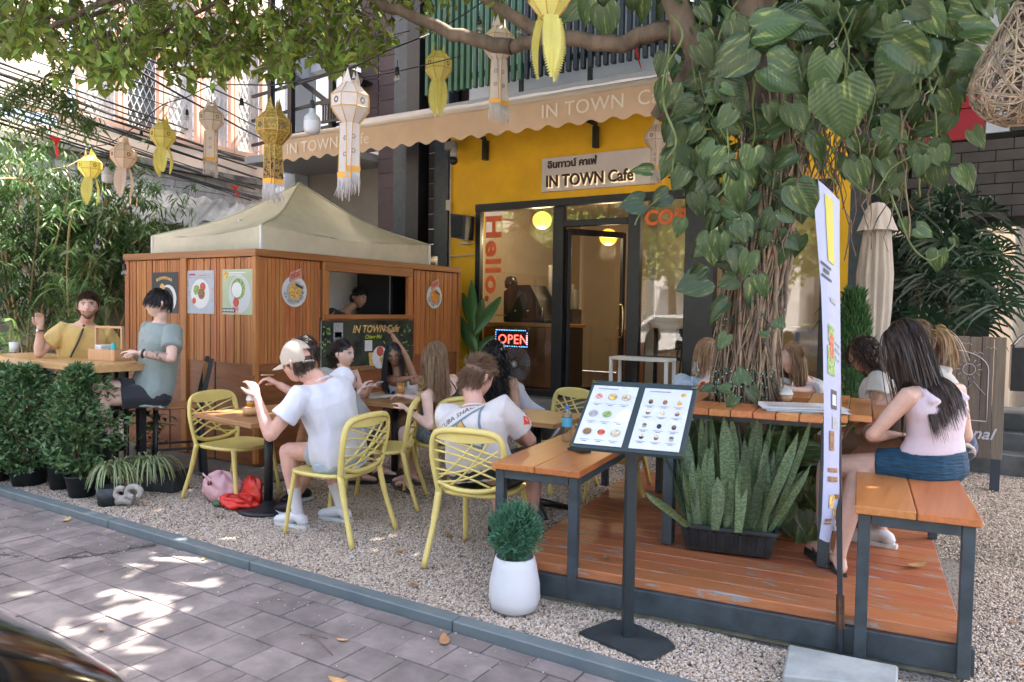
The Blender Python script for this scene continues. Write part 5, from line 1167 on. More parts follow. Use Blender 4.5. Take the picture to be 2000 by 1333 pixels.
# fallen leaves on the ground
for i, (px, py, L, z) in enumerate(((425, 1010, .08, .004), (610, 1140, .10, .006), (800, 958, .1, .006), (875, 1047, .12, .006), (780, 1077, .09, .006), (660, 1333, .1, .006), (810, 1145, .08, .006), (868, 1255, .13, .0), (130, 1018, .12, .0), (397, 1094, .06, .0), (1290, 1052, .08, .205), (1185, 1093, .08, .205), (1222, 1094, .08, .205), (1790, 1107, .13, .205), (1620, 1256, .12, .03), (830, 970, .08, .006))):
    p = W(px, py, z=z); flatleaf(p, L, random.uniform(0, 6), dry, 'fallen_leaf', 'dry leaf on the ', 'leaf', grp='dry leaves on the ground')['label'] = 'curled dry leaf lying on the '+('deck planks' if z == .205 else 'paving' if z == 0. else 'gravel')
for k in range(26):
    x, y = random.choice(((random.uniform(-4.6, -2.2), random.uniform(3.0, 4.6)), (random.uniform(-5.5, -1.6), random.uniform(1.9, 2.95)), (random.uniform(.15, 1.0), random.uniform(3.8, 6.5)))); flatleaf((x, y, .004), random.uniform(.03, .065), random.uniform(0, 6), dry, 'fallen_leaf', 'small dry leaf fallen on the ground', 'leaf', grp='small dry leaves scattered on the ground')
for (a, c) in (((585, 1240), (640, 1247)), ((605, 1240), (650, 1280)), ((638, 1180), (655, 1170))):
    p, q = W(*a, z=.006), W(*c, z=.006); b = MB(); b.tube([p, p.lerp(q, .5)+Vector((0, 0, .008)), q], .002, 5); b.build('twig', C('twig_brown', (.15, .09, .06), .8), None, label='thin dry twig lying on the paving', cat='twig', group='twigs on the paving')
# hair-clip-sized specks: stray pebbles on the pavers
b = MB()
for k in range(160):
    x = random.uniform(-6, -1.5); y = 2.84-abs(random.gauss(0, .25)); s = random.uniform(.003, .007); b.ball((x, y, s*.4), (s, s, s*.6), 5)
b.build('stray_pebbles', C('stray_pebble', (.45, .38, .3), .8, islandvar=.4), None, label='stray pebbles kicked onto the paving', cat='pebbles', kind='stuff')
# car corner at lower left ------------------------------------------------------
ca = thing('parked_car', 'glossy black car whose rounded corner pokes in at lower left', 'car', (-3.2, -.9, 0), world=True)
cpm = mat('car_black', (.004, .004, .005), .12, coat=1)
def carf(u, v):
    # u along length (0 front tip .. 1), v around section from left sill over to right sill
    Lc = 4.2; y = 1.12-Lc*u; s = min(1, (u*Lc/.55))**.45 if u*Lc < .55 else 1; s = max(.0, s)
    half = .86*(.72+.28*s); top = .56+.30*min(1, u*Lc/1.4)**.7
    if u*Lc > 1.2: top += .5*max(0, math.sin(PI*min(1, (u*Lc-1.2)/3.1)))**.5
    a = PI*v; cx = math.cos(a); sz = math.sin(a)
    x = half*(abs(cx)**.45)*(1 if cx > 0 else -1); z = .22+(top*(.35+.65*s)-.22)*(abs(sz)**.55)
    return (-2.86+x, y+.30, z)
b = MB(); b.grid(carf, 60, 40); b.build('body', cpm, ca)
b = MB(); b.tube([Vector(carf(u, .12))+Vector((.0, 0, .004)) for u in [k/60 for k in range(1, 30)]], .008, 6); b.build('trim', MATS['chrome'], ca)
for y in (.6, -2.0):
    for x in (-3.6, -2.08): b = MB(); b.cyl((x-.1, y, .31), (x+.1, y, .31), .31, n=28); b.build('wheel', C('tyre', (.02, .02, .02), .8), ca)
# ================================================================ PLANTS
bark = mat('bark', (.135, .095, .065), .9, var=.4, nscale=9, stretch=(1, 1, .35), bump=.8, bscale=22, world=True, bdist=.012)
twg = mat('twig_bark', (.13, .09, .06), .85, var=.3, nscale=15)
lfc = mat('canopy_leaf', (.23, .31, .06), .42, islandvar=.5, trans=.5)
lfo = mat('canopy_leaf_single', (.23, .31, .06), .42, objvar=.5, trans=.5)
tree = thing('terrace_tree', 'big tree rising through the round table, wrapped in roots and vine, crown over the terrace', 'tree', (TT.x, TT.y, .2), world=True)
axis = [(-1.19, 4.62, .1), (-1.20, 4.62, 1.0), (-1.18, 4.65, 1.6), (-1.13, 4.68, 2.2), (-1.12, 4.74, 2.8), (-1.25, 4.80, 3.4), (-1.30, 4.9, 4.3), (-1.1, 5.0, 5.6)]
AX = bez(axis, 6)
b = MB(); b.tube(AX, [.135-.0003*i+.012*math.sin(i*1.9) for i in range(len(AX))], 14); b.build('trunk', bark, tree)
def axp(z):
    for i in range(len(AX)-1):
        if AX[i].z <= z <= AX[i+1].z: return AX[i].lerp(AX[i+1], (z-AX[i].z)/(AX[i+1].z-AX[i].z))
    return AX[-1]
rootm = [mat('aerial_root_a', (.25, .165, .105), .85, var=.3, nscale=14, objvar=.35, bump=.4), mat('aerial_root_b', (.17, .12, .085), .85, var=.3, nscale=14, objvar=.35), mat('aerial_root_c', (.33, .24, .15), .8, var=.3, nscale=14, objvar=.3)]
rr = random.Random(3)
for k in range(210):      # aerial roots clasping the trunk
    z0 = rr.choice((1.0, 1.0, rr.uniform(1.0, 1.8))); z1 = min(3.3, z0+rr.uniform(.6, 2.0)); a = rr.uniform(0, 2*PI) if k % 3 else rr.uniform(-2.6, .3); tw = rr.uniform(-1.5, 1.5); r0 = rr.uniform(.125, .185); n = 12; P = []
    for i in range(n+1):
        s = i/n; z = z0+(z1-z0)*s; c = axp(z); aa = a+tw*s+.16*math.sin(s*7+k)+.08*math.sin(s*17+k*2); r = r0+.018*math.sin(s*9+k*1.3)+(.03*(1-s)**3 if z0 == 1.0 else 0)+.03*max(0, z-2.2)
        P.append((c.x+r*math.cos(aa), c.y+r*math.sin(aa), z+(0.0)))
    th = rr.choice((.003, .004, .004, .005, .006, .008, .012)) ; b = MB(); b.tube(P, [th*(.7+.5*math.sin(PI*i/n)) for i in range(n+1)], 6); b.build('aerial_root', rootm[k % 3], tree)
for k in range(90):      # roots hanging free from the branches
    q = [(1560, 250), (1600, 260), (1680, 260), (1720, 240), (1640, 230), (1500, 300), (1780, 200)][k % 7]; p = W(q[0]+rr.uniform(-60, 60), q[1]+rr.uniform(-50, 40), D=rr.uniform(4.2, 5.0)); L = rr.uniform(.2, .75); P = [p]
    for i in range(7): P.append(P[-1]+Vector((rr.gauss(0, .025), rr.gauss(0, .025), -L/7)))
    b = MB(); b.tube(P, [rr.uniform(.004, .009)*(1-.08*i) for i in range(8)], 5); b.build('hanging_root', rootm[k % 3], tree)
def limb(pp, rads, name='branch', m=bark):
    P = bez(pp, 6); n = len(P); R = [rads[0]+(rads[1]-rads[0])*i/(n-1) for i in range(n)]
    b = MB(); b.tube([p+Vector((rr.gauss(0, .006), rr.gauss(0, .006), rr.gauss(0, .006))) for p in P], R, 10 if rads[0] > .03 else 6); b.build(name, m, tree); return P
LB = [limb([axp(3.2), W(1300, 62, D=4.75), W(1200, 88, D=4.9), W(1080, 72, D=5.1), W(1000, 92, D=5.3)], (.064, .046)),
      limb([W(1080, 76, D=5.12), W(960, 5, D=5.3), W(880, -70, D=5.5), W(760, -150, D=5.8)], (.05, .03)),
      limb([W(1000, 92, D=5.3), W(900, 72, D=5.5), W(800, 30, D=5.7), W(730, 0, D=5.85), W(600, -90, D=6.2), W(400, -190, D=6.8)], (.055, .025)),
      limb([W(1290, 230, D=4.9), W(1360, 120, D=4.6), W(1330, 40, D=4.6), W(1300, -60, D=4.8)], (.07, .08)),
      limb([axp(3.0), W(1560, 200, D=4.9), W(1650, 130, D=4.9), W(1760, 20, D=5.0), W(1850, -120, D=5.3)], (.07, .05)),
      limb([W(400, -190, D=6.8), W(300, -60, D=6.6), W(200, 22, D=6.4), W(140, 32, D=6.3), W(80, 36, D=6.3)], (.03, .012)),
      limb([W(600, -90, D=6.2), W(480, -20, D=6.2), W(320, 60, D=6.2), W(330, 120, D=6.2), W(360, 170, D=6.2)], (.025, .005)),
      limb([W(500, -100, D=6.2), W(300, -40, D=6.0), W(130, 40, D=5.9), W(40, 70, D=5.9), W(-60, 60, D=5.9)], (.03, .012)),
      limb([W(320, -60, D=6.4), W(290, 0, D=6.3), W(330, 70, D=6.3), W(380, 110, D=6.3)], (.014, .004)),
      limb([W(640, -80, D=6.0), W(660, 0, D=5.9), W(690, 60, D=5.9), W(740, 110, D=5.8)], (.016, .004)),
      limb([axp(4.3), Vector((-2.5, 4.8, 5.0)), Vector((-4.5, 4.3, 5.6)), Vector((-6.5, 3.8, 5.9))], (.10, .04)),
      limb([axp(4.0), Vector((-.6, 3.9, 4.8)), Vector((.6, 3.6, 5.3)), Vector((2.2, 3.5, 5.6))], (.09, .035)),
      limb([axp(4.3), Vector((-2.0, 4.2, 5.0)), Vector((-3.2, 3.6, 5.5)), Vector((-4.9, 3.4, 5.7))], (.08, .03))]
def inframe(P):
    d = P-np.array([0, 0, H]); z = d@np.array(fw); x = 1000+FPX*(d@np.array(rt2))/np.maximum(z, .1); y = 666.5-FPX*(d@np.array(up2))/np.maximum(z, .1)
    return x, y, z
# visible part of the crown: sprays of leaves along twigs
def lowedge(x):
    e = np.interp(x, [-50, 0, 60, 120, 200, 250, 300, 360, 420, 470, 540, 600, 650, 690, 740, 780, 830, 870, 900, 1000, 1300], [130, 120, 130, 175, 205, 175, 130, 175, 185, 150, 185, 120, 165, 150, 130, 60, 100, 60, 35, 20, 0])
    return e+12*np.sin(x/17)+8*np.sin(x/7.3)
C_, D_, N_, L_ = [], [], [], []
nclu = 0; twigs = MB()
while nclu < 780:
    x = rr.uniform(-150, 1320) if rr.random() < .75 else rr.uniform(-150, 700); e = float(lowedge(np.array([x]))[0]); y = e-abs(rr.gauss(0, 1))*75-18
    if y < -260 or (x > 900 and rr.random() < .72) or (700 < x < 900 and rr.random() < .45): continue
    nclu += 1; Dp = rr.uniform(5.3, 7.4) if x < 900 else rr.uniform(5.0, 6.0); p = W(x, y, D=Dp); dr = Vector((rr.gauss(0, 1), rr.gauss(0, 1), rr.gauss(-.5, .5))).normalized(); L = rr.uniform(.15, .35)
    q = p-dr*L+Vector((0, 0, .12)); twigs.tube([q, q.lerp(p, .5)+Vector((0, 0, .03)), p], [.005, .004, .002], 4)
    for j in range(rr.randint(6, 11)):
        s = rr.uniform(.2, 1.05); c = q.lerp(p, s); dd = (dr*.4+Vector((rr.gauss(0, .8), rr.gauss(0, .8), rr.gauss(-.45, .5)))).normalized()
        C_.append(c); D_.append(dd); N_.append((rr.gauss(0, .45), rr.gauss(0, .45), 1)); L_.append(rr.uniform(.07, .135))
C_ = np.array(C_); D_ = np.array(D_); N_ = np.array(N_); L_ = np.array(L_)
gp = C_-np.array(SUN)*(C_[:, 2:3]/SUN.z)
holes = []
for (px, py, r) in ((262, 1110, .09), (285, 1098, .11), (315, 1092, .12), (350, 1088, .11), (385, 1090, .09), (255, 1130, .06), (340, 1078, .09), (415, 1072, .07), (440, 1058, .07), (330, 1150, .10), (365, 1142, .10), (395, 1148, .07), (315, 1172, .10), (290, 1190, .10), (255, 1190, .08), (225, 1200, .09), (195, 1200, .07), (320, 1212, .07), (290, 1232, .07), (232, 1150, .06), (200, 1160, .05), (165, 1160, .06), (130, 1182, .06), (180, 1258, .08), (215, 1270, .06), (260, 1275, .06), (305, 1265, .07), (240, 1322, .08), (110, 1240, .07), (60, 1160, .05), (25, 1175, .05), (195, 1325, .07), (335, 1288, .04), (260, 1168, .07)):
    g_ = W(px, py, z=0); holes.append((g_.x, g_.y, r))
g_ = W(455, 800, z=.75); g_ = g_-SUN*(g_.z/SUN.z); holes.append((g_.x, g_.y, .13)); holes.append((g_.x+.12, g_.y+.03, .12)); holes.append((g_.x-.1, g_.y-.03, .1))
def inhole(P, grow=1.0):
    gp = P-np.array(SUN)*(P[:, 2:3]/SUN.z); m = np.zeros(len(P), bool)
    for (hx_, hy_, r) in holes: m |= ((gp[:, 0]-hx_)**2+(gp[:, 1]-hy_)**2) < (r*grow)**2
    return m
keep = ~inhole(C_+D_*L_[:, None]*.5, 1.45); C_, D_, N_, L_ = C_[keep], D_[keep], N_[keep], L_[keep]
V, F = leaves(C_, D_, N_, L_, L_*.5, .18, .12)
x, y, z = inframe(C_); score = L_/z*((x > -20) & (x < 1400) & (y > 10))
top = np.argsort(-score)[:290]; mask = np.zeros(len(C_), bool); mask[top] = True
n = len(C_); Fi = F.reshape(4, n, 3)
npmesh('foliage', V, Fi[:, ~mask].reshape(-1, 3), lfc, tree, kind='stuff')
for i in top:
    vv = V[i*5:i*5+5]; o_ = np.array(ORG[tree.name]); me = bpy.data.meshes.new('leaf'); me.from_pydata([tuple(a-o_) for a in vv], [], [(0, 1, 2), (0, 2, 3), (1, 4, 2), (2, 4, 3)]); me.materials.append(lfo); link(me, 'leaf', tree)
twigs.build('twigs', twg, tree, kind='stuff')
# the crown above the frame, which shades terrace and pavement
n = 40000
P = np.column_stack([RNG.uniform(-8.2, 4.5, n), RNG.uniform(2.5, 7.0, n), 4.6+RNG.random(n)**1.2*1.6])
cl_ = np.array([noise.noise((a*.9, b_*.9, c*.9)) for a, b_, c in P]); P = P[cl_ > -.55]
x, y, z = inframe(P); P = P[(y < -30) | (z < .3) | (x < -100) | (x > 2200)]
P = P[~inhole(P, 1.6)]
Dd = rdir(len(P), .5); Nn = RNG.normal(size=(len(P), 3))*.4+[0, 0, 1]; Ls = RNG.uniform(.15, .24, len(P))
V, F = leaves(P, Dd, Nn, Ls, Ls*.6, .15, .1); npmesh('upper_foliage', V, F, lfc, tree, kind='stuff')
# yellow leaves here and there
# ---------------------------------------------------------------- climbing vine with big heart leaves
vm = bpy.data.materials.new('vine_leaf'); vm.use_nodes = True; n_ = vm.node_tree; pb = n_.nodes['Principled BSDF']; pb.inputs['Roughness'].default_value = .30
tc = n_.nodes.new('ShaderNodeTexCoord'); oi = n_.nodes.new('ShaderNodeObjectInfo'); sp = n_.nodes.new('ShaderNodeSeparateXYZ'); n_.links.new(tc.outputs['Object'], sp.inputs[0])
mpv = n_.nodes.new('ShaderNodeMapping'); mpv.inputs['Scale'].default_value = (1.2, 7, 1); n_.links.new(tc.outputs['Object'], mpv.inputs[0])
adv = n_.nodes.new('ShaderNodeVectorMath'); adv.operation = 'ADD'; n_.links.new(mpv.outputs[0], adv.inputs[0]); 
ml = n_.nodes.new('ShaderNodeMath'); ml.operation = 'MULTIPLY'; ml.inputs[1].default_value = 40; n_.links.new(oi.outputs['Random'], ml.inputs[0]); n_.links.new(ml.outputs[0], adv.inputs[1])
nz = n_.nodes.new('ShaderNodeTexNoise'); nz.inputs['Scale'].default_value = 1.6; nz.inputs['Detail'].default_value = 6; n_.links.new(adv.outputs[0], nz.inputs[0])
rp = n_.nodes.new('ShaderNodeValToRGB'); e = rp.color_ramp.elements; e[0].position = .0; e[0].color = (.048, .09, .034, 1); e[1].position = .60; e[1].color = (.085, .135, .048, 1); q = e.new(.655); q.color = (.22, .27, .08, 1); q = e.new(.8); q.color = (.36, .38, .14, 1); q = e.new(.36); q.color = (.055, .10, .04, 1)
n_.links.new(nz.outputs[0], rp.inputs[0])
hs = n_.nodes.new('ShaderNodeHueSaturation'); mr = n_.nodes.new('ShaderNodeMapRange'); mr.inputs[3].default_value = .6; mr.inputs[4].default_value = 1.45; n_.links.new(oi.outputs['Random'], mr.inputs[0]); n_.links.new(mr.outputs[0], hs.inputs['Value']); n_.links.new(rp.outputs[0], hs.inputs['Color']); n_.links.new(hs.outputs[0], pb.inputs['Base Color'])
# veins: bump from |y| and chevron waves
ab = n_.nodes.new('ShaderNodeMath'); ab.operation = 'ABSOLUTE'; n_.links.new(sp.outputs[1], ab.inputs[0])
m1 = n_.nodes.new('ShaderNodeMath'); m1.operation = 'MULTIPLY_ADD'; m1.inputs[1].default_value = -.7; n_.links.new(ab.outputs[0], m1.inputs[0]); n_.links.new(sp.outputs[0], m1.inputs[2])
m2 = n_.nodes.new('ShaderNodeMath'); m2.operation = 'MULTIPLY'; m2.inputs[1].default_value = 62; n_.links.new(m1.outputs[0], m2.inputs[0]); m3 = n_.nodes.new('ShaderNodeMath'); m3.operation = 'SINE'; n_.links.new(m2.outputs[0], m3.inputs[0])
bpn = n_.nodes.new('ShaderNodeBump'); bpn.inputs['Strength'].default_value = .13; bpn.inputs['Distance'].default_value = .01; n_.links.new(m3.outputs[0], bpn.inputs['Height']); n_.links.new(bpn.outputs[0], pb.inputs['Normal'])
trn = n_.nodes.new('ShaderNodeBsdfTranslucent'); n_.links.new(hs.outputs[0], trn.inputs[0]); mxs = n_.nodes.new('ShaderNodeMixShader'); mxs.inputs[0].default_value = .22
n_.links.new(pb.outputs[0], mxs.inputs[1]); n_.links.new(trn.outputs[0], mxs.inputs[2]); n_.links.new(mxs.outputs[0], n_.nodes['Material Output'].inputs[0])
def heart(seed, wide=1.0, cup=.12, droop=.22):
    """unit leaf: petiole joint at origin, tip at +X, face +Z"""
    r = random.Random(seed); prof = [(-.16, .20), (-.17, .33), (-.06, .46), (.10, .53), (.28, .52), (.46, .45), (.63, .33), (.78, .20), (.90, .09), (1.0, 0)]
    b = MB(); vs = []; rows = 4
    for side in (1, -1):
        for i, (x, w) in enumerate(prof):
            for k in range(rows+1):
                s = k/rows; xm = max(0, x) if x < .02 else x; xx = xm+(x-xm)*s; yy = w*s*wide*side
                zz = cup*s*s*.5*w*2-droop*xx*xx+.025*math.sin(xx*14+seed)*s*s+.03*s*math.sin(9*s+seed*side)
                vs.append((xx, yy, zz))
    n = len(prof); fs = []
    for sd in range(2):
        o = sd*n*(rows+1)
        for i in range(n-1):
            for k in range(rows):
                a = o+i*(rows+1)+k; q = (a, a+rows+1, a+rows+2, a+1); fs.append(q if sd == 1 else q[::-1])
    me = bpy.data.meshes.new('vine_leaf'); me.from_pydata(vs, [], fs); me.polygons.foreach_set('use_smooth', [True]*len(fs)); me.materials.append(vm)
    bm = bmesh.new(); bm.from_mesh(me); bmesh.ops.remove_doubles(bm, verts=bm.verts, dist=.0008); bm.to_mesh(me); bm.free(); return me
HT = [heart(1), heart(2, .85, .25, .3), heart(3, 1.0, .05, .12), heart(4, .75, .3, .38), heart(5, .92, -.05, .2)]
vine = thing('climbing_vine', 'climbing vine with large variegated heart-shaped leaves all over the tree', 'vine', (-1.2, 4.4, 1.0), world=True)
vst = mat('vine_stem', (.15, .19, .06), .6, var=.3, nscale=10)
camp = Vector((0, 0, H))
def vleaf(p, size, ang, tilt=.3, side=.0, k=0, par=None, hm=None):
    """ang: picture direction of the tip in degrees (0 right, -90 down); tilt: how far the face turns upward"""
    view = (p-camp).normalized(); right = view.cross(Vector((0, 0, 1))).normalized(); upv = right.cross(view)
    X = (right*math.cos(R_(ang))+upv*math.sin(R_(ang))).normalized(); Z = (-view+upv*tilt+right*side).normalized(); Y = Z.cross(X).normalized(); Z = X.cross(Y)
    M = Matrix((X, Y, Z)).transposed().to_4x4()
    o = link(hm or HT[k % 5], 'leaf', par or vine); o.matrix_local = Matrix.Translation(p-ORG[(par or vine).name]) @ M @ Matrix.Diagonal((size, size*rr.uniform(.72, 1.05), size*rr.uniform(.6, 1.8), 1))
    return o
big = [(1790, 82, 3.75, 118, -125, 1.0), (1745, 85, 3.7, 100, -40, .5), (1640, 165, 3.7, 105, -85, .3), (1615, 110, 3.9, 95, -100, .5), (1460, 95, 4.0, 88, -150, .5), (1500, 130, 4.0, 85, -30, .9), (1480, 60, 4.1, 85, 10, .9), (1530, 40, 4.1, 90, -15, .9), (1600, 30, 4.2, 90, -160, .9), (1420, 155, 4.1, 80, -60, .5),
       (1440, 120, 4.2, 75, -110, .3), (1372, 525, 4.0, 40, -140, .2), (1380, 545, 4.0, 62, 200, .4), (1465, 495, 4.15, 52, -100, .2), (1480, 540, 4.1, 45, -75, .3), (1555, 365, 4.1, 70, -60, .4), (1440, 345, 4.1, 70, -90, .4), (1420, 300, 4.1, 55, -130, .3), (1550, 300, 4.1, 55, -150, .4), (1355, 200, 4.3, 60, -140, .3), (1310, 165, 4.4, 55, -110, .3), (1270, 335, 4.4, 38, 170, .6), (1255, 395, 4.5, 45, 190, .8),
       (1390, 85, 4.3, 36, -90, .2), (1375, 65, 4.3, 40, -60, .2), (1180, 15, 4.8, 60, -80, .2), (1150, 0, 4.9, 50, -100, .3), (1780, 175, 3.9, 50, -140, .5), (1830, 185, 3.9, 45, -60, .5), (1870, 110, 4.0, 62, -20, .4), (1890, 150, 4.0, 50, -50, .5), (1900, 60, 4.1, 55, -30, .6), (1900, 255, 4.1, 42, -60, .3), (1870, 330, 4.1, 42, -65, .3), (1800, 305, 4.0, 42, -100, .3), (1830, 290, 4.1, 42, -70, .3), (1740, 275, 4.1, 40, -120, .3), (1700, 420, 3.9, 0, 0, .3),
       (1765, 430, 4.2, 34, -70, .3), (1790, 445, 4.2, 34, -30, .3), (1833, 490, 4.2, 42, -95, .2), (1860, 465, 4.2, 22, -60, .2), (1810, 20, 4.0, 60, -60, .6), (1700, 20, 4.2, 60, -120, .5), (1740, 30, 4.0, 48, -80, .4), (1780, 10, 4.0, 44, -40, .4), (1860, 20, 4.1, 50, -20, .5), (1470, 290, 4.0, 45, -100, .3), (1500, 205, 3.95, 40, -70, .2), (1430, 215, 4.0, 45, -130, .2), (1570, 235, 4.3, 38, -110, .3), (1600, 300, 4.3, 40, -80, .4),
       (1300, 110, 4.5, 40, -110, .3), (1305, 240, 4.5, 38, -100, .4), (1325, 290, 4.4, 38, -60, .4), (1335, 335, 4.4, 42, -120, .4), (1360, 380, 4.3, 45, -80, .4), (1330, 430, 4.4, 34, -100, .4), (1400, 420, 4.2, 42, -120, .4), (1440, 440, 4.1, 40, -60, .3), (1305, 380, 4.5, 40, -150, .5), (1395, 470, 4.2, 38, -70, .4), (1420, 655, 4.2, 34, -120, .5)]
nv = 0
for k, (px, py, D, sz, ang, ti) in enumerate(big):
    if sz: p = W(px, py, D=D); vleaf(p, sz/FPX*D*1.05, ang, ti*.6, rr.uniform(-.3, .3), k); nv += 1
regs = [((1350, 1600), (0, 330), 4.05, 4.9, 70), ((1600, 1900), (0, 240), 4.0, 5.0, 48), ((1310, 1400), (110, 370), 4.4, 5.0, 26), ((1380, 1580), (310, 490), 4.15, 4.4, 34), ((1640, 1900), (240, 350), 4.1, 4.7, 22), ((1130, 1300), (-10, 20), 4.8, 5.3, 8), ((1850, 1990), (-20, 40), 4.2, 4.8, 12), ((1400, 1500), (480, 600), 4.25, 4.4, 6)]
for (xr, yr, d0, d1, cnt) in regs:
    for j in range(cnt):
        D = rr.uniform(d0, d1); sz = rr.choice((34, 40, 46, 55, 62)); p = W(rr.uniform(*xr), rr.uniform(*yr), D=D); vleaf(p, sz/FPX*D, rr.gauss(-90, 45), rr.uniform(0, .8), rr.gauss(0, .35), rr.randint(0, 4)); nv += 1
# the deep mass of smaller leaves behind the big ones
n = 2600; px = np.where(RNG.random(n) < .75, RNG.uniform(1330, 1880, n), RNG.uniform(1310, 1990, n)); py = RNG.uniform(-120, 360, n); kp = py < np.interp(px, [1270, 1340, 1400, 1560, 1640, 1800, 1900, 1990], [330, 400, 430, 300, 250, 300, 160, 20])-30; px, py = px[kp], py[kp]
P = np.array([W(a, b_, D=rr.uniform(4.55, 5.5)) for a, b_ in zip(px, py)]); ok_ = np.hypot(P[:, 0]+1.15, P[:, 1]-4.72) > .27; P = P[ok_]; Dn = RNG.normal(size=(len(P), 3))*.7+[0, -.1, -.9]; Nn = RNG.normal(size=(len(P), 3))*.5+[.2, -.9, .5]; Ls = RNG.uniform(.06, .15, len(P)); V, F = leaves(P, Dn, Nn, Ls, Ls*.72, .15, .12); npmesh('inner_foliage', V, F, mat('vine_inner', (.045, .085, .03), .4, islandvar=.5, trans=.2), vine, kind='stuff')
# vine stems
for k in range(26):
    x0 = rr.uniform(1300, 1850); y0 = rr.uniform(-40, 160); D = rr.uniform(4.2, 4.7); P = [W(x0, y0, D=D)]
    for i in range(5): x0 += rr.uniform(-35, 35); y0 += rr.uniform(30, 75); P.append(W(x0, y0, D=D+rr.uniform(-.1, .1)))
    b = MB(); b.tube(bez(P, 4), rr.uniform(.004, .008), 5); b.build('stem', vst, vine)
for P in ([(1740, 380, 4.2), (1755, 420, 4.2), (1780, 480, 4.2), (1812, 508, 4.2), (1835, 500, 4.2), (1862, 480, 4.2), (1862, 455, 4.2)], [(1420, 250, 4.1), (1424, 320, 4.1), (1420, 360, 4.1), (1400, 385, 4.1)], [(1285, 390, 4.5), (1250, 420, 4.5), (1240, 440, 4.5)], [(1640, 330, 4.2), (1700, 380, 4.1), (1740, 330, 4.1), (1790, 300, 4.1)]):
    b = MB(); b.tube(bez([W(x, y, D=d) for x, y, d in P], 6), .005, 6); b.build('stem', vst, vine)
vine2 = thing('vine_sprig', 'small sprig of heart-shaped leaves lying on the tree table at the trunk foot', 'plant', (-1.3, 4.3, 1.03), world=True)
for (px, py, sz, ang) in ((1450, 748, 34, 100), (1425, 760, 26, 170), (1465, 760, 34, -60), (1435, 775, 30, -120), (1390, 758, 24, 190), (1520, 640, 24, 80), (1500, 655, 20, 160)): vleaf(W(px, py, D=4.12), sz/FPX*4.2, ang, .6, 0, int(px), vine2)
# net of fairy lights round the trunk
fl = thing('fairy_lights', 'green net of fairy lights wound round the trunk just above the table', 'fairy lights', (TT.x, TT.y, 1.03), world=True)
b = MB(); bd2 = MB()
for k in range(9):
    P = []
    for i in range(40):
        a = i*PI/20; z = 1.05+.02*k+.012*math.sin(i*1.3+k*2); r = .195+.006*math.sin(i*2.1+k); P.append((TT.x-.07+r*math.cos(a), TT.y+r*math.sin(a), z))
        if i % 3 == k % 3: bd2.ball((P[-1][0]*1, P[-1][1]-.004, z), .0045, 6)
    b.tube(P, .003, 4, closed=True)
for k in range(3):
    P = []
    for i in range(90):
        a = i*.35+k; z = 1.3+i*.022; c = axp(z); r = .20+.03*max(0, z-2.2); P.append((c.x+r*math.cos(a), c.y+r*math.sin(a), z+.05*math.sin(i*.9+k)))
        if i % 3 == 0: bd2.ball(P[-1], .0045, 6)
    b.tube(P, .0025, 4)
b.build('net_wire', C('net_green', (.01, .09, .05), .5), fl, kind='stuff'); bd2.build('light_beads', C('bead', (.6, .62, .55), .2), fl, kind='stuff')
# ---------------------------------------------------------------- bamboo at the left
bl = mat('bamboo_leaf', (.058, .12, .032), .42, islandvar=.5, trans=.25); bcu = mat('bamboo_cane', (.34, .25, .11), .5, var=.2, nscale=5)
def bamboo(px, Y, n, lab, hgt, yr, spread, seed):
    r = random.Random(seed); p0 = W(px, 700, Y=Y); base = Vector((p0.x, Y, 0)); t = thing('bamboo', lab, 'bamboo', tuple(base), world=True, group='bamboo clumps behind the left seats')
    C1, D1, N1, L1 = [], [], [], []
    for k in range(n):
        top = base+Vector((r.gauss(0, spread), r.gauss(0, .5), hgt*r.uniform(.8, 1.05))); b0 = base+Vector((r.gauss(0, .2), r.gauss(0, .2), 0)); P = bez([b0, b0.lerp(top, .5)+Vector((r.gauss(0, .08), r.gauss(0, .08), .2)), top, top+Vector((r.gauss(0, .4), r.gauss(-.2, .4), -.1))], 7)
        b = MB(); b.tube(P, [.018*(1-.025*i) for i in range(len(P))], 7); b.build('cane', bcu, t)
        for j in range(r.randint(30, 38)):
            s = r.uniform(yr, 1) ; c = P[min(len(P)-1, int(s*(len(P)-1)))]; q = c+Vector((r.gauss(0, .32), r.gauss(0, .32), r.gauss(-.05, .22)))
            for m_ in range(r.randint(9, 14)):
                a = r.uniform(0, 2*PI); dn = r.uniform(-1.1, -.1); C1.append(q+Vector((r.gauss(0, .05), r.gauss(0, .05), r.gauss(0, .04)))); D1.append((math.cos(a), math.sin(a), dn)); N1.append((r.gauss(0, .4), r.gauss(0, .4), 1)); L1.append(r.uniform(.13, .22))
    L1 = np.array(L1); V, F = leaves(C1, D1, N1, L1, L1*.13, .22, .0); npmesh('foliage', V, F, bl, t, kind='stuff')
bamboo(20, 4.9, 10, 'dense dark bamboo clump at the extreme left edge', 3.45, .3, .5, 1); bamboo(110, 5.3, 11, 'bamboo clump behind the man in yellow', 3.25, .3, .45, 2)
bamboo(190, 5.8, 9, 'bamboo clump between the man in yellow and the booth', 2.75, .4, .4, 3); bamboo(-80, 4.6, 8, 'bamboo clump mostly cut off by the left edge', 3.6, .3, .5, 5); bamboo(285, 6.8, 6, 'thin feathery bamboo rising behind the tent roof', 2.75, .6, .5, 6)
sb = thing('leaning_bamboo', 'light green bamboo spray hanging in front of the cables at upper left', 'bamboo', (-8.5, 4.4, 0), world=True)
C1, D1, N1, L1 = [], [], [], []; b = MB()
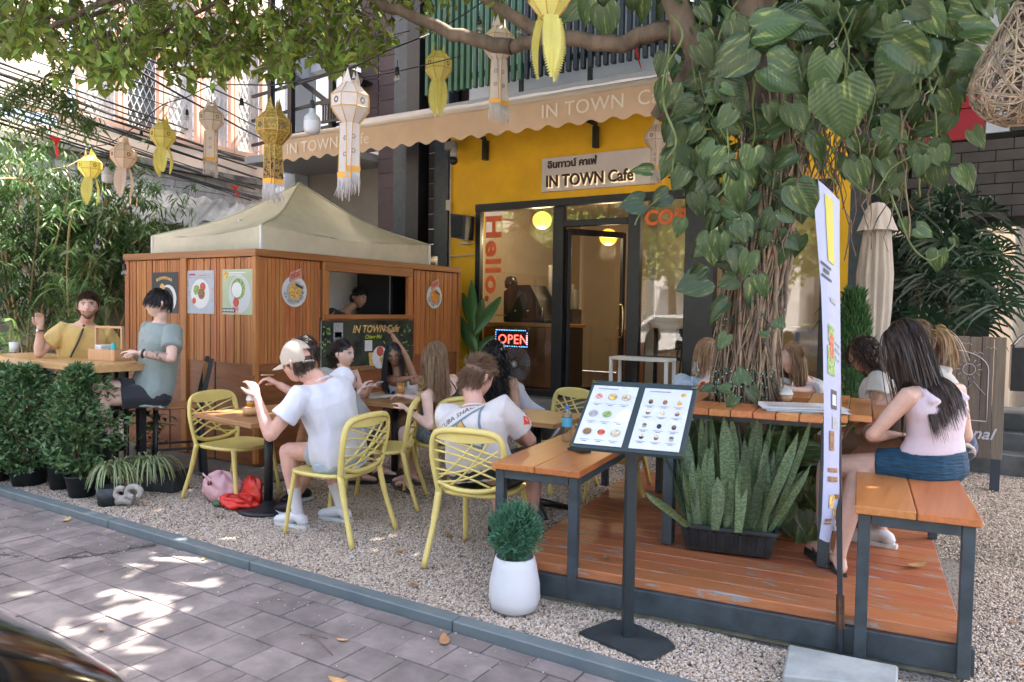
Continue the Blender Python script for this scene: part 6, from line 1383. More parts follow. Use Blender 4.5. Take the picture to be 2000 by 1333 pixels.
for k, path in enumerate(([(-20, 230), (40, 190), (110, 180), (150, 205)], [(0, 200), (60, 160), (120, 165)], [(60, 260), (100, 215), (160, 230), (180, 255)])):
    P = bez([W(x, y, D=7.4) for x, y in path], 8); b.tube(P, .005, 5)
    for p in P:
        for j in range(13): a = rr.uniform(0, 2*PI); C1.append(p+Vector((rr.gauss(0, .06), rr.gauss(0, .06), rr.gauss(0, .05)))); D1.append((math.cos(a), math.sin(a), rr.uniform(-1.2, 0))); N1.append((rr.gauss(0, .4), rr.gauss(0, .4), 1)); L1.append(rr.uniform(.1, .18))
b.build('stems', vst, sb, kind='stuff'); L1 = np.array(L1); V, F = leaves(C1, D1, N1, L1, L1*.14, .2, 0); npmesh('foliage', V, F, mat('young_bamboo_leaf', (.10, .17, .05), .45, islandvar=.35, trans=.35), sb, kind='stuff')
# fern ---------------------------------------------------------------
fm = mat('fern_leaf', (.10, .19, .045), .5, islandvar=.3, trans=.3)
def frond(base, mid, tip, par, w=.13, m=fm, n=34, name='frond'):
    P = bez([base, mid, tip], 16); C1, D1, N1, L1 = [], [], [], []
    for i in range(2, len(P)):
        d = (P[i]-P[i-1]).normalized(); s = i/len(P); sd = d.cross(Vector((0, 0, 1))).normalized() if abs(d.z) < .98 else Vector((1, 0, 0)); L = w*math.sin(PI*min(1, s*.9+.08))**.6*(1.05-s*.85)
        for sg in (1, -1): C1.append(P[i]); D1.append(sd*sg+d*.35+Vector((0, 0, -.12))); N1.append((0, -.2, 1)); L1.append(L)
    L1 = np.array(L1); V, F = leaves(C1, D1, N1, L1, np.full(len(L1), .014+.03*w), .2, 0); V2 = []; F2 = []
    o = npmesh(name, V, F, m, par)
fe = thing('fern', 'big arching green fern between the man in yellow and the booth', 'fern', (-8.1, 4.75, .6), world=True)
for k in range(46):
    c = W(rr.uniform(115, 225), rr.uniform(520, 700), Y=4.35+rr.uniform(-.1, .15)); a = rr.uniform(-2.9, -.2); L = rr.uniform(.35, .65); d = Vector((math.cos(a)*.9, math.sin(a)*.5, 0)); frond(c, c+d*L*.5+Vector((0, 0, L*.38)), c+d*L+Vector((0, 0, L*rr.uniform(-.3, .35))), fe, rr.uniform(.09, .14))
fe2 = thing('fern', 'smaller fern tuft behind the mug at the far left', 'fern', (-8.8, 4.6, .4), world=True)
for k in range(24):
    c = W(rr.uniform(-10, 110), rr.uniform(640, 740), Y=4.2); a = rr.uniform(-2.9, -.2); L = rr.uniform(.3, .5); d = Vector((math.cos(a)*.9, math.sin(a)*.5, 0)); frond(c, c+d*L*.5+Vector((0, 0, L*.38)), c+d*L+Vector((0, 0, L*rr.uniform(-.3, .35))), fe2, rr.uniform(.08, .11))
# potted shrubs at left -----------------------------------------------
pot = mat('black_pot', (.022, .028, .033), .45, var=.4, nscale=7, bump=.3, bscale=20)
sh = mat('shrub_leaf', (.085, .16, .058), .36, islandvar=.5, trans=.2); sh2 = mat('coffee_leaf', (.055, .11, .04), .32, islandvar=.5, trans=.2)
def potted(px, py, r, h, lab, fol, name='potted_shrub', cat='potted plant', rx=.3, hz=1.0, z0=.35, n=3200, L=(.04, .075), m=sh, dens=None, seed=1, stems=7):
    p = W(px, py, z=0); t = thing(name, lab, cat, (p.x, p.y, 0), world=True); b = MB(); b.lathe([(.001, 0), (r*.78, 0), (r, h*.93), (r*1.06, h*.94), (r*1.06, h), (r*.97, h), (r*.93, h*.85), (.001, h*.85)], (p.x, p.y, 0), 30); b.build('pot', pot, t)
    b = MB(); b.lathe([(r*.93, h*.86), (.001, h*.9)], (p.x, p.y, 0), 16); b.build('soil', MATS['potting_soil'], t)
    g_ = np.random.default_rng(seed); k = g_.random(n)**.8; th = g_.uniform(0, 2*PI, n); z = z0+(hz)*g_.random(n); prof = rx*g_.choice([1, 1, 1, 1.25, 1.5], n)*(.5+.55*np.sin(PI*np.clip((z-z0)/hz, 0, 1)**.8))*(1+.35*np.sin(z*13+th*2)+.22*np.sin(z*29+th*3))*(1-.5*((z-z0)/hz)**5)*(1+.25*np.sin(th*1+sum(map(ord, lab))))
    P = np.column_stack([p.x+prof*k**.5*np.cos(th), p.y+prof*k**.5*np.sin(th), z]); D1 = np.column_stack([np.cos(th), np.sin(th), g_.uniform(.0, 1.3, n)])+g_.normal(size=(n, 3))*.5; N1 = g_.normal(size=(n, 3))*.5+[0, 0, .7]+np.column_stack([np.cos(th), np.sin(th), np.zeros(n)])*.6
    L1 = g_.uniform(L[0], L[1], n); V, F = leaves(P, D1, N1, L1, L1*.42, .15, .15); npmesh('foliage', V, F, m, t, kind='stuff')
    for s in range(stems):
        a = s*2*PI/stems; b = MB(); b.tube([(p.x+.03*math.cos(a), p.y+.03*math.sin(a), h*.85), (p.x+rx*.4*math.cos(a), p.y+rx*.4*math.sin(a), z0+hz*.4), (p.x+rx*.5*math.cos(a+.4), p.y+rx*.5*math.sin(a+.4), z0+hz*.85)], [.007, .005, .003], 5); b.build('stem', twg, t)
    return t, p
potted(57, 946, .155, .17, 'bushy dark shrub in the second black pot from the left edge', 0, rx=.27, hz=.86, z0=.14, n=3900, seed=1)
potted(160, 968, .12, .17, 'upright bushy shrub in the black pot nearest the spider plants', 0, rx=.19, hz=.84, z0=.2, n=3300, seed=2)
potted(118, 955, .095, .2, 'shrub in the narrow black pot between two wider pots', 0, rx=.15, hz=.62, z0=.2, n=1900, seed=3)
potted(-5, 938, .11, .17, 'shrub in the black pot cut off by the left edge', 0, rx=.25, hz=.85, z0=.15, n=3000, seed=4)
# broad-leaved saplings
for (px, py, hx, hy, lab, sd) in ((225, 950, 205, 820, 'small broad-leaved sapling leaning left over the spider plants', 5), (243, 945, 250, 800, 'middle broad-leaved sapling, tallest of the row', 6), (275, 940, 275, 810, 'broad-leaved sapling right of the tallest one', 7), (290, 935, 300, 830, 'sapling with yellow-edged leaves at the right end of the row', 8)):
    p = W(px, py, z=0); p.z = 0; D0 = (p-camp).dot(fw); q = W(hx, hy, D=D0); t = thing('sapling', lab, 'sapling', tuple(p), world=True); b = MB(); b.tube(bez([p, p.lerp(q, .5)+Vector((.01, 0, 0)), q], 5), .006, 6); b.build('stem', mat('sapling_stem', (.25, .17, .12), .8), t)
    r = random.Random(sd); C1, D1, N1, L1 = [], [], [], []
    for k in range(34):
        c = q+Vector((r.gauss(0, .05), r.gauss(0, .05), r.gauss(0, .06))); a = r.uniform(0, 2*PI); C1.append(c); D1.append((math.cos(a), math.sin(a), r.uniform(-.5, .4))); N1.append((r.gauss(0, .3), r.gauss(0, .3), 1)); L1.append(r.uniform(.08, .13))
    if sd > 6:
        for k in range(14): c = p.lerp(q, r.uniform(.3, .7)); a = r.uniform(0, 2*PI); C1.append(c); D1.append((math.cos(a), math.sin(a), r.uniform(-.3, .4))); N1.append((r.gauss(0, .3), r.gauss(0, .3), 1)); L1.append(r.uniform(.05, .1))
    L1 = np.array(L1); V, F = leaves(C1, D1, N1, L1, L1*.45, .25, .1); Fi = F.reshape(4, len(L1), 3); vl = mat('sapling_leaf', (.06, .125, .045), .3, objvar=.35, trans=.2) if sd < 8 else mat('yellow_edge_leaf', (.13, .17, .05), .35, objvar=.5, trans=.2)
    for i in range(len(L1)):
        me = bpy.data.meshes.new('leaf'); o_ = np.array(ORG[t.name]); me.from_pydata([tuple(a-o_) for a in V[i*5:i*5+5]], [], [(0, 1, 2), (0, 2, 3), (1, 4, 2), (2, 4, 3)]); me.materials.append(vl); link(me, 'leaf', t)
# spider plants in trough
def arching(name, lab, cat, c, n, L, w, m, seed, up_=1.0, xr=.05, leafname='leaf', kind=None):
    r = random.Random(seed); t = thing(name, lab, cat, tuple(c), world=True)
    for k in range(n):
        a = r.uniform(0, 2*PI); l = r.uniform(*L); p = Vector(c)+Vector((r.gauss(0, xr), r.gauss(0, xr*.6), 0)); d = Vector((math.cos(a), math.sin(a), 0)); P = bez([p, p+d*l*.35+Vector((0, 0, l*.5*up_)), p+d*l*.75+Vector((0, 0, l*.25*up_)), p+d*l*.95-Vector((0, 0, l*.25))], 3)
        b = MB(); s = d.cross(Vector((0, 0, 1))); vs = []
        for i, q in enumerate(P): ww = w*math.sin(PI*min(.97, (i+.8)/len(P)))**.6; vs += [q-s*ww+Vector((0, 0, ww*.3)), q, q+s*ww+Vector((0, 0, ww*.3))]
        fs = [];
        for i in range(len(P)-1):
            for j in range(2): fs.append((i*3+j, i*3+j+1, (i+1)*3+j+1, (i+1)*3+j))
        b.add(vs, fs, 0, True); b.build(leafname, m, t)
    return t
spm = mat('spider_leaf', (.27, .33, .16), .5, objvar=.35, trans=.25)
arching('spider_plant', 'striped spider plant tuft spilling over its pot by the concrete block', 'spider plant', W(222, 930, D=5.9), 80, (.16, .27), .006, spm, 1)
arching('spider_plant', 'striped spider plant tuft at the right, by the bar chair leg', 'spider plant', W(292, 920, D=6.05), 80, (.16, .28), .006, spm, 2)
p = W(215, 985, z=0); t = thing('plant_pot', 'small dark pot under the left spider plant', 'pot', (p.x, p.y, 0)); b = MB(); b.lathe([(.001, 0), (.085, 0), (.1, .14), (.09, .14), (.001, .12)], (0, 0, 0), 20); b.build('pot', pot, t)
p = W(300, 962, z=0); t = thing('plant_trough', 'dark rectangular trough behind the concrete block', 'planter', (p.x-.02, p.y+.1, 0), R_(15)); b = MB(); b.box((0, 0, .09), (.36, .2, .18), b=.01); b.build('trough', pot, t)
# broken breeze block
p = W(250, 990, z=0); t = thing('breeze_block', 'broken decorative concrete breeze block with round holes on the gravel', 'block', (p.x, p.y, 0), R_(25)); bcx = mat('block_concrete', (.36, .33, .30), .9, var=.2, nscale=9, bump=.7, bscale=60)
for (a0, cx, cz, r) in ((0, .05, .115, .055), (0, -.055, .10, .05)):
    b = MB(); b.tube([(cx+r*math.cos(a), 0, cz+r*.75*math.sin(a)) for a in [k*PI/10 for k in range(-3 if cx > 0 else 3, 16 if cx > 0 else 21)]], .024, 8); b.build('ring', bcx, t)
b = MB(); b.tube([(-.09, 0, .03), (-.03, 0, .05), (.03, .01, .03)], [.03, .032, .028], 8); b.build('foot', bcx, t)
# sansevieria planter --------------------------------------------------------
sn = thing('planter_box', 'black ribbed plastic planter box full of tall snake plants on the deck', 'planter', tuple(DK(1.0, .55, .2)), world=True)
a, c = W(1340, 1075, z=.2), W(1503, 1095, z=.2); PU = (c-a).normalized(); PV = Vector((-PU.y, PU.x, 0)); PW_ = (c-a).length; 
def PBX(s, t_, z): return a+PU*s+PV*t_+Vector((0, 0, z))
b = MB(); k0 = [PBX(-.0, -.0, .012), PBX(PW_, 0, .012), PBX(PW_, .16, .012), PBX(0, .16, .012)]; k1 = [PBX(-.035, -.03, .15), PBX(PW_+.035, -.03, .15), PBX(PW_+.035, .19, .15), PBX(-.035, .19, .15)]
b.add(k0+k1, [(3, 2, 1, 0), (0, 1, 5, 4), (1, 2, 6, 5), (2, 3, 7, 6), (3, 0, 4, 7)]); b.build('box', pot, sn)
b = MB(); q = [Vector(p) for p in k1]
for i in range(4): b.bar(q[i], q[(i+1) % 4], .022, .022, .003)
b.build('rim', pot, sn)
for k in range(10): s = PW_*(k+.5)/10; b = MB(); b.bar(PBX(s, -.006, .03), PBX(s+(s-PW_/2)*.06, -.031, .13), .018, .008); b.build('rib', pot, sn)
b = MB(); b.quad(PBX(-.02, -.02, .13), PBX(PW_+.02, -.02, .13), PBX(PW_+.02, .18, .13), PBX(-.02, .18, .13)); b.build('soil', MATS['potting_soil'], sn)
sm_ = bpy.data.materials.new('snake_leaf'); sm_.use_nodes = True; n_ = sm_.node_tree; pb = n_.nodes['Principled BSDF']; pb.inputs['Roughness'].default_value = .35
tc = n_.nodes.new('ShaderNodeTexCoord'); wv = n_.nodes.new('ShaderNodeTexWave'); wv.bands_direction = 'Z'; wv.inputs['Scale'].default_value = 9; wv.inputs['Distortion'].default_value = 16; wv.inputs['Detail'].default_value = 5; wv.inputs['Detail Scale'].default_value = 3; n_.links.new(tc.outputs['Object'], wv.inputs[0])
rp = n_.nodes.new('ShaderNodeValToRGB'); rp.color_ramp.elements[0].color = (.075, .13, .055, 1); rp.color_ramp.elements[1].color = (.15, .21, .115, 1); rp.color_ramp.elements[0].position = .3; rp.color_ramp.elements[1].position = .9; n_.links.new(wv.outputs[1], rp.inputs[0])
hs = n_.nodes.new('ShaderNodeHueSaturation'); oi = n_.nodes.new('ShaderNodeObjectInfo'); mr = n_.nodes.new('ShaderNodeMapRange'); mr.inputs[3].default_value = .55; mr.inputs[4].default_value = 1.5; n_.links.new(oi.outputs['Random'], mr.inputs[0]); n_.links.new(mr.outputs[0], hs.inputs['Value']); n_.links.new(rp.outputs[0], hs.inputs['Color']); n_.links.new(hs.outputs[0], pb.inputs['Base Color'])
def sword(base, tip, w, face, par, twist=0):
    b = MB(); base, tip = Vector(base), Vector(tip); L = (tip-base).length; n = 9; vs = []
    for i in range(n+1):
        s = i/n; c = base.lerp(tip, s)+Vector((math.sin(s*2.4+twist)*.012, 0, 0)); a = face+twist*s*.5; d = Vector((math.cos(a), math.sin(a), 0)); nn = Vector((-math.sin(a), math.cos(a), 0)); ww = w*(.75+.5*math.sin(PI*s*.75))*(1 if s < .72 else max(.0, 1-((s-.72)/.28)**1.6))
        vs += [c-d*ww-nn*ww*.45, c, c+d*ww-nn*ww*.45]
    fs = []
    for i in range(n):
        for j in range(2): fs.append((i*3+j, i*3+j+1, (i+1)*3+j+1, (i+1)*3+j))
    b.add(vs, fs, 0, True); b.build('leaf', sm_, par)
r = random.Random(5)
for k in range(80):
    s = r.uniform(0, PW_); t_ = r.uniform(0, .16); h = r.uniform(.3, .72) ; bs = PBX(s, t_, .12); lean = Vector((r.gauss(0, .09)+(s-PW_/2)*.5, r.gauss(0, .06), h)); sword(bs, bs+lean, r.uniform(.014, .027), r.gauss(.2, .5), sn, r.uniform(-1, 1))
def swp(pts, w, face): sword(W(*pts[0]), W(*pts[1]), w, face, sn)
for (x0, y0, x1, y1, D0, D1, w) in ((1420, 1035, 1412, 810, 4.2, 4.1, .032), (1345, 1030, 1258, 960, 4.2, 4.1, .03), (1480, 1030, 1490, 860, 4.2, 4.15, .03), (1395, 1035, 1400, 930, 4.1, 4.1, .028), (1440, 1040, 1445, 900, 4.1, 4.1, .026), (1375, 1030, 1380, 870, 4.25, 4.2, .03)):
    sword(W(x0, y0, D=D0), W(x1, y1, D=D1), w, .3, sn, .4)
vine3 = thing('creeping_vine', 'creeping vine with broad leaves filling the space under the tree table', 'vine', tuple(DK(1.1, 1.0, .2)), world=True)
for k in range(130):
    px, py = r.choice(((r.uniform(1300, 1560), r.uniform(825, 960)), (r.uniform(1490, 1590), r.uniform(820, 1040)))); D = r.uniform(4.35, 4.9); p = W(px, py, D=D); vleaf(p, r.choice((40, 50, 62, 72))/FPX*D, r.gauss(-90, 60), r.uniform(.1, .9), r.gauss(0, .4), k, vine3)
for (px, py, sz, ang) in ((1560, 880, 62, 10), (1530, 870, 45, 150), (1560, 835, 60, 20), (1545, 940, 45, -60), (1540, 985, 42, -100), (1570, 1000, 45, -80)): vleaf(W(px, py, D=4.25), sz/FPX*4.25, ang, .5, 0, px, vine3)
b = MB()
for k in range(30): x0, y0 = r.uniform(1380, 1590), 1000; P = [W(x0, y0, D=4.7), W(x0+r.uniform(-40, 40), 920, D=4.65), W(x0+r.uniform(-40, 40), 820, D=4.6)]; b.tube(bez(P, 4), .006, 5)
b.build('stems', vst, vine3, kind='stuff')
# conifer in white pot
g_ = np.random.default_rng(9); n = 8500; th = g_.uniform(0, 2*PI, n); ph = np.arccos(g_.uniform(-1, 1, n)); rad = g_.random(n)**.33
ctr = np.array([-1.985, 3.24, .425]); Pd = np.column_stack([np.sin(ph)*np.cos(th), np.sin(ph)*np.sin(th), np.cos(ph)]); lump = 1+.16*np.sin(th*5+ph*7)+.1*np.sin(th*11+ph*3)
P = ctr+Pd*(rad*lump)[:, None]*[.120, .120, .135]; P[:, 2] -= .015
cm = mat('conifer_leaf', (.085, .22, .13), .5, islandvar=.45, trans=.2); D1 = Pd+g_.normal(size=(n, 3))*.5+[0, 0, .7]; L1 = g_.uniform(.018, .036, n); V, F = leaves(P, D1, g_.normal(size=(n, 3)), L1, L1*.22, .1, .1); npmesh('foliage', V-np.array([-1.985, 3.24, 0]), F, cm, wp_, kind='stuff')
b = MB(); b.tube([(0, 0, .24), (.0, 0, .34)], .008, 6); b.build('trunk', twg, wp_)
# paddle-leaved plant beside the window
pd = thing('paddle_plant', 'tall plant with glossy paddle leaves between the booth end and the window', 'plant', (-5.72, 8.15, .1), world=True); pm_ = mat('paddle_leaf', (.06, .15, .045), .28, objvar=.3, trans=.25, bump=.3, bscale=9, stretch=(1, 6, 1))
for (x0, y0, x1, y1, w) in ((925, 650, 912, 540, 13), (925, 655, 970, 572, 14), (925, 650, 895, 565, 12), (930, 660, 935, 575, 12), (925, 690, 960, 650, 11), (920, 690, 890, 610, 12), (930, 690, 905, 640, 12), (925, 700, 955, 690, 11), (915, 700, 925, 650, 12), (930, 670, 900, 625, 11), (925, 640, 955, 600, 11)):
    A0, A1 = W(x0, y0, Y=8.1+rr.uniform(-.1, .1)), W(x1, y1, Y=8.1+rr.uniform(-.15, .1)); dd = (A1-A0); s = dd.cross(Vector((0, 1, 0))).normalized(); b = MB(); wv_ = w/FPX*10*.9
    b.grid(lambda u, v: A0+dd*u+s*((v-.5)*2*wv_*math.sin(PI*min(1, u*.96+.02))**.7)+Vector((0, .06*abs(v-.5)+.08*u*u, -.05*u*u)), 10, 4); b.build('leaf', pm_, pd)
b = MB()
for k in range(5): b.tube([W(915+6*k, 740, Y=8.15), W(920+2*k, 650, Y=8.15)], .014, 6)
b.build('stems', vst, pd, kind='stuff'); b = MB(); b.lathe([(.001, 0), (.13, 0), (.17, .3), (.15, .3), (.001, .27)], (-5.75, 8.15, 0), 20); b.build('pot', pot, pd)
# rhapis palm
rp_ = thing('fan_palm', 'dark fan palm clump with drooping fingered leaves behind the plank sign', 'palm', (-.25, 8.6, 0), world=True); rm = mat('palm_leaf', (.022, .060, .028), .32, objvar=.55, trans=.1)
for k in range(125):
    px = rr.gauss(1852, 66); py = rr.uniform(385, 640); c = W(px, py, Y=rr.uniform(8.25, 9.0)); up3 = Vector((rr.gauss(0, .25), -.35, 1)).normalized(); s3 = Vector((1, rr.gauss(-.1, .3), 0)).normalized(); L = rr.uniform(.26, .44); nb = rr.randint(9, 14); vs = []; fs = []; w3 = rr.uniform(.010, .016)
    for j in range(nb):
        a = (j/(nb-1)-.5)*rr.uniform(3.6, 4.4); d = (up3*math.cos(a)+s3*math.sin(a)+Vector((0, -.35, 0))).normalized(); s2 = d.cross(Vector((0, 1, .2))).normalized(); ll = L*rr.uniform(.8, 1.05); dz = Vector((0, 0, -ll))
        o = len(vs); vs += [c, c+d*ll*.45+s2*w3+dz*.04, c+d*ll*.45-s2*w3+dz*.04, c+d*ll*.78+s2*w3*.8+dz*.2, c+d*ll*.78-s2*w3*.8+dz*.2, c+d*ll*.95+dz*.45]; fs += [(o, o+1, o+2), (o+1, o+3, o+4, o+2), (o+3, o+5, o+4)]
    b = MB(); b.add(vs, fs); b.build('leaf', rm, rp_)
for k in range(9): x = rr.gauss(-.25, .18); y = 8.6+rr.gauss(0, .12); b = MB(); b.tube([(x, y, 0), (x+rr.gauss(0, .05), y, 1.2), (x+rr.gauss(0, .1), y, 2.3)], .016, 6); b.build('cane', C('palm_fibre', (.10, .06, .03), .9, var=.4, nscale=20), rp_)
# feathery cypress beside banner
cy = thing('cypress_shrub', 'feathery bright green cypress shrub behind the curly-haired woman', 'shrub', (-.88, 6.6, 0), world=True); n = 9000; z = g_.uniform(.15, 1.72, n); th = g_.uniform(0, 2*PI, n); rad = .27*(1-((z-.15)/1.7)**1.6)*g_.random(n)**.4+.02
P = np.column_stack([-.86+rad*np.cos(th), 6.6+rad*np.sin(th), z]); D1 = np.column_stack([np.cos(th)*.5, np.sin(th)*.5, np.full(n, 1.3)])+g_.normal(size=(n, 3))*.3; L1 = g_.uniform(.05, .10, n); V, F = leaves(P, D1, g_.normal(size=(n, 3)), L1, L1*.12, .1, .1); npmesh('foliage', V, F, mat('cypress_leaf', (.045, .13, .035), .5, islandvar=.4, trans=.2), cy, kind='stuff')
b = MB(); b.tube([(-.86, 6.6, 0), (-.86, 6.6, 1.3)], [.025, .008], 6); b.build('trunk', twg, cy)
# a row of street trees across the road, seen in the window glass
for k, (x, y) in enumerate(((-9, -7.5), (-4.2, -9), (1.5, -7.8), (7, -9), (-14, -8.5))):
    t = thing('street_tree', 'leafy street tree number across the road behind the viewer'.replace('number', ['left of centre', 'central', 'right of centre', 'rightmost', 'leftmost'][k]), 'tree', (x, y, 0), world=True)
    b = MB(); b.tube([(x, y, 0), (x+.1, y, 1.6), (x, y, 3.6)], [.2, .15, .09], 8); b.build('trunk', bark, t); n = 2600; Pd = rdir(n); P = np.array([x, y, 4.4])+Pd*(g_.random(n)**.4)[:, None]*[2.3, 1.8, 1.9]*(1+.2*np.sin(Pd[:, :1]*9)); Ls = g_.uniform(.2, .34, n); V, F = leaves(P, rdir(n), g_.normal(size=(n, 3)), Ls, Ls*.6, .1, .1); npmesh('foliage', V, F, lfc, t, kind='stuff')
    if k < 3:
        t2 = thing('parked_motor_car', ['white', 'silver', 'blue'][k]+' car parked across the road behind the viewer', 'car', (x+2, y+2.2, 0), world=True); cc = [(.7, .7, .7), (.35, .36, .38), (.05, .1, .25)][k]
        b = MB(); X_ = x+2; Yc = y+2.2; b.prism([(X_-2.1, Yc, .35), (X_+2.1, Yc, .35), (X_+2.1, Yc, .8), (X_+1.2, Yc, .95), (X_+.7, Yc, 1.45), (X_-1.1, Yc, 1.47), (X_-1.8, Yc, .95), (X_-2.1, Yc, .85)][::-1], (0, 1.7, 0)); b.build('body', C('carpaint%d' % k, cc, .2), t2)
        b = MB(); b.prism([(X_-1.6, Yc+1.705, .98), (X_+1.05, Yc+1.705, .98), (X_+.62, Yc+1.705, 1.38), (X_-1.0, Yc+1.705, 1.4)], (0, .01, 0)); b.build('window', MATS['window_dark'], t2)
        for wx in (-1.3, 1.3): b = MB(); b.cyl((X_+wx, Yc+1.5, .33), (X_+wx, Yc+1.75, .33), .33, n=20); b.build('wheel', C('tyre', (.02, .02, .02), .8), t2)
# ================================================================ PEOPLE
def skinmat(name, col):
    m = mat(name, col, .48, var=.10, nscale=14, bump=.08, bscale=300); b = m.node_tree.nodes['Principled BSDF']
    b.inputs['Subsurface Weight'].default_value = .12; b.inputs['Subsurface Radius'].default_value = (.6, .25, .12); b.inputs['Subsurface Scale'].default_value = .02; return m
SK = dict(fair=skinmat('skin_fair', (.62, .38, .29)), pink=skinmat('skin_pink', (.64, .36, .28)), tan=skinmat('skin_tan', (.40, .22, .13)), brown=skinmat('skin_brown', (.33, .17, .10)), pale=skinmat('skin_pale', (.68, .45, .36)))
def ik(a, t, l1, l2, pole):
    d = t-a; L = min(d.length, (l1+l2)*.995); d = d.normalized(); t2 = a+d*L
    x = (l1*l1-l2*l2+L*L)/(2*L); h = math.sqrt(max(0, l1*l1-x*x)); p = (pole-d*pole.dot(d))
    if p.length < 1e-4: p = Vector((0, 0, 1))-d*d.z
    return a+d*x+p.normalized()*h, t2
def capsule(b, p, q, r0, r1, n=12, flat=1, upv=Vector((0, 0, 1))):
    d = (q-p).normalized(); P = [p-d*r0*.9, p-d*r0*.6, p, q, q+d*r1*.6, q+d*r1*.9]; b.tube(P, [r0*.4, r0*.8, r0, r1, r1*.8, r1*.4], n, flat=flat, upv=upv)
def chain(b, P, R, n=12, flat=1, upv=Vector((0, 0, 1))):
    d0 = (P[1]-P[0]).normalized(); d1 = (P[-1]-P[-2]).normalized()
    b.tube([P[0]-d0*R[0]*.8]+list(P)+[P[-1]+d1*R[-1]*.8], [R[0]*.5]+list(R)+[R[-1]*.5], n, flat=flat, upv=upv)
def rings(b, C_, A, n=20):
    """closed loft; C_: centres, A: (half width, half depth, side vec, fwd vec)"""
    vs = []; fs = []; k = len(C_)
    for c, (w, d, sx, fy) in zip(C_, A):
        for j in range(n):
            a = 2*PI*j/n; ca, sa = math.cos(a), math.sin(a); vs.append(c+sx*(w*abs(ca)**.85*(1 if ca > 0 else -1))+fy*(d*abs(sa)**.9*(1 if sa > 0 else -1)))
    for i in range(k-1):
        for j in range(n): j2 = (j+1) % n; fs.append((i*n+j, i*n+j2, (i+1)*n+j2, (i+1)*n+j))
    fs.append(tuple(reversed(range(n)))); fs.append(tuple((k-1)*n+j for j in range(n))); b.add(vs, fs, 0, True)
def gs(x, c, s): return math.exp(-((x-c)/s)**2)
def headfn(th, ph, fem):
    """unit direction -> head surface point in local axes x right, y forward, z up (metres, centre of skull)"""
    x, y, z = math.sin(ph)*math.cos(th), math.sin(ph)*math.sin(th), math.cos(ph)
    X, Y, Z = .076*x, .094*y, .118*z
    if z < 0:
        t = -z; X *= 1-.30*t*t-.12*t**4; Y = Y*(1-.10*t) if y > 0 else Y*(1-.42*t); Y += .020*t*t
    if y < 0: Y *= 1.06
    fx = abs(X); 
    if y > 0:
        f = y
        Y += f*(.026*gs(X, 0, .011)*gs(Z, -.026, .017)+.014*gs(X, 0, .012)*gs(Z, .000, .022)+.006*gs(Z, .030, .012)*gs(fx, .028, .03)-.010*gs(fx, .031, .014)*gs(Z, .008, .012)+.007*gs(X, 0, .022)*gs(Z, -.058, .009)+.012*gs(X, 0, .02)*gs(Z, -.094, .016)-.004*gs(Z, -.074, .008)*gs(X, 0, .02)+.005*gs(fx, .045, .018)*gs(Z, -.022, .02))
        Y -= .004*gs(Z, -.012, .03)*gs(fx, .06, .02)
    return X, Y, Z
def head_mesh(b, c, M, fem, s, mi=0):
    n, k = 30, 26; vs = []; fs = []
    for i in range(1, k):
        for j in range(n): vs.append(c+M @ Vector([q*s for q in headfn(2*PI*j/n, PI*i/k, fem)]))
    vs.append(c+M @ Vector((0, 0, .118*s))); vs.append(c+M @ Vector((0, .02*s, -.118*s))); T, B = len(vs)-2, len(vs)-1
    for j in range(n):
        j2 = (j+1) % n; fs.append((T, j, j2)); fs.append((B, (k-2)*n+j2, (k-2)*n+j))
        for i in range(k-2): fs.append((i*n+j, (i+1)*n+j, (i+1)*n+j2, i*n+j2))
    b.add(vs, fs, mi, True)
def hand(b, w, d, nrm_, curl=.5, s=1, side=1, grip=False):
    """w wrist, d finger direction, nrm_ back-of-hand normal, side +1 thumb on d x n side"""
    d = d.normalized(); nrm_ = (nrm_-d*nrm_.dot(d)).normalized(); sd = d.cross(nrm_)*side
    c = w+d*.045*s; b.tube([w-d*.01, w+d*.02*s, w+d*.06*s, w+d*.088*s], [.022*s, .032*s, .038*s, .034*s], 12, flat=.45, upv=nrm_)
    for i, (o, L) in enumerate(((.029, .068), (.010, .078), (-.010, .073), (-.028, .056))):
        p = w+d*.082*s+sd*o*s; P = [p-d*.02*s, p]; dd = d.copy(); 
        for k, f in enumerate((.45, .32, .25)):
            a = curl*(.7+.25*k)*(1+.1*i); dd = (dd*math.cos(a)-nrm_*math.sin(a)).normalized(); nn = nrm_
            P.append(P[-1]+dd*L*f*s)
            nrm2 = (nrm_-dd*nrm_.dot(dd)); 
            if nrm2.length > .2: pass
        chain(b, P, [.0095*s, .0095*s, .0088*s, .008*s, .0068*s], 8)
    p = w+d*.025*s+sd*.026*s; t1 = (d*.7+sd*.75-nrm_*.35*curl*2).normalized(); t2 = (d*1.0+sd*.15-nrm_*.5*curl*2).normalized()
    chain(b, [p, p+t1*.034*s, p+t1*.034*s+t2*.030*s, p+t1*.034*s+t2*.055*s], [.014*s, .0115*s, .0105*s, .0085*s], 8)
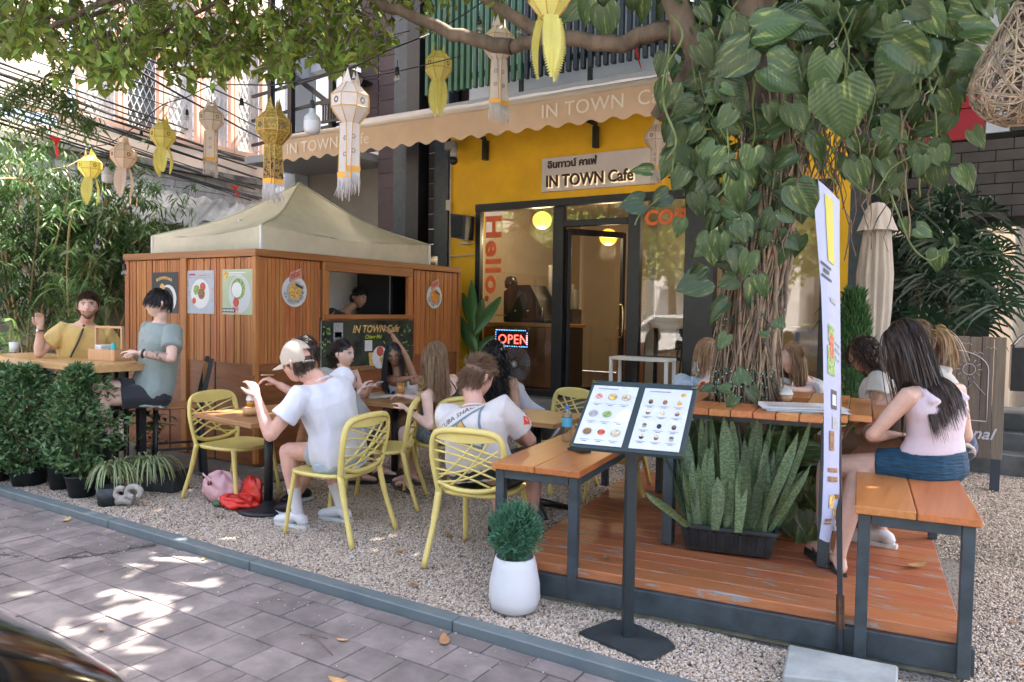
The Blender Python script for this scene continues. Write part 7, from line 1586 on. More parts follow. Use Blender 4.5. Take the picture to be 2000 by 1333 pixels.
def remesh(b, name, m, par, vox, smooth=4, wr=0, wf=14, seed=0, adapt=0.0, stretch=(1, 1, 1), dec=None):
    me = bpy.data.meshes.new(name); me.from_pydata([tuple(v) for v in b.v], [], b.f); me.update()
    o = bpy.data.objects.new('tmp', me); COL.objects.link(o)
    r = o.modifiers.new('r', 'REMESH'); r.mode = 'VOXEL'; r.voxel_size = vox; r.adaptivity = adapt
    if smooth: s = o.modifiers.new('s', 'SMOOTH'); s.factor = .5; s.iterations = smooth
    if dec: d = o.modifiers.new('d', 'DECIMATE'); d.ratio = dec
    me2 = bpy.data.meshes.new_from_object(o.evaluated_get(bpy.context.evaluated_depsgraph_get())); me2.name = name; bpy.data.objects.remove(o); bpy.data.meshes.remove(me)
    n = len(me2.vertices)
    if wr:
        co = np.empty(n*3); me2.vertices.foreach_get('co', co); co = co.reshape(-1, 3); no = np.empty(n*3); me2.vertices.foreach_get('normal', no); no = no.reshape(-1, 3)
        q = co*np.array(stretch)*wf; d = np.array([noise.noise((a+seed*7, b_, c)) for a, b_, c in q]); d = 1-2*np.abs(d)*1.5
        d2 = np.array([noise.noise((a+seed*3+5, b_, c)) for a, b_, c in co*wf*.45])
        co += no*((d*.5+d2)*wr)[:, None]; me2.vertices.foreach_set('co', co.ravel())
    if par is not None and par.name in ORG: me2.transform(Matrix.Translation(-ORG[par.name]))
    me2.polygons.foreach_set('use_smooth', [True]*len(me2.polygons)); me2.materials.clear(); me2.materials.append(m); me2.update()
    return link(me2, name, par)
def strands(name, P0, D0, n, step, grav, noise_, width, coll, m, par, taper=.3, drift=(0, 0), curl=0, curlf=30, damp=.6, seed=0):
    """grow hair ribbons from P0 along D0; coll: list of (centre, 3x3 inverse-scaled matrix) ellipsoids to stay outside of"""
    g_ = np.random.default_rng(seed); P = P0.copy(); D = nrm(D0.copy()); path = [P.copy()]; K = len(P); ph = g_.uniform(0, 6.28, K); ax = nrm(g_.normal(size=(K, 3)))
    bias = g_.normal(size=(K, 3))*noise_
    lens = g_.uniform(.75, 1.0, K)
    for i in range(n):
        D = nrm(D*damp+np.array([drift[0], drift[1], -grav])+bias+g_.normal(size=(K, 3))*noise_*.5)
        P = P+D*(step*lens)[:, None]
        for c, Mi, M_ in coll:
            q = (P-c)@Mi.T; r = np.linalg.norm(q, axis=1, keepdims=True); ins = r < 1; q = np.where(ins, q/np.maximum(r, 1e-6), q); P = q@M_.T+c
        path.append(P.copy())
    S_ = np.stack(path, 1)     # K,n+1,3
    if curl:
        t = np.arange(n+1)[None, :]*step*curlf+ph[:, None]; a1 = np.cross(nrm((S_[:, -1]-S_[:, 0])+1e-5), ax); a1 = nrm(a1); a2 = nrm(np.cross(a1, S_[:, -1]-S_[:, 0]+1e-5)); w = np.minimum(1, np.arange(n+1)/3)[None, :]
        S_ = S_+(a1[:, None, :]*np.cos(t)[..., None]+a2[:, None, :]*np.sin(t)[..., None])*curl*w[..., None]
    T = np.gradient(S_, axis=1); T = T/np.maximum(1e-6, np.linalg.norm(T, axis=2, keepdims=True)); sd = np.cross(T, ax[:, None, :]); sd = sd/np.maximum(1e-6, np.linalg.norm(sd, axis=2, keepdims=True))
    wd = width*(1-(1-taper)*np.linspace(0, 1, n+1)**2)[None, :, None]*g_.uniform(.6, 1.3, (K, 1, 1))
    V = np.stack([S_-sd*wd, S_+sd*wd], 2).reshape(-1, 3); o = np.arange(K)[:, None, None]*(n+1)*2+np.arange(n)[None, :, None]*2; F = (o+np.array([0, 2, 3, 1])).reshape(-1, 4)
    npmesh(name, V, F, m, par, smooth=True)
def hairmat(name, c): return mat(name, c, .38, islandvar=.45, var=.15, nscale=30)
def ell(c, M, r): A = np.array(M)@np.diag(r); return (np.array(c), np.linalg.inv(A), A)
def hair(kind, c, M, s, hm, par, seed=0, body=None, length=.3, n=1100, part=0, drift=(0, 0)):
    n = int(n*1.45)
    """c skull centre, M head axes"""
    g_ = np.random.default_rng(seed+100); Mn = np.array(M)
    # cap under-layer
    b = MB(); vs = []; fs = []; N, K = 28, 18
    def ok(x, y, z):    # hair region in unit directions
        fr = {'short': .38, 'crop': .42, 'bowl': .20, 'long': .42, 'bun': .40, 'curly': .38, 'under': 2}[kind]
        side = -.15 if kind in ('long', 'curly') else -.10
        if kind == 'under': return z < .12 and y < .15 and z > (-.15 if y > -.25 else -.6)
        if y > .05: return z > fr+.25*y*(kind not in ('bowl',))-(.25*abs(x) if kind in ('long', 'curly') else .30*abs(x))
        if y > -.25: return z > side
        return z > (-.62 if kind != 'bowl' else -.22)
    idx = {}
    for i in range(K+1):
        for j in range(N):
            th, ph = 2*PI*j/N, PI*(i+.01)/(K+.02); p = Vector([q*s*1.055+0 for q in headfn(th, ph, 0)]); vs.append(c+M @ p)
    for i in range(K):
        for j in range(N):
            th, ph = 2*PI*(j+.5)/N, PI*(i+.5)/K
            if ok(math.sin(ph)*math.cos(th), math.sin(ph)*math.sin(th), math.cos(ph)): j2 = (j+1) % N; fs.append((i*N+j, (i+1)*N+j, (i+1)*N+j2, i*N+j2))
    b.add(vs, fs, 0, True); b.build('hair_base', hm, par)
    P, D = [], []
    while len(P) < n:
        d = g_.normal(size=3); d /= np.linalg.norm(d)
        if not ok(*d): continue
        th, ph = math.atan2(d[1], d[0]), math.acos(max(-1, min(1, d[2]))); q = np.array(headfn(th, ph, 0))*s*1.04
        if kind in ('short', 'crop', 'under'): t = np.array([d[0]*.6, .75 if d[2] > .3 else -.35, .35 if d[2] > .3 else -.55])+d*.5
        elif kind == 'bowl': t = np.array([d[0]*.7, d[1]*.8+.25, -.2])+d*.5
        elif kind == 'bun': t = np.array([-d[0]*.6, -1.0, .1])+d*.15
        else: t = np.array([(d[0]+part*.3)*.9, -.35+d[1]*.35, .1-.6*(1-d[2])])+d*.35
        P.append(q); D.append(t)
    P = np.array(P); D = np.array(D); nn_ = nrm(P/np.array([.076, .094, .118])**2); D = nrm(D); D = D-nn_*(D*nn_).sum(1, keepdims=True); D = nrm(D)+nn_*dict(short=.30, crop=.12, bowl=.10, bun=.0, long=.06, curly=.35, under=.1)[kind]
    P = np.array(c)+P@Mn.T; D = D@Mn.T
    co = [ell(c+M @ Vector((0, -.004, .0))*s, Mn, np.array([.082, .102, .125])*s), ell(c+M @ Vector((0, .055, -.045))*s, Mn, np.array([.088, .078, .128])*s)]+(body or [])
    if kind in ('short', 'crop', 'under'): strands('hair', P, D, 5, .0085*s*(length/.3), .06, .10, .0013, co[:1], hm, par, damp=.9, seed=seed)
    elif kind == 'bowl': strands('hair', P, D, 6, .0105*s, .14, .04, .0017, co[:1], hm, par, damp=.8, seed=seed)
    elif kind == 'bun':
        strands('hair', P, D, 8, .018*s, .08, .02, .0016, co[:1], hm, par, damp=.8, seed=seed)
        q = c+M @ Vector((0, -.12*s, -.02*s)); b = MB(); 
        for k in range(26):
            a, e = g_.uniform(0, 6.28), g_.uniform(-1, 1); P_ = [q+M @ Vector((.035*math.cos(a+t*.8)*math.cos(e), .03*math.sin(a+t*.8), .035*math.sin(e)+.01*math.sin(t*2)))*s for t in range(7)]; b.tube(P_, .008, 5)
        b.ball(q, .034*s, 12); b.build('hair_bun', hm, par)
    elif kind == 'curly': strands('hair', P, D, int(length/.02), .02, .42, .06, .0022, co, hm, par, curl=.012, curlf=55, damp=.7, seed=seed)
    else: strands('hair', P, D, int(length/.026), .026, .40, .014, .0021, co, hm, par, damp=.72, seed=seed, curl=.002, curlf=14, drift=drift)
CLO = {}
def cloth(name, c, **k): return mat(name, c, .85, var=k.pop('var', .06), nscale=k.pop('nscale', 6), bump=.25, bscale=k.pop('bscale', 220), sheen=.2, **k)
def person(lab, hip, neck, face, headc=None, hdeg=None, hpitch=0, hroll=0, hands=(None, None), poles=(None, None), feet=(None, None), kpoles=(None, None), fem=False, s=1.0, skin='fair', top=None, bottom=None, shoes=None,
           hairk='short', hairc=(.1, .06, .03), hlen=.3, hn=1100, hdir=(None, None), curl=(.5, .5), eyes=True, vox=.0075, beard=None, glasses=False, extra=None, seed=1, socks=None, part=0, legs=True, brow=True, drift=(0, 0)):
    hip, neck = Vector(hip), Vector(neck); F = Vector((-math.sin(R_(face)), math.cos(R_(face)), 0)); Rr = Vector((F.y, -F.x, 0)); sp = (neck-hip); SL = sp.length; spn = sp.normalized(); Fs = (F-spn*F.dot(spn)).normalized(); Rs = Fs.cross(spn); Rs = Rs if Rs.dot(Rr) > 0 else -Rs
    t = thing('person', lab, 'person', (hip.x, hip.y, 0), world=True); k = s; g = .86 if fem else 1.0
    def S_(q, bow=.03): return hip+sp*q-Fs*bow*math.sin(PI*min(1, max(0, q)))*k
    prof = ([(-.16, .11, .08), (-.08, .165, .115), (.05, .172, .118), (.2, .150, .105), (.36, .125, .095), (.5, .128, .10), (.68, .145, .112), (.82, .15, .10), (.92, .115, .075), (1.0, .06, .055)] if fem else
            [(-.16, .11, .08), (-.08, .155, .115), (.05, .165, .125), (.2, .160, .118), (.36, .152, .112), (.5, .158, .115), (.68, .178, .125), (.82, .182, .115), (.92, .14, .085), (1.0, .068, .062)])
    body = MB(); rings(body, [S_(q) for q, w, d in prof], [(w*k*.97, d*k*.97, Rs, Fs) for q, w, d in prof])
    if fem:
        for sg in (-1, 1): body.ball(S_(.66)+Rs*sg*.062*k+Fs*.075*k, .052*k, 12)
    hd = Vector((-math.sin(R_(hdeg if hdeg is not None else face)), math.cos(R_(hdeg if hdeg is not None else face)), 0)); hp = R_(hpitch); hf = hd*math.cos(hp)+Vector((0, 0, 1))*math.sin(hp); hr = Vector((hd.y, -hd.x, 0)); hu = hr.cross(hf)
    if hroll: a = R_(hroll); hr, hu = hr*math.cos(a)+hu*math.sin(a), hu*math.cos(a)-hr*math.sin(a)
    M = Matrix((hr, hf, hu)).transposed(); hs = .97 if fem else 1.02
    hs *= k; HC = Vector(headc) if headc else neck+spn*.06+Vector((0, 0, .14))*k+hf*.03
    nb = HC+M @ Vector((0, -.030, -.075))*hs; chain(body, [S_(.93), neck, nb], [.062*k*g, .056*k*g, .056*k*g], 14)
    head_mesh(body, HC, M, fem, hs)
    for sg in (() if hairk in ('long', 'curly') else (-1, 1)):
        e = HC+M @ Vector((sg*.076, -.012, -.008))*hs; body.tube([e+M @ Vector((0, -.004, -.026))*hs, e+M @ Vector((sg*.008, -.008, -.01))*hs, e+M @ Vector((sg*.013, -.012, .012))*hs, e+M @ Vector((sg*.008, -.004, .026))*hs], [.007*hs, .009*hs, .011*hs, .008*hs], 8)
    sh = []; el = []; wr = []; la, lf = .285*k*(.93 if fem else 1), .25*k*(.93 if fem else 1)
    for i, sg in enumerate((-1, 1)):      # left, right arm
        so_ = S_(.86)+Rs*sg*(.155 if fem else .188)*k-spn*.0; tgt = Vector(hands[i]) if hands[i] is not None else so_-Vector((0, 0, .45*k))+Fs*.18
        pole = Vector(poles[i]) if poles[i] is not None else (-Vector((0, 0, 1))+Rs*sg*.5-Fs*.3)
        e, w = ik(so_, tgt, la, lf, pole); sh.append(so_); el.append(e); wr.append(w)
        chain(body, [so_-Rs*sg*.05*k, so_, so_.lerp(e, .35), so_.lerp(e, .8), e], [.055*k*g, .058*k*g, .050*k*g, .042*k*g, .041*k*g]); chain(body, [e, e.lerp(w, .28), e.lerp(w, .75), w], [.041*k*g, .043*k*g, .031*k*g, .026*k*g], flat=.92)
        fd = (w-e).normalized(); dr = Vector(hdir[i][0]) if hdir[i] else fd; up_ = Vector(hdir[i][1]) if hdir[i] else Vector((0, 0, 1)); hand(body, w, dr, up_, curl[i], k*(.9 if fem else 1.0), side=1 if i else -1)
    kn = []; an = []; hj = []; lt, ls = .43*k*(.97 if fem else 1), .42*k*(.97 if fem else 1)
    if legs:
        for i, sg in enumerate((-1, 1)):
            h0 = hip+Rr*sg*.088*k-Vector((0, 0, .02)); ft = Vector(feet[i]) if feet[i] is not None else h0+F*.42*k+Vector((0, 0, -.40*k)); kp = Vector(kpoles[i]) if kpoles[i] is not None else F+Vector((0, 0, .9))
            kk, aa = ik(h0, ft, lt, ls, kp); hj.append(h0); kn.append(kk); an.append(aa)
            chain(body, [h0, h0.lerp(kk, .35), h0.lerp(kk, .8), kk], [.088*k, .080*k, .060*k, .054*k], 14); chain(body, [kk, kk.lerp(aa, .28), kk.lerp(aa, .6), kk.lerp(aa, .9), aa], [.054*k, .055*k, .044*k, .032*k, .032*k], 12)
            fdir = Vector((kk-aa).to_tuple()); fdir.z = 0; fdir = (F*.7+fdir.normalized()*.5).normalized() if fdir.length > .02 else F
            hz_ = -.055*k; heel = aa-fdir*.04*k+Vector((0, 0, hz_)); toe = aa+fdir*.17*k+Vector((0, 0, hz_-.01)); chain(body, [heel, aa+Vector((0, 0, hz_*.45)), aa+fdir*.09*k+Vector((0, 0, hz_*.8)), toe], [.030*k, .036*k, .036*k, .024*k], 12, flat=.85)
            ft_ = shoes
            if ft_:
                kind, cm, cs = ft_; gz_ = heel.z-.035*k
                if kind == 'sneaker':
                    q = MB(); chain(q, [heel+Vector((0, 0, .01)), aa+Vector((0, 0, hz_*.3)), aa+fdir*.08*k+Vector((0, 0, hz_*.75)), toe+Vector((0, 0, .004))], [.042*k, .045*k, .044*k, .034*k], 14, flat=.9); remesh(q, 'shoe', cm, t, .009, 2)
                    q = MB(); sd = Vector((fdir.y, -fdir.x, 0)); out = [heel-fdir*.035+sd*x for x in (-.03, .03)]; pts = [heel-fdir*.045-sd*.02, heel-fdir*.045+sd*.02, heel+sd*.034, aa+fdir*.09+sd*.040, toe-fdir*.005+sd*.034, toe+fdir*.024+sd*.014, toe+fdir*.024-sd*.014, toe-fdir*.005-sd*.034, aa+fdir*.09-sd*.040, heel-sd*.034]
                    q.prism([Vector((p.x, p.y, gz_-.002)) for p in pts], (0, 0, .024)); q.build('sole', cs, t)
                else:
                    q = MB(); sd = Vector((fdir.y, -fdir.x, 0)); pts = [heel-fdir*.035-sd*.02, heel-fdir*.035+sd*.02, heel+fdir*.03+sd*.033, toe-fdir*.03+sd*.042, toe+fdir*.03+sd*.02, toe+fdir*.03-sd*.02, toe-fdir*.03-sd*.042, heel+fdir*.03-sd*.033]
                    q.prism([Vector((p.x, p.y, gz_-.012)) for p in pts], (0, 0, .018)); q.build('sandal_sole', cs, t)
                    q = MB(); m0 = toe-fdir*.02+Vector((0, 0, .025)); q.tube([m0, aa+fdir*.07+Vector((0, 0, hz_+.035))+sd*.02, aa+fdir*.03+Vector((0, 0, hz_))+sd*.045], .006, 6); q.tube([m0, aa+fdir*.07+Vector((0, 0, hz_+.035))-sd*.02, aa+fdir*.03+Vector((0, 0, hz_))-sd*.045], .006, 6); q.build('strap', cm, t)
            if socks: q = MB(); chain(q, [aa+Vector((0, 0, -.02)), aa.lerp(kk, .18), aa.lerp(kk, .42)], [.039*k, .038*k, .045*k], 14); remesh(q, 'sock', socks, t, .009, 1)
    remesh(body, 'body', SK[skin], t, vox, 3, adapt=.0)
    J = dict(t=t, S=S_, sh=sh, el=el, wr=wr, hj=hj, kn=kn, an=an, Rs=Rs, Fs=Fs, spn=spn, HC=HC, M=M, hs=hs, k=k, F=F, Rr=Rr, hip=hip, neck=neck)
    # tops
    if top:
        kind, cm = top[0], top[1]; q = MB(); lo, hi = {'tee': (-.20, .95), 'shirt': (-.20, .97), 'tank': (-.18, .84), 'cami': (-.18, .76), 'crop': (.16, .84), 'bikini': (.52, .74)}[kind]; inf = {'tee': 1.10, 'shirt': 1.12, 'tank': 1.055, 'cami': 1.05, 'crop': 1.055, 'bikini': 1.04}[kind]
        P_ = []; A_ = []
        qs = [lo]+[a for a, _, _ in prof if lo+.02 < a < hi-.02]+[hi]
        for a in qs:
            w = np.interp(a, [x for x, _, _ in prof], [y for _, y, _ in prof]); d = np.interp(a, [x for x, _, _ in prof], [z for _, _, z in prof])
            if a == lo and lo < 0: w, d = .168, .122
            ex = ((.013+.012*max(0, .35-a)) if kind in ('tee', 'shirt') else .005)*k; P_.append(S_(a)); A_.append((w*k*inf+ex, d*k*inf+ex, Rs, Fs))
        rings(q, P_, A_, 24)
        if fem:
            for sg in (-1, 1): q.ball(S_(.66)+Rs*sg*.062*k+Fs*.078*k, .056*k, 12)
        if kind in ('tee', 'shirt'):
            for i, sg in enumerate((-1, 1)):
                r_ = .069 if fem else .080; e2 = sh[i].lerp(el[i], top[2] if len(top) > 2 else .62); q.tube([S_(.82)+Rs*sg*.10*k, sh[i]+(sh[i]-el[i]).normalized()*.015, sh[i].lerp(el[i], .3), e2], [r_*k*.9, r_*k, r_*k*.98, r_*k*1.06], 16, flat=.92)
        if kind in ('tank', 'crop'):
            for sg in (-1, 1): q.tube([S_(.80)+Rs*sg*.10*k+Fs*.08*k, S_(.93)+Rs*sg*.092*k+Fs*.04*k, S_(.95)+Rs*sg*.088*k-Fs*.02*k, S_(.80)+Rs*sg*.10*k-Fs*.10*k], [.03*k, .024*k, .024*k, .03*k], 8, flat=.6)
        sm = remesh(q, {'tee': 't_shirt', 'shirt': 'shirt', 'tank': 'tank_top', 'cami': 'camisole', 'crop': 'crop_top', 'bikini': 'bikini_top'}[kind], cm, t, .0095, 2, wr=.010 if kind in ('tee', 'shirt') else .0035, wf=9, seed=seed, stretch=(1, 1, .55) if kind != 'crop' else (.5, .5, 2.2))
        if kind in ('cami', 'bikini'):
            for sg in (-1, 1):
                q = MB(); q.tube(bez([S_(.74)+Rs*sg*.075*k+Fs*.10*k, S_(.90)+Rs*sg*.085*k+Fs*.06*k, S_(.955)+Rs*sg*.080*k-Fs*.02*k, S_(.86)+Rs*sg*.075*k-Fs*.09*k, S_(.72)+Rs*sg*.07*k-Fs*.112*k], 4), .0045, 6); q.build('strap', cm, t)
        if kind == 'tee': q = MB(); q.tube([S_(.962)+(Rs*math.cos(a)*.073+Fs*math.sin(a)*.068)*k-Vector((0, 0, .012*math.sin(a)))*k for a in [j*PI/12 for j in range(24)]], .0075, 6, closed=True); q.build('collar', cm, t)
        if kind == 'shirt':
            q = MB(); 
            for sg in (-1, 1): q.prism([S_(.97)+(Rs*sg*.012+Fs*.078)*k, S_(1.0)+(Rs*sg*.062+Fs*.0)*k, S_(.93)+(Rs*sg*.088+Fs*.03)*k, S_(.88)+(Rs*sg*.05+Fs*.105)*k], Fs*.004)
            q.tube([S_(.985)+(Rs*math.cos(a)*.068+Fs*math.sin(a)*.062)*k for a in [PI+j*PI/10 for j in range(11)]], .012, 6); q.build('collar', cm, t)
            q = MB()
            for j in range(4): q.ball(S_(.85-.14*j, 0)+Fs*(.135+.0)*k, .006, 6)
            q.build('buttons', C('button', (.5, .48, .42), .4), t, kind='stuff')
    if bottom and legs:
        kind, cm, fr = bottom; q = MB(); rings(q, [S_(-.19), S_(-.1), S_(.0), S_(.06 if top and top[0] in ('tee', 'shirt') else .18)], [(.16*k, .125*k, Rs, Fs), (.196*k, .150*k, Rs, Fs), (.198*k, .148*k, Rs, Fs), (.168*k, .122*k, Rs, Fs)], 20)
        for i in range(2): q.tube([hj[i]-(kn[i]-hj[i]).normalized()*.04, hj[i], hj[i].lerp(kn[i], fr*.5), hj[i].lerp(kn[i], fr)], [.10*k, .110*k, .100*k, .090*k*(1.06 if kind == 'shorts' else 1)], 16)
        remesh(q, kind, cm, t, .0095, 2, wr=.003, wf=13, seed=seed+3)
    # face
    if eyes:
        for sg in (-1, 1):
            ec = HC+M @ Vector((sg*.031, .0745, .006))*hs; q = MB(); q.ball(ec, .0125*hs, 12); q.build('eye', C('eye_white', (.62, .58, .55), .2), t)
            q = MB(); q.ball(ec+M @ Vector((0, .0085, .0))*hs, (.0060*hs, .0050*hs, .0060*hs), 10); q.build('iris', C('iris_dark', (.05, .04, .035), .15), t)
            q = MB(); q.tube([ec+M @ Vector((-.015, .006, .0075))*hs, ec+M @ Vector((0, .0135, .0105))*hs, ec+M @ Vector((.015, .006, .0065))*hs], .0022*hs, 6); q.build('eyelid', C('lash', (.06, .035, .03), .7), t)
            if brow: q = MB(); q.tube([HC+M @ Vector((sg*.012, .094, .022))*hs, HC+M @ Vector((sg*.032, .092, .029))*hs, HC+M @ Vector((sg*.05, .076, .022))*hs], [.003*hs, .0042*hs, .0022*hs], 6, flat=.7); q.build('eyebrow', C('brow%.3f' % hairc[0], tuple(x*.8 for x in hairc), .8), t)
        lm = C('lip_'+skin, tuple(min(1, a*b_) for a, b_ in zip(SK[skin].node_tree.nodes['Principled BSDF'].inputs['Base Color'].default_value[:3], (.88, .52, .55))), .4)
        q = MB(); z0 = -.058; q.tube([HC+M @ Vector((x, .098-6.5*x*x*3, z0+.003*(abs(x) > .004)*0))*hs for x in (-.023, -.012, 0, .012, .023)], [.002*hs, .0045*hs, .0055*hs, .0045*hs, .002*hs], 8, flat=.9); q.build('lips', lm, t)
    hm = hairmat('hair_%.3f_%.3f' % (hairc[0], hairc[1]), hairc)
    bodyc = [(np.array(S_(.42)), *[f(np.array(Matrix((Rs, Fs, spn)).transposed())@np.diag([.172*k, .135*k, .27*k])) for f in (np.linalg.inv, lambda x: x)])]
    for i in range(2): bodyc.append((np.array(sh[i]), np.eye(3)/(.072*k), np.eye(3)*.072*k))
    if hairk: hair(hairk, HC, M, hs, hm, t, seed, bodyc, hlen, hn, part, drift)
    if beard:
        g_ = np.random.default_rng(seed); P, D = [], []
        while len(P) < 900:
            th = g_.uniform(.02, PI-.02); ph = g_.uniform(PI*.60, PI*.93); x, y, z = headfn(th, ph, 0)
            if abs(x) < .021 and -.068 < z < -.048: continue
            if z > -.030 and abs(x) < .058: continue
            if -.05 < z and abs(x) > .02 and abs(x) < .045: continue
            P.append(np.array([x, y, z])*hs*1.0); D.append(np.array([x*4, y*4, -.5]))
        P = np.array(HC)+np.array(P)@np.array(M).T; D = np.array(D)@np.array(M).T; strands('beard', P, D, 2, .0035, .1, .1, .0012, [], hairmat('beard_%.2f' % beard[0], beard), t, seed=3)
    if glasses:
        q = MB()
        for sg in (-1, 1): q.tube([HC+M @ Vector((sg*.033+.025*math.cos(a), .100, -.002+.019*math.sin(a)))*hs for a in [j*PI/8 for j in range(16)]], .0024, 5, closed=True); q.tube([HC+M @ Vector((sg*.058, .098, .003))*hs, HC+M @ Vector((sg*.082, .04, .004))*hs, HC+M @ Vector((sg*.084, -.02, .002))*hs], .002, 5)
        q.tube([HC+M @ Vector((-.009, .102, 0))*hs, HC+M @ Vector((.009, .102, 0))*hs], .002, 5); q.build('glasses', C('glasses_frame', (.02, .015, .012), .3), t)
    return J
wtee = cloth('white_cotton', (.66, .67, .74), trans=.06); wtee2 = cloth('white_cotton_warm', (.66, .62, .62), trans=.06)
white_sole = C('white_sole', (.62, .62, .6), .5); blk_sole = C('black_sole', (.02, .02, .022), .6)
UP = Vector((0, 0, 1))
# man in yellow, elbow on table, hand raised with a cigarette
J = person('bearded man in yellow T-shirt behind the high table, one hand raised', W(150, 770, D=7.0), W(168, 629, D=6.95), -112, hdeg=-122, headc=W(172, 598, D=6.85), hpitch=4,
    hands=(W(205, 690, D=7.0), W(78, 640, D=6.65)), poles=(None, (-.2, -.3, -1)), feet=(W(150, 900, D=6.7), W(110, 900, D=6.6)), skin='fair', s=1.0, top=('tee', cloth('yellow_tee', (.62, .43, .15)), .6), bottom=('shorts', cloth('dark_shorts', (.03, .035, .04)), .8), hairk='short', hairc=(.07, .035, .018), hlen=.42, hn=1500, beard=(.14, .07, .035), hdir=((( .3, -.5, 0), (0, 0, 1)), ((-.05, 0, 1), (-.8, .3, .2))), curl=(.3, .75), vox=.0065, seed=2)
t = J['t']; q = MB(); w = J['wr'][1]; e = J['el'][1]; q.tube([w.lerp(e, .12)+(Vector((math.cos(a), math.sin(a), 0))*.030) for a in [j*PI/8 for j in range(16)]], .009, 6, closed=True); q.build('watch_band', C('watch_brown', (.10, .05, .03), .5), t)
q = MB(); q.ball(w.lerp(e, .12)+Vector((.5, -.85, 0)).normalized()*.033, (.018, .01, .018), 10); q.build('watch_face', MATS['chrome'], t)
q = MB(); c = w+Vector((.035, -.02, .10)); q.cyl(c, c+Vector((.05, -.05, -.015)), .0035, n=6); q.build('cigarette', food['w'], None, label='lit cigarette between the raised fingers of the man in yellow', cat='cigarette')
q = MB(); q.tube(bez([J['S'](.97)+J['Fs']*.07+J['Rs']*.02, J['S'](.8, 0)+J['Fs']*.15+J['Rs']*.05, J['S'](.55, 0)+J['Fs']*.145+J['Rs']*.10, J['S'](.25, 0)+J['Fs']*.12+J['Rs']*.15], 5), .010, 5, flat=.4); q.build('bag_strap', blk, t)
# man in grey-green shirt in profile
J = person('dark-haired man in a grey-green short-sleeved shirt in profile on the bar chair', W(295, 765, D=6.35), W(314, 629, D=6.38), 176, hdeg=153, headc=W(309, 592, D=6.33), hpitch=2, hands=(W(274, 690, D=6.08), W(262, 696, D=6.3)), poles=((.9, .9, .0), None), feet=(W(228, 860, D=6.3), W(215, 850, D=6.1)), skin='pale', top=('shirt', cloth('sage_shirt', (.25, .30, .285), nscale=12), .62), bottom=('shorts', cloth('black_shorts', (.022, .024, .03)), .62),
    shoes=('sneaker', blk, blk_sole), hairk='bowl', hairc=(.018, .013, .012), hn=1700, curl=(.4, .5), vox=.0065, seed=4, s=1.0)
w = J['wr'][0]; e = J['el'][0]; d = (w-e).normalized(); a1 = d.cross(UP).normalized(); a2 = a1.cross(d); q = MB(); q.tube([w.lerp(e, .1)+(a1*math.cos(a)+a2*math.sin(a))*.030 for a in [j*PI/8 for j in range(16)]], .010, 6, closed=True); q.build('watch_band', C('watch_dark', (.05, .03, .025), .4), J['t'])
tm = mat('tattooed_skin', (.46, .29, .22), .55, nscale=38, col2=(.09, .09, .10), c2pos=(.40, .52)); q = MB(); chain(q, [e.lerp(w, .12), e.lerp(w, .3), e.lerp(w, .78)], [.0425, .0435, .0325], 14, flat=.93); q.build('tattooed_forearm', tm, J['t'])
# server in the hatch
J = person('man in dark shirt with black hair inside the booth, looking down behind the serving hatch', (-6.62, 6.45, .98), (-6.46, 6.56, 1.50), -85, hdeg=-84, headc=W(701, 582, X=-6.36), hpitch=-14, skin='tan', top=('tee', cloth('server_black', (.02, .02, .025)), .5), hands=((-6.25, 6.35, 1.0), (-6.2, 6.75, 1.42)), legs=False, hairk='crop', hairc=(.012, .010, .010), hlen=.4, hn=1300, seed=6, s=.98)
# capped man, back view at the front table
hipc = Vector((-3.66, 3.66, .555)); J = person('man in white T-shirt, grey shorts and beige cap eating at the front table', hipc, W(618, 738, D=5.0), 92, hdeg=100, headc=W(580, 708, D=4.98), hpitch=-14, hands=(W(503, 778, D=4.85), W(545, 752, D=5.25)), poles=((.1, -.25, -1), (.2, .4, -1)), feet=(W(668, 992, z=.1), W(582, 1003, z=.1)), kpoles=((-.8, .3, .8), (-.9, -.35, .6)), skin='pink', s=1.06,
    top=('tee', wtee, .55), bottom=('shorts', cloth('pale_grey_shorts', (.36, .42, .50)), .62), shoes=('sneaker', C('white_leather', (.66, .66, .68), .45), white_sole), socks=cloth('white_sock', (.66, .64, .66)), hairk='under', hairc=(.06, .035, .02), hn=500, curl=(.6, .9), eyes=False, vox=.0065, seed=7)
HC, M, hs, t = J['HC'], J['M'], J['hs'], J['t']; capm = cloth('beige_canvas', (.52, .43, .34)); q = MB(); vs = []; N, K = 30, 12
def capp(th, ph): x, y, z = headfn(th, ph, 0); return HC+M @ Vector((x*1.13, y*1.12-.002, z*1.10+.012))*hs
def capf(u, v): return capp(2*PI*u, PI*.545*v)
q.grid(capf, 30, 12)
q.f = [f for i, f in enumerate(q.f) if not (20 <= (i % 30) <= 24 and i//30 >= 8)]; q.m = q.m[:len(q.f)]; q.sm = q.sm[:len(q.f)]; q.build('cap_crown', capm, t)
q = MB(); q.tube([capp(2*PI*(19.5+6*j/10)/30, PI*.555) for j in range(11)], .008, 6); q.build('cap_strap', capm, t)

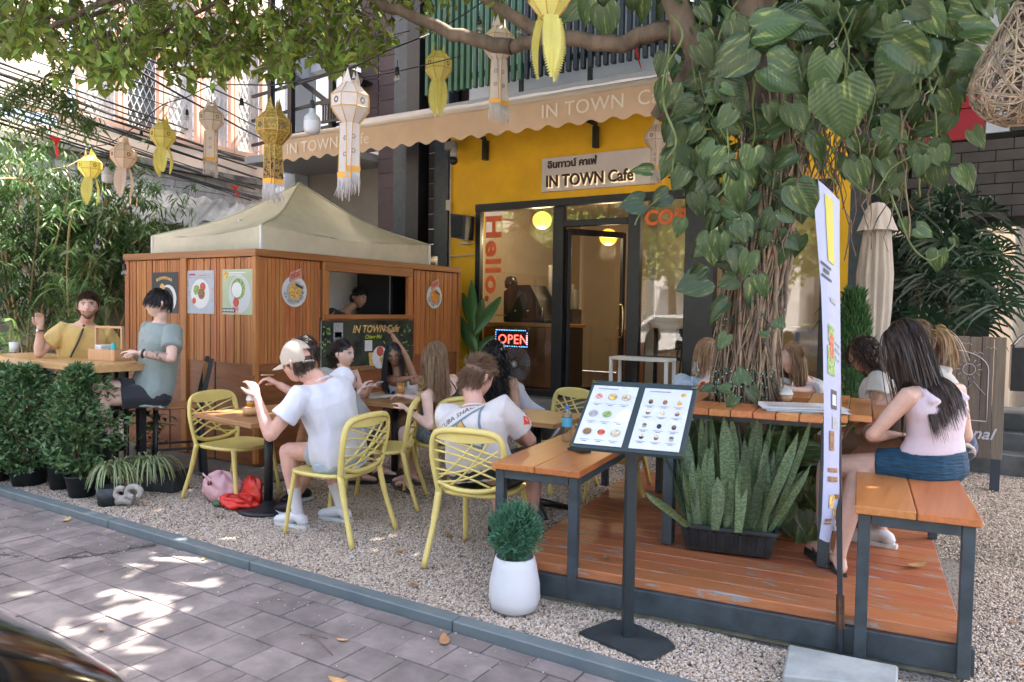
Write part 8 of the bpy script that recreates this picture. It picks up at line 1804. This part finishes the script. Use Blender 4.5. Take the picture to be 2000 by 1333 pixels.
q = MB(); q.grid(lambda u, v: capp(PI*(.18+.64*u), PI*.53)+M @ Vector((0, .075*v*math.sin(PI*u)**.6, -.022*v+.012*(1-(2*u-1)**2)))*hs, 12, 5); q.grid(lambda u, v: capp(PI*(.82-.64*u), PI*.53)+M @ Vector((0, .075*v*math.sin(PI*u)**.6, -.022*v+.012*(1-(2*u-1)**2)-.004))*hs, 12, 5); q.build('cap_brim', capm, t)
q = MB(); q.ball(capp(0, 0), .008, 8); q.build('cap_button', capm, t)
w = J['wr'][1]; q = MB(); q.cyl(w+Vector((-.02, -.03, .07)), W(510, 733, D=5.15), .0045, n=6); q.build('chopsticks', C('pale_wood', (.6, .45, .28), .5), None, label='pale chopsticks in the raised right hand of the capped man', cat='chopsticks')
# companion hidden behind him
J = person('man in grey T-shirt and black sneakers mostly hidden behind the capped man', (-4.12, 4.36, .56), W(606, 730, D=5.85), 125, hdeg=120, headc=W(597, 688, D=5.85), hpitch=-8, hands=(None, (-4.3, 4.2, .76)), feet=(W(592, 955, z=.10), W(568, 985, z=.10)), kpoles=((-.7, -.5, 1), (-.7, -.7, 1)), skin='tan', s=1.0, top=('tee', cloth('grey_tee', (.26, .27, .27)), .6), bottom=('shorts', cloth('black_shorts', (.022, .024, .03)), .6), shoes=('sneaker', blk, white_sole), hairk='crop', hairc=(.03, .02, .015), hn=900, eyes=False, seed=8)
# three women
floral = mat('floral_cloth', (.30, .10, .06), .8, nscale=45, col2=(.03, .015, .012), c2pos=(.45, .55))
J = person('woman with dark hair tied back and halter top looking right at the second table', (-5.0, 4.95, .55), W(680, 735, D=6.6), -78, hdeg=-82, headc=W(672, 692, D=6.58), hpitch=-2, hands=(W(722, 758, D=6.55), W(705, 762, D=6.4)), feet=((-4.6, 5.1, .1), (-4.6, 4.8, .1)), fem=True, skin='pale', s=.98, top=('bikini', floral), bottom=('skirt', floral, .7), shoes=('sandal', blk, blk_sole), hairk='bun', hairc=(.022, .014, .011), hn=1500, curl=(.6, .6), vox=.007, seed=9)
q = MB(); p = J['wr'][0]+Vector((.07, 0, .03)); q.box(p, (.13, .07, .008), Matrix.Rotation(-.5, 3, 'Y')); q.build('held_phone', C('phone_case', (.5, .48, .48), .3), None, label='pale phone held by the woman with tied dark hair', cat='phone')
J = person('woman with glasses, black hair and white tank top raising one arm overhead', (-4.72, 5.62, .55), W(778, 735, D=7.0), -160, hdeg=-140, headc=W(769, 692, D=6.95), hpitch=-18, hroll=-8, hands=(W(765, 652, D=6.95), W(808, 738, D=6.7)), poles=((.9, 0, 1.0), None), feet=((-4.55, 5.3, .1), (-4.85, 5.25, .1)), fem=True, skin='brown', s=.98, top=('tank', cloth('white_rib', (.66, .66, .7))), bottom=('shorts', cloth('denim_dark', (.05, .07, .12)), .4), hairk='long', hairc=(.014, .010, .010), hlen=.42, hn=1800, glasses=True, curl=(.5, .8), vox=.007, seed=10, part=.2, shoes=('sandal', blk, blk_sole))
den = mat('patterned_denim', (.30, .36, .42), .85, nscale=60, col2=(.12, .16, .22), c2pos=(.42, .58)); cami = cloth('black_cami', (.014, .016, .022))
J = person('woman with long fair hair and black strappy top seen from behind', (-3.74, 4.93, .56), W(856, 742, D=5.95), 80, hdeg=92, headc=W(850, 696, D=5.95), hpitch=-4, hands=(W(795, 800, D=5.8), W(792, 775, D=6.15)), poles=((.4, -.6, -1), None), feet=(W(808, 925, z=.1), W(798, 938, z=.1)), kpoles=((-1, .1, .8), (-1, -.2, .8)), fem=True, skin='pale', s=1.0, top=('cami', cami), bottom=('shorts', den, .45), shoes=('sandal', C('taupe_strap', (.12, .09, .08), .6), C('taupe_sole', (.10, .08, .075), .7)), hairk='long', hairc=(.27, .165, .09), hlen=.44, hn=2400, eyes=False, vox=.007, seed=11, curl=(.5, .6))
# man with printed T-shirt
J = person('brown-haired man seen from behind in a white T-shirt printed with a dive logo', (-2.60, 3.82, .56), W(928, 790, D=4.72), 5, hdeg=-12, headc=W(934, 737, D=4.80), hpitch=-22, hands=(W(955, 830, D=5.0), W(1000, 850, D=5.0)), poles=((-1, -.2, -.8), (1.2, -.3, -.4)), feet=((-2.75, 4.25, .1), (-2.45, 4.2, .1)), skin='pink', s=1.10, top=('tee', wtee2, .62), bottom=('shorts', cloth('black_shorts', (.022, .024, .03)), .8), shoes=('sneaker', blk, blk_sole), hairk='short', hairc=(.17, .095, .05), hlen=.42, hn=2300, eyes=False, vox=.007, seed=12)
# back print and sleeve badge, laid on the shirt surface
t = J['t']; shirt = [c for c in t.children if c.name.startswith('t_shirt')][0]; dg = bpy.context.evaluated_depsgraph_get()
from mathutils.bvhtree import BVHTree
bvh = BVHTree.FromPolygons([v.co.copy() for v in shirt.data.vertices], [tuple(p.vertices) for p in shirt.data.polygons]); og_ = ORG[t.name]
def onshirt(me, c, u, v, n):
    for vx in me.vertices:
        p = Vector(c)+u*vx.co.x+v*vx.co.y; h = bvh.ray_cast(p+n*.4-og_, -n)
        vx.co = (h[0]+n*(.004+vx.co.z)+og_) if h[0] else p
def shirtprint(fn, m, c, u, v, n, name='shirt_print'):
    me = bpy.data.meshes.new(name); bm = bmesh.new(); fn(bm); bmesh.ops.triangulate(bm, faces=bm.faces[:]); [bmesh.ops.subdivide_edges(bm, edges=[e for e in bm.edges if e.calc_length() > .012], cuts=1, use_grid_fill=True) for _ in range(5)]; bm.to_mesh(me); bm.free(); onshirt(me, c, u, v, n); me.transform(Matrix.Translation(-og_)); me.materials.append(m); link(me, name, t)
nB = -J['Fs']; vB = J['spn']; uB = vB.cross(nB).normalized(); cB = J['S'](.62)
def poly(*P): return lambda bm: bm.faces.new([bm.verts.new((x, y, 0)) for x, y in P])
pg = C('print_steel', (.16, .22, .27), .8); 
for P in (((-.15, -.02), (.13, .13), (.13, .115), (-.15, -.04)), ((.115, .12), (.13, .13), (.13, -.12), (.115, -.12)), ((-.15, -.02), (-.14, -.03), (.13, -.13), (.12, -.14))): shirtprint(poly(*P), pg, cB, uB, vB, nB)
shirtprint(poly((-.07, -.03), (.0, .045), (.03, .0), (.06, -.04)), C('print_gold', (.62, .36, .10), .8), cB, uB, vB, nB); shirtprint(poly((-.075, -.03), (-.0, .055), (.0, .047), (-.068, -.03)), food['d'], cB, uB, vB, nB); shirtprint(poly((.0, .055), (.065, -.04), (.058, -.04), (.0, .045)), food['d'], cB, uB, vB, nB)
cu = bpy.data.curves.new('x', 'FONT'); cu.body = 'SCUBA SHACK'; cu.size = .045; cu.resolution_u = 2; to = bpy.data.objects.new('x', cu); COL.objects.link(to); me = bpy.data.meshes.new_from_object(to.evaluated_get(bpy.context.evaluated_depsgraph_get())); bpy.data.objects.remove(to)
me.transform(Matrix.Translation((-.17, -.005, 0)) @ Matrix.Rotation(R_(28), 4, 'Z')); onshirt(me, cB, uB, vB, nB); me.transform(Matrix.Translation(-og_)); me.materials.clear(); me.materials.append(food['d']); link(me, 'shirt_lettering', t)
sl_ = J['sh'][1].lerp(J['el'][1], .52); nS = (J['Rs']*1.0-J['Fs']*.35+UP*.35).normalized(); uS = UP.cross(nS).normalized(); vS = nS.cross(uS); shirtprint(poly((-.03, -.025), (.03, -.025), (.03, .025), (-.03, .025)), C('badge_red', (.75, .06, .02), .6), sl_, uS, vS, nS); shirtprint(poly((-.03, .022), (-.022, .025), (.03, -.02), (.022, -.025)), food['w'], sl_+nS*.001, uS, vS, nS)
# woman with black curls and hair clip
J = person('woman with long black curls and pale hair clip behind the brown-haired man', (-3.22, 5.62, .55), W(970, 738, D=6.35), -20, hdeg=35, headc=W(966, 692, D=6.3), hpitch=-8, feet=((-3.1, 6.0, .1), (-3.35, 6.0, .1)), fem=True, skin='tan', s=.98, top=('tank', cloth('black_white_top', (.4, .4, .45), nscale=25)), bottom=('skirt', cami, .6), hairk='curly', hairc=(.012, .009, .009), hlen=.45, hn=2200, eyes=False, vox=.009, seed=13, shoes=('sandal', blk, blk_sole))
q = MB(); p = J['HC']+J['M'] @ Vector((.055, -.045, .10)); 
for a, b_ in (((0, 0, 0), (.035, -.015, -.02)), ((.035, -.015, -.02), (.05, -.03, -.045)), ((0, 0, 0), (-.01, -.02, -.045)), ((-.01, -.02, -.045), (.03, -.04, -.06))): q.tube([p+Vector(a), p+Vector(b_)], .006, 6)
q.build('hair_clip', C('clip_cream', (.6, .52, .42), .3), J['t'])
# group round the tree table
J = person('fair-haired woman in pale blue T-shirt left of the tree trunk', (-1.72, 5.35, .66), W(1375, 735, D=5.55), -150, hdeg=-105, headc=W(1382, 692, D=5.5), hpitch=-4, hands=((-1.45, 5.0, 1.06), (-1.6, 5.0, 1.06)), feet=((-1.6, 5.0, .3), (-1.75, 5.0, .3)), fem=True, skin='pale', s=1.0, top=('tee', cloth('pale_blue_tee', (.42, .52, .66)), .55), bottom=('shorts', cami, .6), hairk='long', hairc=(.36, .22, .12), hlen=.26, hn=1900, vox=.009, seed=14)
J = person('woman with long light brown hair and white top sitting right behind the trunk', (-1.02, 5.85, .62), W(1568, 742, D=5.4), 160, hdeg=150, headc=W(1548, 700, D=5.4), hpitch=-6, hands=((-1.25, 5.15, 1.06), (-1.1, 5.1, 1.06)), feet=((-1.1, 5.4, .1), (-1.25, 5.45, .1)), fem=True, skin='fair', s=1.0, top=('tee', wtee2, .5), bottom=('shorts', cami, .5), hairk='long', hairc=(.30, .18, .09), hlen=.40, hn=2000, eyes=False, vox=.009, seed=15)
J = person('woman with curly dark hair in profile leaning on the tree table', (-.52, 5.38, .72), W(1712, 738, D=5.0), 95, hdeg=118, headc=W(1688, 692, D=4.95), hpitch=-12, hands=(W(1640, 790, D=4.95), W(1648, 812, D=4.7)), feet=((-.85, 5.2, .3), (-.85, 5.0, .3)), fem=True, skin='tan', s=1.0, top=('tee', cloth('cream_tee', (.56, .55, .50)), .35), bottom=('shorts', cloth('beige_shorts', (.4, .33, .26)), .6), hairk='curly', hairc=(.05, .03, .02), hlen=.17, hn=2200, vox=.007, seed=16, shoes=('sandal', blk, blk_sole))
t_ = thing('beige_handbag', 'beige canvas bag between the curly-haired woman and the bench sitters', 'bag', (-.30, 5.0, .72)); q = MB(); q.grid(lambda u, v: sack(u, v, (.17, .12, .14), 9), 30, 16); q.build('cloth', cloth('bag_canvas', (.50, .40, .29)), t_)
J = person('woman with fair ponytail mostly hidden behind the woman in blue shorts', (-.14, 4.86, .84), W(1808, 722, D=4.45), 84, hdeg=78, headc=W(1792, 664, D=4.45), hpitch=-6, hands=(W(1655, 838, D=4.5), W(1668, 842, D=4.3)), poles=(None, (.2, -1, -.6)), feet=(W(1608, 1000, D=4.55), W(1722, 1035, z=.29)), kpoles=((-1, .2, .5), (-1, -.1, .7)), fem=True, skin='fair', s=1.03, top=('tank', cloth('cream_rib', (.5, .45, .38))), bottom=('shorts', cloth('navy_white', (.03, .045, .10)), .4), shoes=('sneaker', C('white_mesh', (.6, .6, .6), .6), white_sole), hairk='long', hairc=(.22, .13, .065), hlen=.12, hn=1500, vox=.007, seed=17, eyes=False)
w = J['wr'][1]; e = J['el'][1]; d = (w-e).normalized(); a1 = d.cross(UP).normalized(); a2 = a1.cross(d); q = MB(); q.tube([w.lerp(e, .08)+(a1*math.cos(a)+a2*math.sin(a))*.031 for a in [j*PI/8 for j in range(16)]], .006, 6, closed=True); q.build('bracelet', blk, J['t'])
HC, M = J['HC'], J['M']; base = np.array(HC+M @ Vector((0, -.10, .045))); g_ = np.random.default_rng(4); P0 = base+g_.normal(size=(500, 3))*.012; D0 = np.array(M @ Vector((.15, -1, .15)))[None, :]+g_.normal(size=(500, 3))*.25; strands('ponytail', P0, D0, 12, .022, .35, .04, .0036, [], hairmat('hair_fair_tail', (.36, .22, .11)), J['t'], damp=.75, seed=5)
q = MB(); q.tube([Vector(base)+(M @ Vector((math.cos(a), 0, math.sin(a))))*.022 for a in [j*PI/6 for j in range(12)]], .007, 6, closed=True); q.build('hair_tie', blk, J['t'])
pinkt = cloth('pale_pink_top', (.68, .55, .60), trans=.05); bshort = mat('teal_smocked', (.008, .05, .095), .8, nscale=40, var=.5, stretch=(.4, .4, 3), bump=1, bscale=30, bdist=.01)
J = person('woman with very long dark hair, pale pink top and blue shorts on the bench', W(1815, 905, D=3.92), W(1818, 745, D=3.88), 52, hdeg=66, headc=W(1768, 668, D=3.95), hpitch=-8, hands=(W(1748, 850, D=4.05), W(1800, 850, D=4.2)), poles=((-.9, -.5, -.9), (1, -.2, -.6)), feet=(W(1608, 1062, D=4.05), W(1640, 1085, D=3.92)), kpoles=((-1, .25, .6), (-1, -.1, .9)), fem=True, skin='fair', s=1.04, top=('crop', pinkt), bottom=('shorts', bshort, .42), shoes=('sandal', blk, blk_sole), hairk='long', hairc=(.055, .034, .026), hlen=.60, hn=3600, drift=(.10, -.03), eyes=False, vox=.0065, seed=18)
# ================================================================ LANTERNS, BULBS, PENNANTS
lg = mat('lantern_gold', (.62, .36, .10), .45)
LM = dict(white=mat('lantern_white', (.80, .73, .68), .7, var=.05, trans=.4), yellow=mat('lantern_yellow', (.84, .78, .26), .7, var=.05, trans=.4), peach=mat('lantern_peach', (.82, .68, .58), .7, var=.05, trans=.4), ochre=mat('lantern_ochre', (.58, .42, .10), .6, nscale=60, col2=(.30, .19, .03), c2pos=(.45, .6), trans=.3))
orb = C('lantern_band', (.72, .36, .04), .6); frg = cloth('fringe_thread', (.60, .55, .52)); prt = C('lantern_print', (.16, .12, .10), .8); tdark = mat('tail_dark', (.05, .03, .03), .8, nscale=50, col2=(.35, .22, .06), c2pos=(.5, .55), trans=.2)
rl = random.Random(8)
def lantern(px, py, wpx, tail, colr, lab, crown=4, tl=.30, ntail=3, ang=.3, D=None):
    D = D or .25*FPX/wpx; p = W(px, py, D=D); t = thing('paper_lantern', lab, 'lantern', tuple(p), world=True, group='festival lanterns strung over the terrace'); m = LM[colr]; n = 8; sc = .25/.25
    pr = [(.052, -.075), (.125, -.155), (.125, -.235), (.052, -.33)]
    def V(r, z, k): a = ang+2*PI*k/n; return p+Vector((r*math.cos(a), r*math.sin(a), z))
    for i in range(3):
        for k in range(n):
            b = MB(); b.quad(V(pr[i+1][0], pr[i+1][1], k), V(pr[i+1][0], pr[i+1][1], k+1), V(pr[i][0], pr[i][1], k+1), V(pr[i][0], pr[i][1], k)); b.build('panel', m, t)
    b = MB()
    for r, z in pr: b.tube([V(r*1.01, z, k) for k in range(n)], .0032, 4, closed=True)
    for k in range(n): b.tube([V(r*1.01, z, k) for r, z in pr], .0032, 4)
    b.build('frame', lg, t)
    for k in range(n):
        if k % 2: b = MB(); o = (V(.126, -.195, k)+V(.126, -.195, k+1))/2; nn = (o-p-Vector((0, 0, -.195))).normalized(); o = o+nn*.0; u_ = UP.cross(nn); 
        else: continue
        for j in range(8): a = j*PI/4; b.ball(o+u_*(.016*math.cos(a))+UP*(.016*math.sin(a)), (.006, .006, .006), 4)
        b.build('motif', prt, t, kind='stuff')
    for k in range(crown):
        a = ang+2*PI*k/crown; u_ = Vector((-math.sin(a), math.cos(a), 0)); o = p+Vector((.048*math.cos(a), .048*math.sin(a), -.077)); b = MB(); b.prism([o-u_*.034, o+u_*.034, o+u_*.02+UP*.035, o+UP*.095-Vector((math.cos(a), math.sin(a), 0))*.008, o-u_*.02+UP*.035], Vector((math.cos(a), math.sin(a), 0))*.002); b.build('crown_petal', m, t)
    for k in range(ntail):
        a = -PI/2+PI*2*k/ntail+ang*.5-.55*0+R_(32); a = a if ntail != 2 else (R_(-75) if k == 0 else R_(-25)); u_ = Vector((-math.sin(a), math.cos(a), 0)); nn = Vector((math.cos(a), math.sin(a), 0)); sw = rl.uniform(-.06, .06)
        r0 = .054; o = p+nn*r0+Vector((0, 0, -.33)); L = tl*rl.uniform(.92, 1.08); dn = (-UP+u_*sw).normalized()
        if tail == 'fringe':
            b = MB(); b.quad(o-u_*.045, o+u_*.045, o+u_*.045+dn*L, o-u_*.045+dn*L); b.build('tail', m, t)
            if colr == 'ochre': b = MB(); b.quad(o-u_*.046+dn*L*.4+nn*.001, o+u_*.046+dn*L*.4+nn*.001, o+u_*.046+dn*L+nn*.001, o-u_*.046+dn*L+nn*.001); b.build('tail_print', tdark, t)
            b = MB(); b.tube([o-u_*.045, o-u_*.045+dn*L], .003, 4); b.tube([o+u_*.045, o+u_*.045+dn*L], .003, 4); b.build('tail_edge', lg, t)
            b = MB(); q = o+dn*(L-.01); b.prism([q-u_*.049, q+u_*.049, q+u_*.049+dn*.035, q-u_*.049+dn*.035], nn*.003); b.build('band', orb, t)
            b = MB()
            for j in range(24): s = o+u_*(.09*(j/23-.5))+dn*(L+.02); ll = rl.uniform(.12, .16); b.tube([s, s+dn*ll*.5+u_*rl.gauss(0, .003)+nn*rl.gauss(0, .003), s+dn*ll+u_*rl.gauss(0, .008)+nn*rl.gauss(0, .01)], [.0022, .0022, .0016], 4)
            b.build('fringe', frg, t, kind='stuff')
            for zz in (.3, .62): 
                b = MB(); c = o+dn*L*zz+nn*.002
                for j in range(6): b.ball(c+u_*.012*math.cos(j*PI/3)+UP*.012*math.sin(j*PI/3), .0045, 4)
                b.build('motif', prt if colr != 'ochre' else lg, t, kind='stuff')
        else:
            b = MB(); vs = []; N = 12
            for i in range(N+1):
                s = i/N; ww = .042*(1+.35*math.sin(PI*s*.7))*(1-s**3); c = o+dn*L*s+nn*.025*math.sin(s*3); vs += [c-u_*ww, c+u_*ww]
            b.add(vs, [(2*i, 2*i+1, 2*i+3, 2*i+2) for i in range(N)]); b.build('tail', m, t)
            b = MB()
            for i in range(N*2):
                s = (i+.5)/(N*2); ww = .042*(1+.35*math.sin(PI*s*.7))*(1-s**3); c = o+dn*L*s+nn*(.025*math.sin(s*3)+.002)
                for sg in (-1, 1): e = c+u_*ww*sg; b.add([e-u_*sg*.012, e+dn*.03+u_*sg*.014+nn*.008, e+dn*.022-u_*sg*.014], [(0, 1, 2)])
                b.add([c-u_*.01, c+dn*.028+nn*.01, c+u_*.01], [(0, 1, 2)])
            b.build('tail_scales', m, t, kind='stuff')
    return p, D, t
LN = [(685, 142, 76, 'fringe', 'white', 'large white lantern with two fringed tails just right of the hanging LED bulb', 4, .30, 2), (535, 196, 67, 'fringe', 'ochre', 'dark gold lantern with black-patterned fringed tails over the tent', 4, .26, 2), (413, 196, 45, 'fringe', 'white', 'small white lantern with fringed tails before the orange window frames', 4, .30, 3),
      (318, 228, 46, 'leafy', 'yellow', 'small yellow lantern with two leafy tails, third from the left', 3, .26, 3), (241, 268, 46, 'leafy', 'peach', 'peach and white lantern with serrated white tails, second from the left', 3, .30, 3), (176, 292, 42, 'leafy', 'yellow', 'yellow lantern in front of the bamboo, leftmost of the string', 3, .30, 3),
      (857, 86, 54, 'leafy', 'yellow', 'yellow lantern with one long leafy tail in front of the green slats', 2, .30, 2), (975, 36, 62, 'fringe', 'white', 'white lantern with long fringed tails in front of the black slats', 4, .32, 2), (1075, -78, 84, 'leafy', 'yellow', 'pale yellow lantern with long leafy tails cut by the top edge', 3, .34, 3), (1283, 232, 46, 'fringe', 'white', 'small white lantern tangled in the vine at the end of the signboard', 4, .18, 2), (1342, 392, 38, 'leafy', 'yellow', 'little yellow lantern half hidden by vine over the orange window letters', 2, .08, 2)]
HP = {}
for a in LN:
    HP[a[0]] = lantern(*a)
wirem = MATS['cable_black']; led = mat('led_bulb', (.66, .66, .68), .35, trans=.2); clr = glassmat('clear_bulb', (.85, .83, .8), .12, .05)
def sagwire(P, r, lab, name='light_string'): b = MB(); b.tube(bez(P, 6), r, 5); return b.build(name, wirem, None, label=lab, cat='cable')
top = [HP[176], HP[241], HP[318], HP[413], HP[535], HP[685]]
bulbs = [(209, 300, 6.6, 'led', 'milky LED bulb hanging left of the peach lantern'), (276, 245, 6.6, 'socket', 'empty black bulb socket beside the yellow lantern'), (365, 205, 6.8, 'clear', 'clear bulb between the yellow and the small white lantern'), (472, 180, 6.0, 'socket', 'black bulb socket left of the dark gold lantern'), (610, 170, 5.0, 'led', 'large milky LED bulb between the dark gold and large white lanterns'), (776, 118, 5.6, 'clear', 'clear bulb right of the large white lantern'), (937, 20, 5.6, 'clear', 'clear bulb under the branch beside the yellow lantern'), (1015, 24, 5.4, 'clear', 'clear bulb just right of the white lantern at the black slats'), (190, 455, 7.2, 'clear', 'small clear bulb on the booth roof edge, far left'), (243, 505, 7.0, 'clear', 'small clear bulb at the top left corner of the booth')]
P = []; pts = [(150, 305, 8.2)]+[(176, 288, HP[176][1]), (209, 282, 8.0), (241, 264, HP[241][1]), (276, 238, 7.9), (318, 205, HP[318][1]), (365, 190, 7.9), (413, 168, HP[413][1]), (472, 166, 6.8), (537, 166, HP[535][1]), (610, 152, 5.1), (688, 132, HP[685][1]), (760, 98, 5.4), (857, 58, HP[857][1]), (965, -10, 6.0)]
sagwire([W(*a[:2], D=a[2]) for a in pts], .006, 'black festoon wire carrying the lanterns and bulbs across the terrace')
sagwire([W(688, 155, D=4.8), W(776, 140, D=5.5), W(900, 110, D=5.8)], .004, 'thin black wire running from the large white lantern towards the slats')
for (a, d) in ((535, 167), (318, 206), (413, 169), (685, 133), (857, 60), (975, -5)): b = MB(); q = HP[a]; b.cyl(W(a, d, D=q[1]), q[0]+Vector((0, 0, -.075)), .003, n=5); b.build('cord', wirem, q[2])
for (px, py, D, k, lab) in bulbs:
    D = 8.0 if px < 300 and py < 320 else (7.9 if px == 365 else D); p = W(px, py, D=D); t = thing('light_bulb', lab, 'bulb', tuple(p), world=True, group='bulbs on the festoon wires'); s = 1.0
    L_ = .10 if k == 'led' else .06; b = MB(); b.cyl(p+Vector((0, 0, .0)), p-Vector((0, 0, L_)), .003, n=5); b.build('lead', wirem, t); q = p-Vector((0, 0, L_)); b = MB(); b.lathe([(.001, .01), (.014, .008), (.017, -.03), (.02, -.045), (.001, -.045)], q, 14); b.build('socket', blk, t); q = q-Vector((0, 0, .045))
    if k == 'led': b = MB(); b.lathe([(.018, 0), (.022, -.03), (.05, -.055), (.055, -.07), (.055, -.085)], q, 24); b.build('bulb_neck', C('bulb_grey', (.42, .44, .42), .3), t); b = MB(); b.lathe([(.055, -.085), (.056, -.13), (.05, -.155), (.03, -.168), (.001, -.17)], q, 24); b.build('diffuser', led, t)
    elif k == 'clear': b = MB(); b.lathe([(.015, 0), (.024, -.015), (.03, -.035), (.026, -.055), (.001, -.065)], q, 18); b.build('bulb_glass', clr, t); b = MB(); b.tube([q-Vector((.008, 0, .01)), q-Vector((0, 0, .035)), q-Vector((-.008, 0, .01))], .002, 4); b.build('filament', C('filament', (.6, .45, .2), .4), t)
pen = mat('pennant_red', (.68, .035, .03), .6, trans=.35)
def penn(pts, D, lab, m=pen):
    P_ = [W(x, y, D=D+.1*i*0) for i, (x, y) in enumerate(pts)]; A_, B_, C__ = P_; b = MB()
    b.grid(lambda u, v: A_.lerp(B_, u)*(1-v)+C__*v+Vector((.02, .05, 0))*math.sin(u*4+v*3)*(1-v), 6, 8); return b.build('pennant', m, None, label=lab, cat='pennant')
penn([(93, 265), (125, 275), (112, 310)], 7.5, 'red triangular pennant in front of the bamboo'); penn([(447, 362), (468, 366), (466, 388)], 9.0, 'small red pennant above the tent roof'); penn([(1229, 65), (1238, 66), (1254, 140)], 5.5, 'narrow red pennant hanging edge-on from the tree limb'); penn([(1276, 160), (1292, 168), (1290, 182)], 5.6, 'small yellow pennant at the awning front', mat('pennant_yellow', (.7, .45, .03), .6, trans=.3))
# wicker lamps at upper right
wk = mat('wicker', (.34, .26, .18), .7, var=.3, nscale=20, objvar=.3)
def wicker(c, r, lab, m, n=70, neck=.2):
    t = thing('wicker_lamp', lab, 'lamp', tuple(c), world=True)
    for k in range(n):
        ax = Vector((rl.gauss(0, 1), rl.gauss(0, 1), rl.gauss(0, 1))).normalized(); a1, a2, _ = frame(ax); off = rl.uniform(-.5, .5); rr_ = r*math.sqrt(1-off*off); P_ = []
        for j in range(14):
            a = j*2*PI/14; q = ax*off*r+(a1*math.cos(a)+a2*math.sin(a))*rr_; q = q*(1+rl.gauss(0, .02)); 
            if q.z > r*.4: f = (q.z-r*.4)/(r*.6); q = Vector((q.x*(1-.55*f), q.y*(1-.55*f), q.z+neck*f))
            P_.append(c+q)
        b = MB(); b.tube(P_, .0045, 5, closed=True); b.build('cane', m, t)
    b = MB(); b.cyl(c+Vector((0, 0, r+neck*.6)), c+Vector((0, 0, 1.6)), .004, n=5); b.build('cord', blk, t)
wicker(W(1985, 165, D=3.7), .20, 'big woven wicker lamp at the upper right corner', wk); wicker(W(1918, 95, D=4.4), .10, 'smaller pale wicker lamp left of the big one', mat('wicker_pale', (.5, .46, .42), .7, objvar=.2), 40, .15)
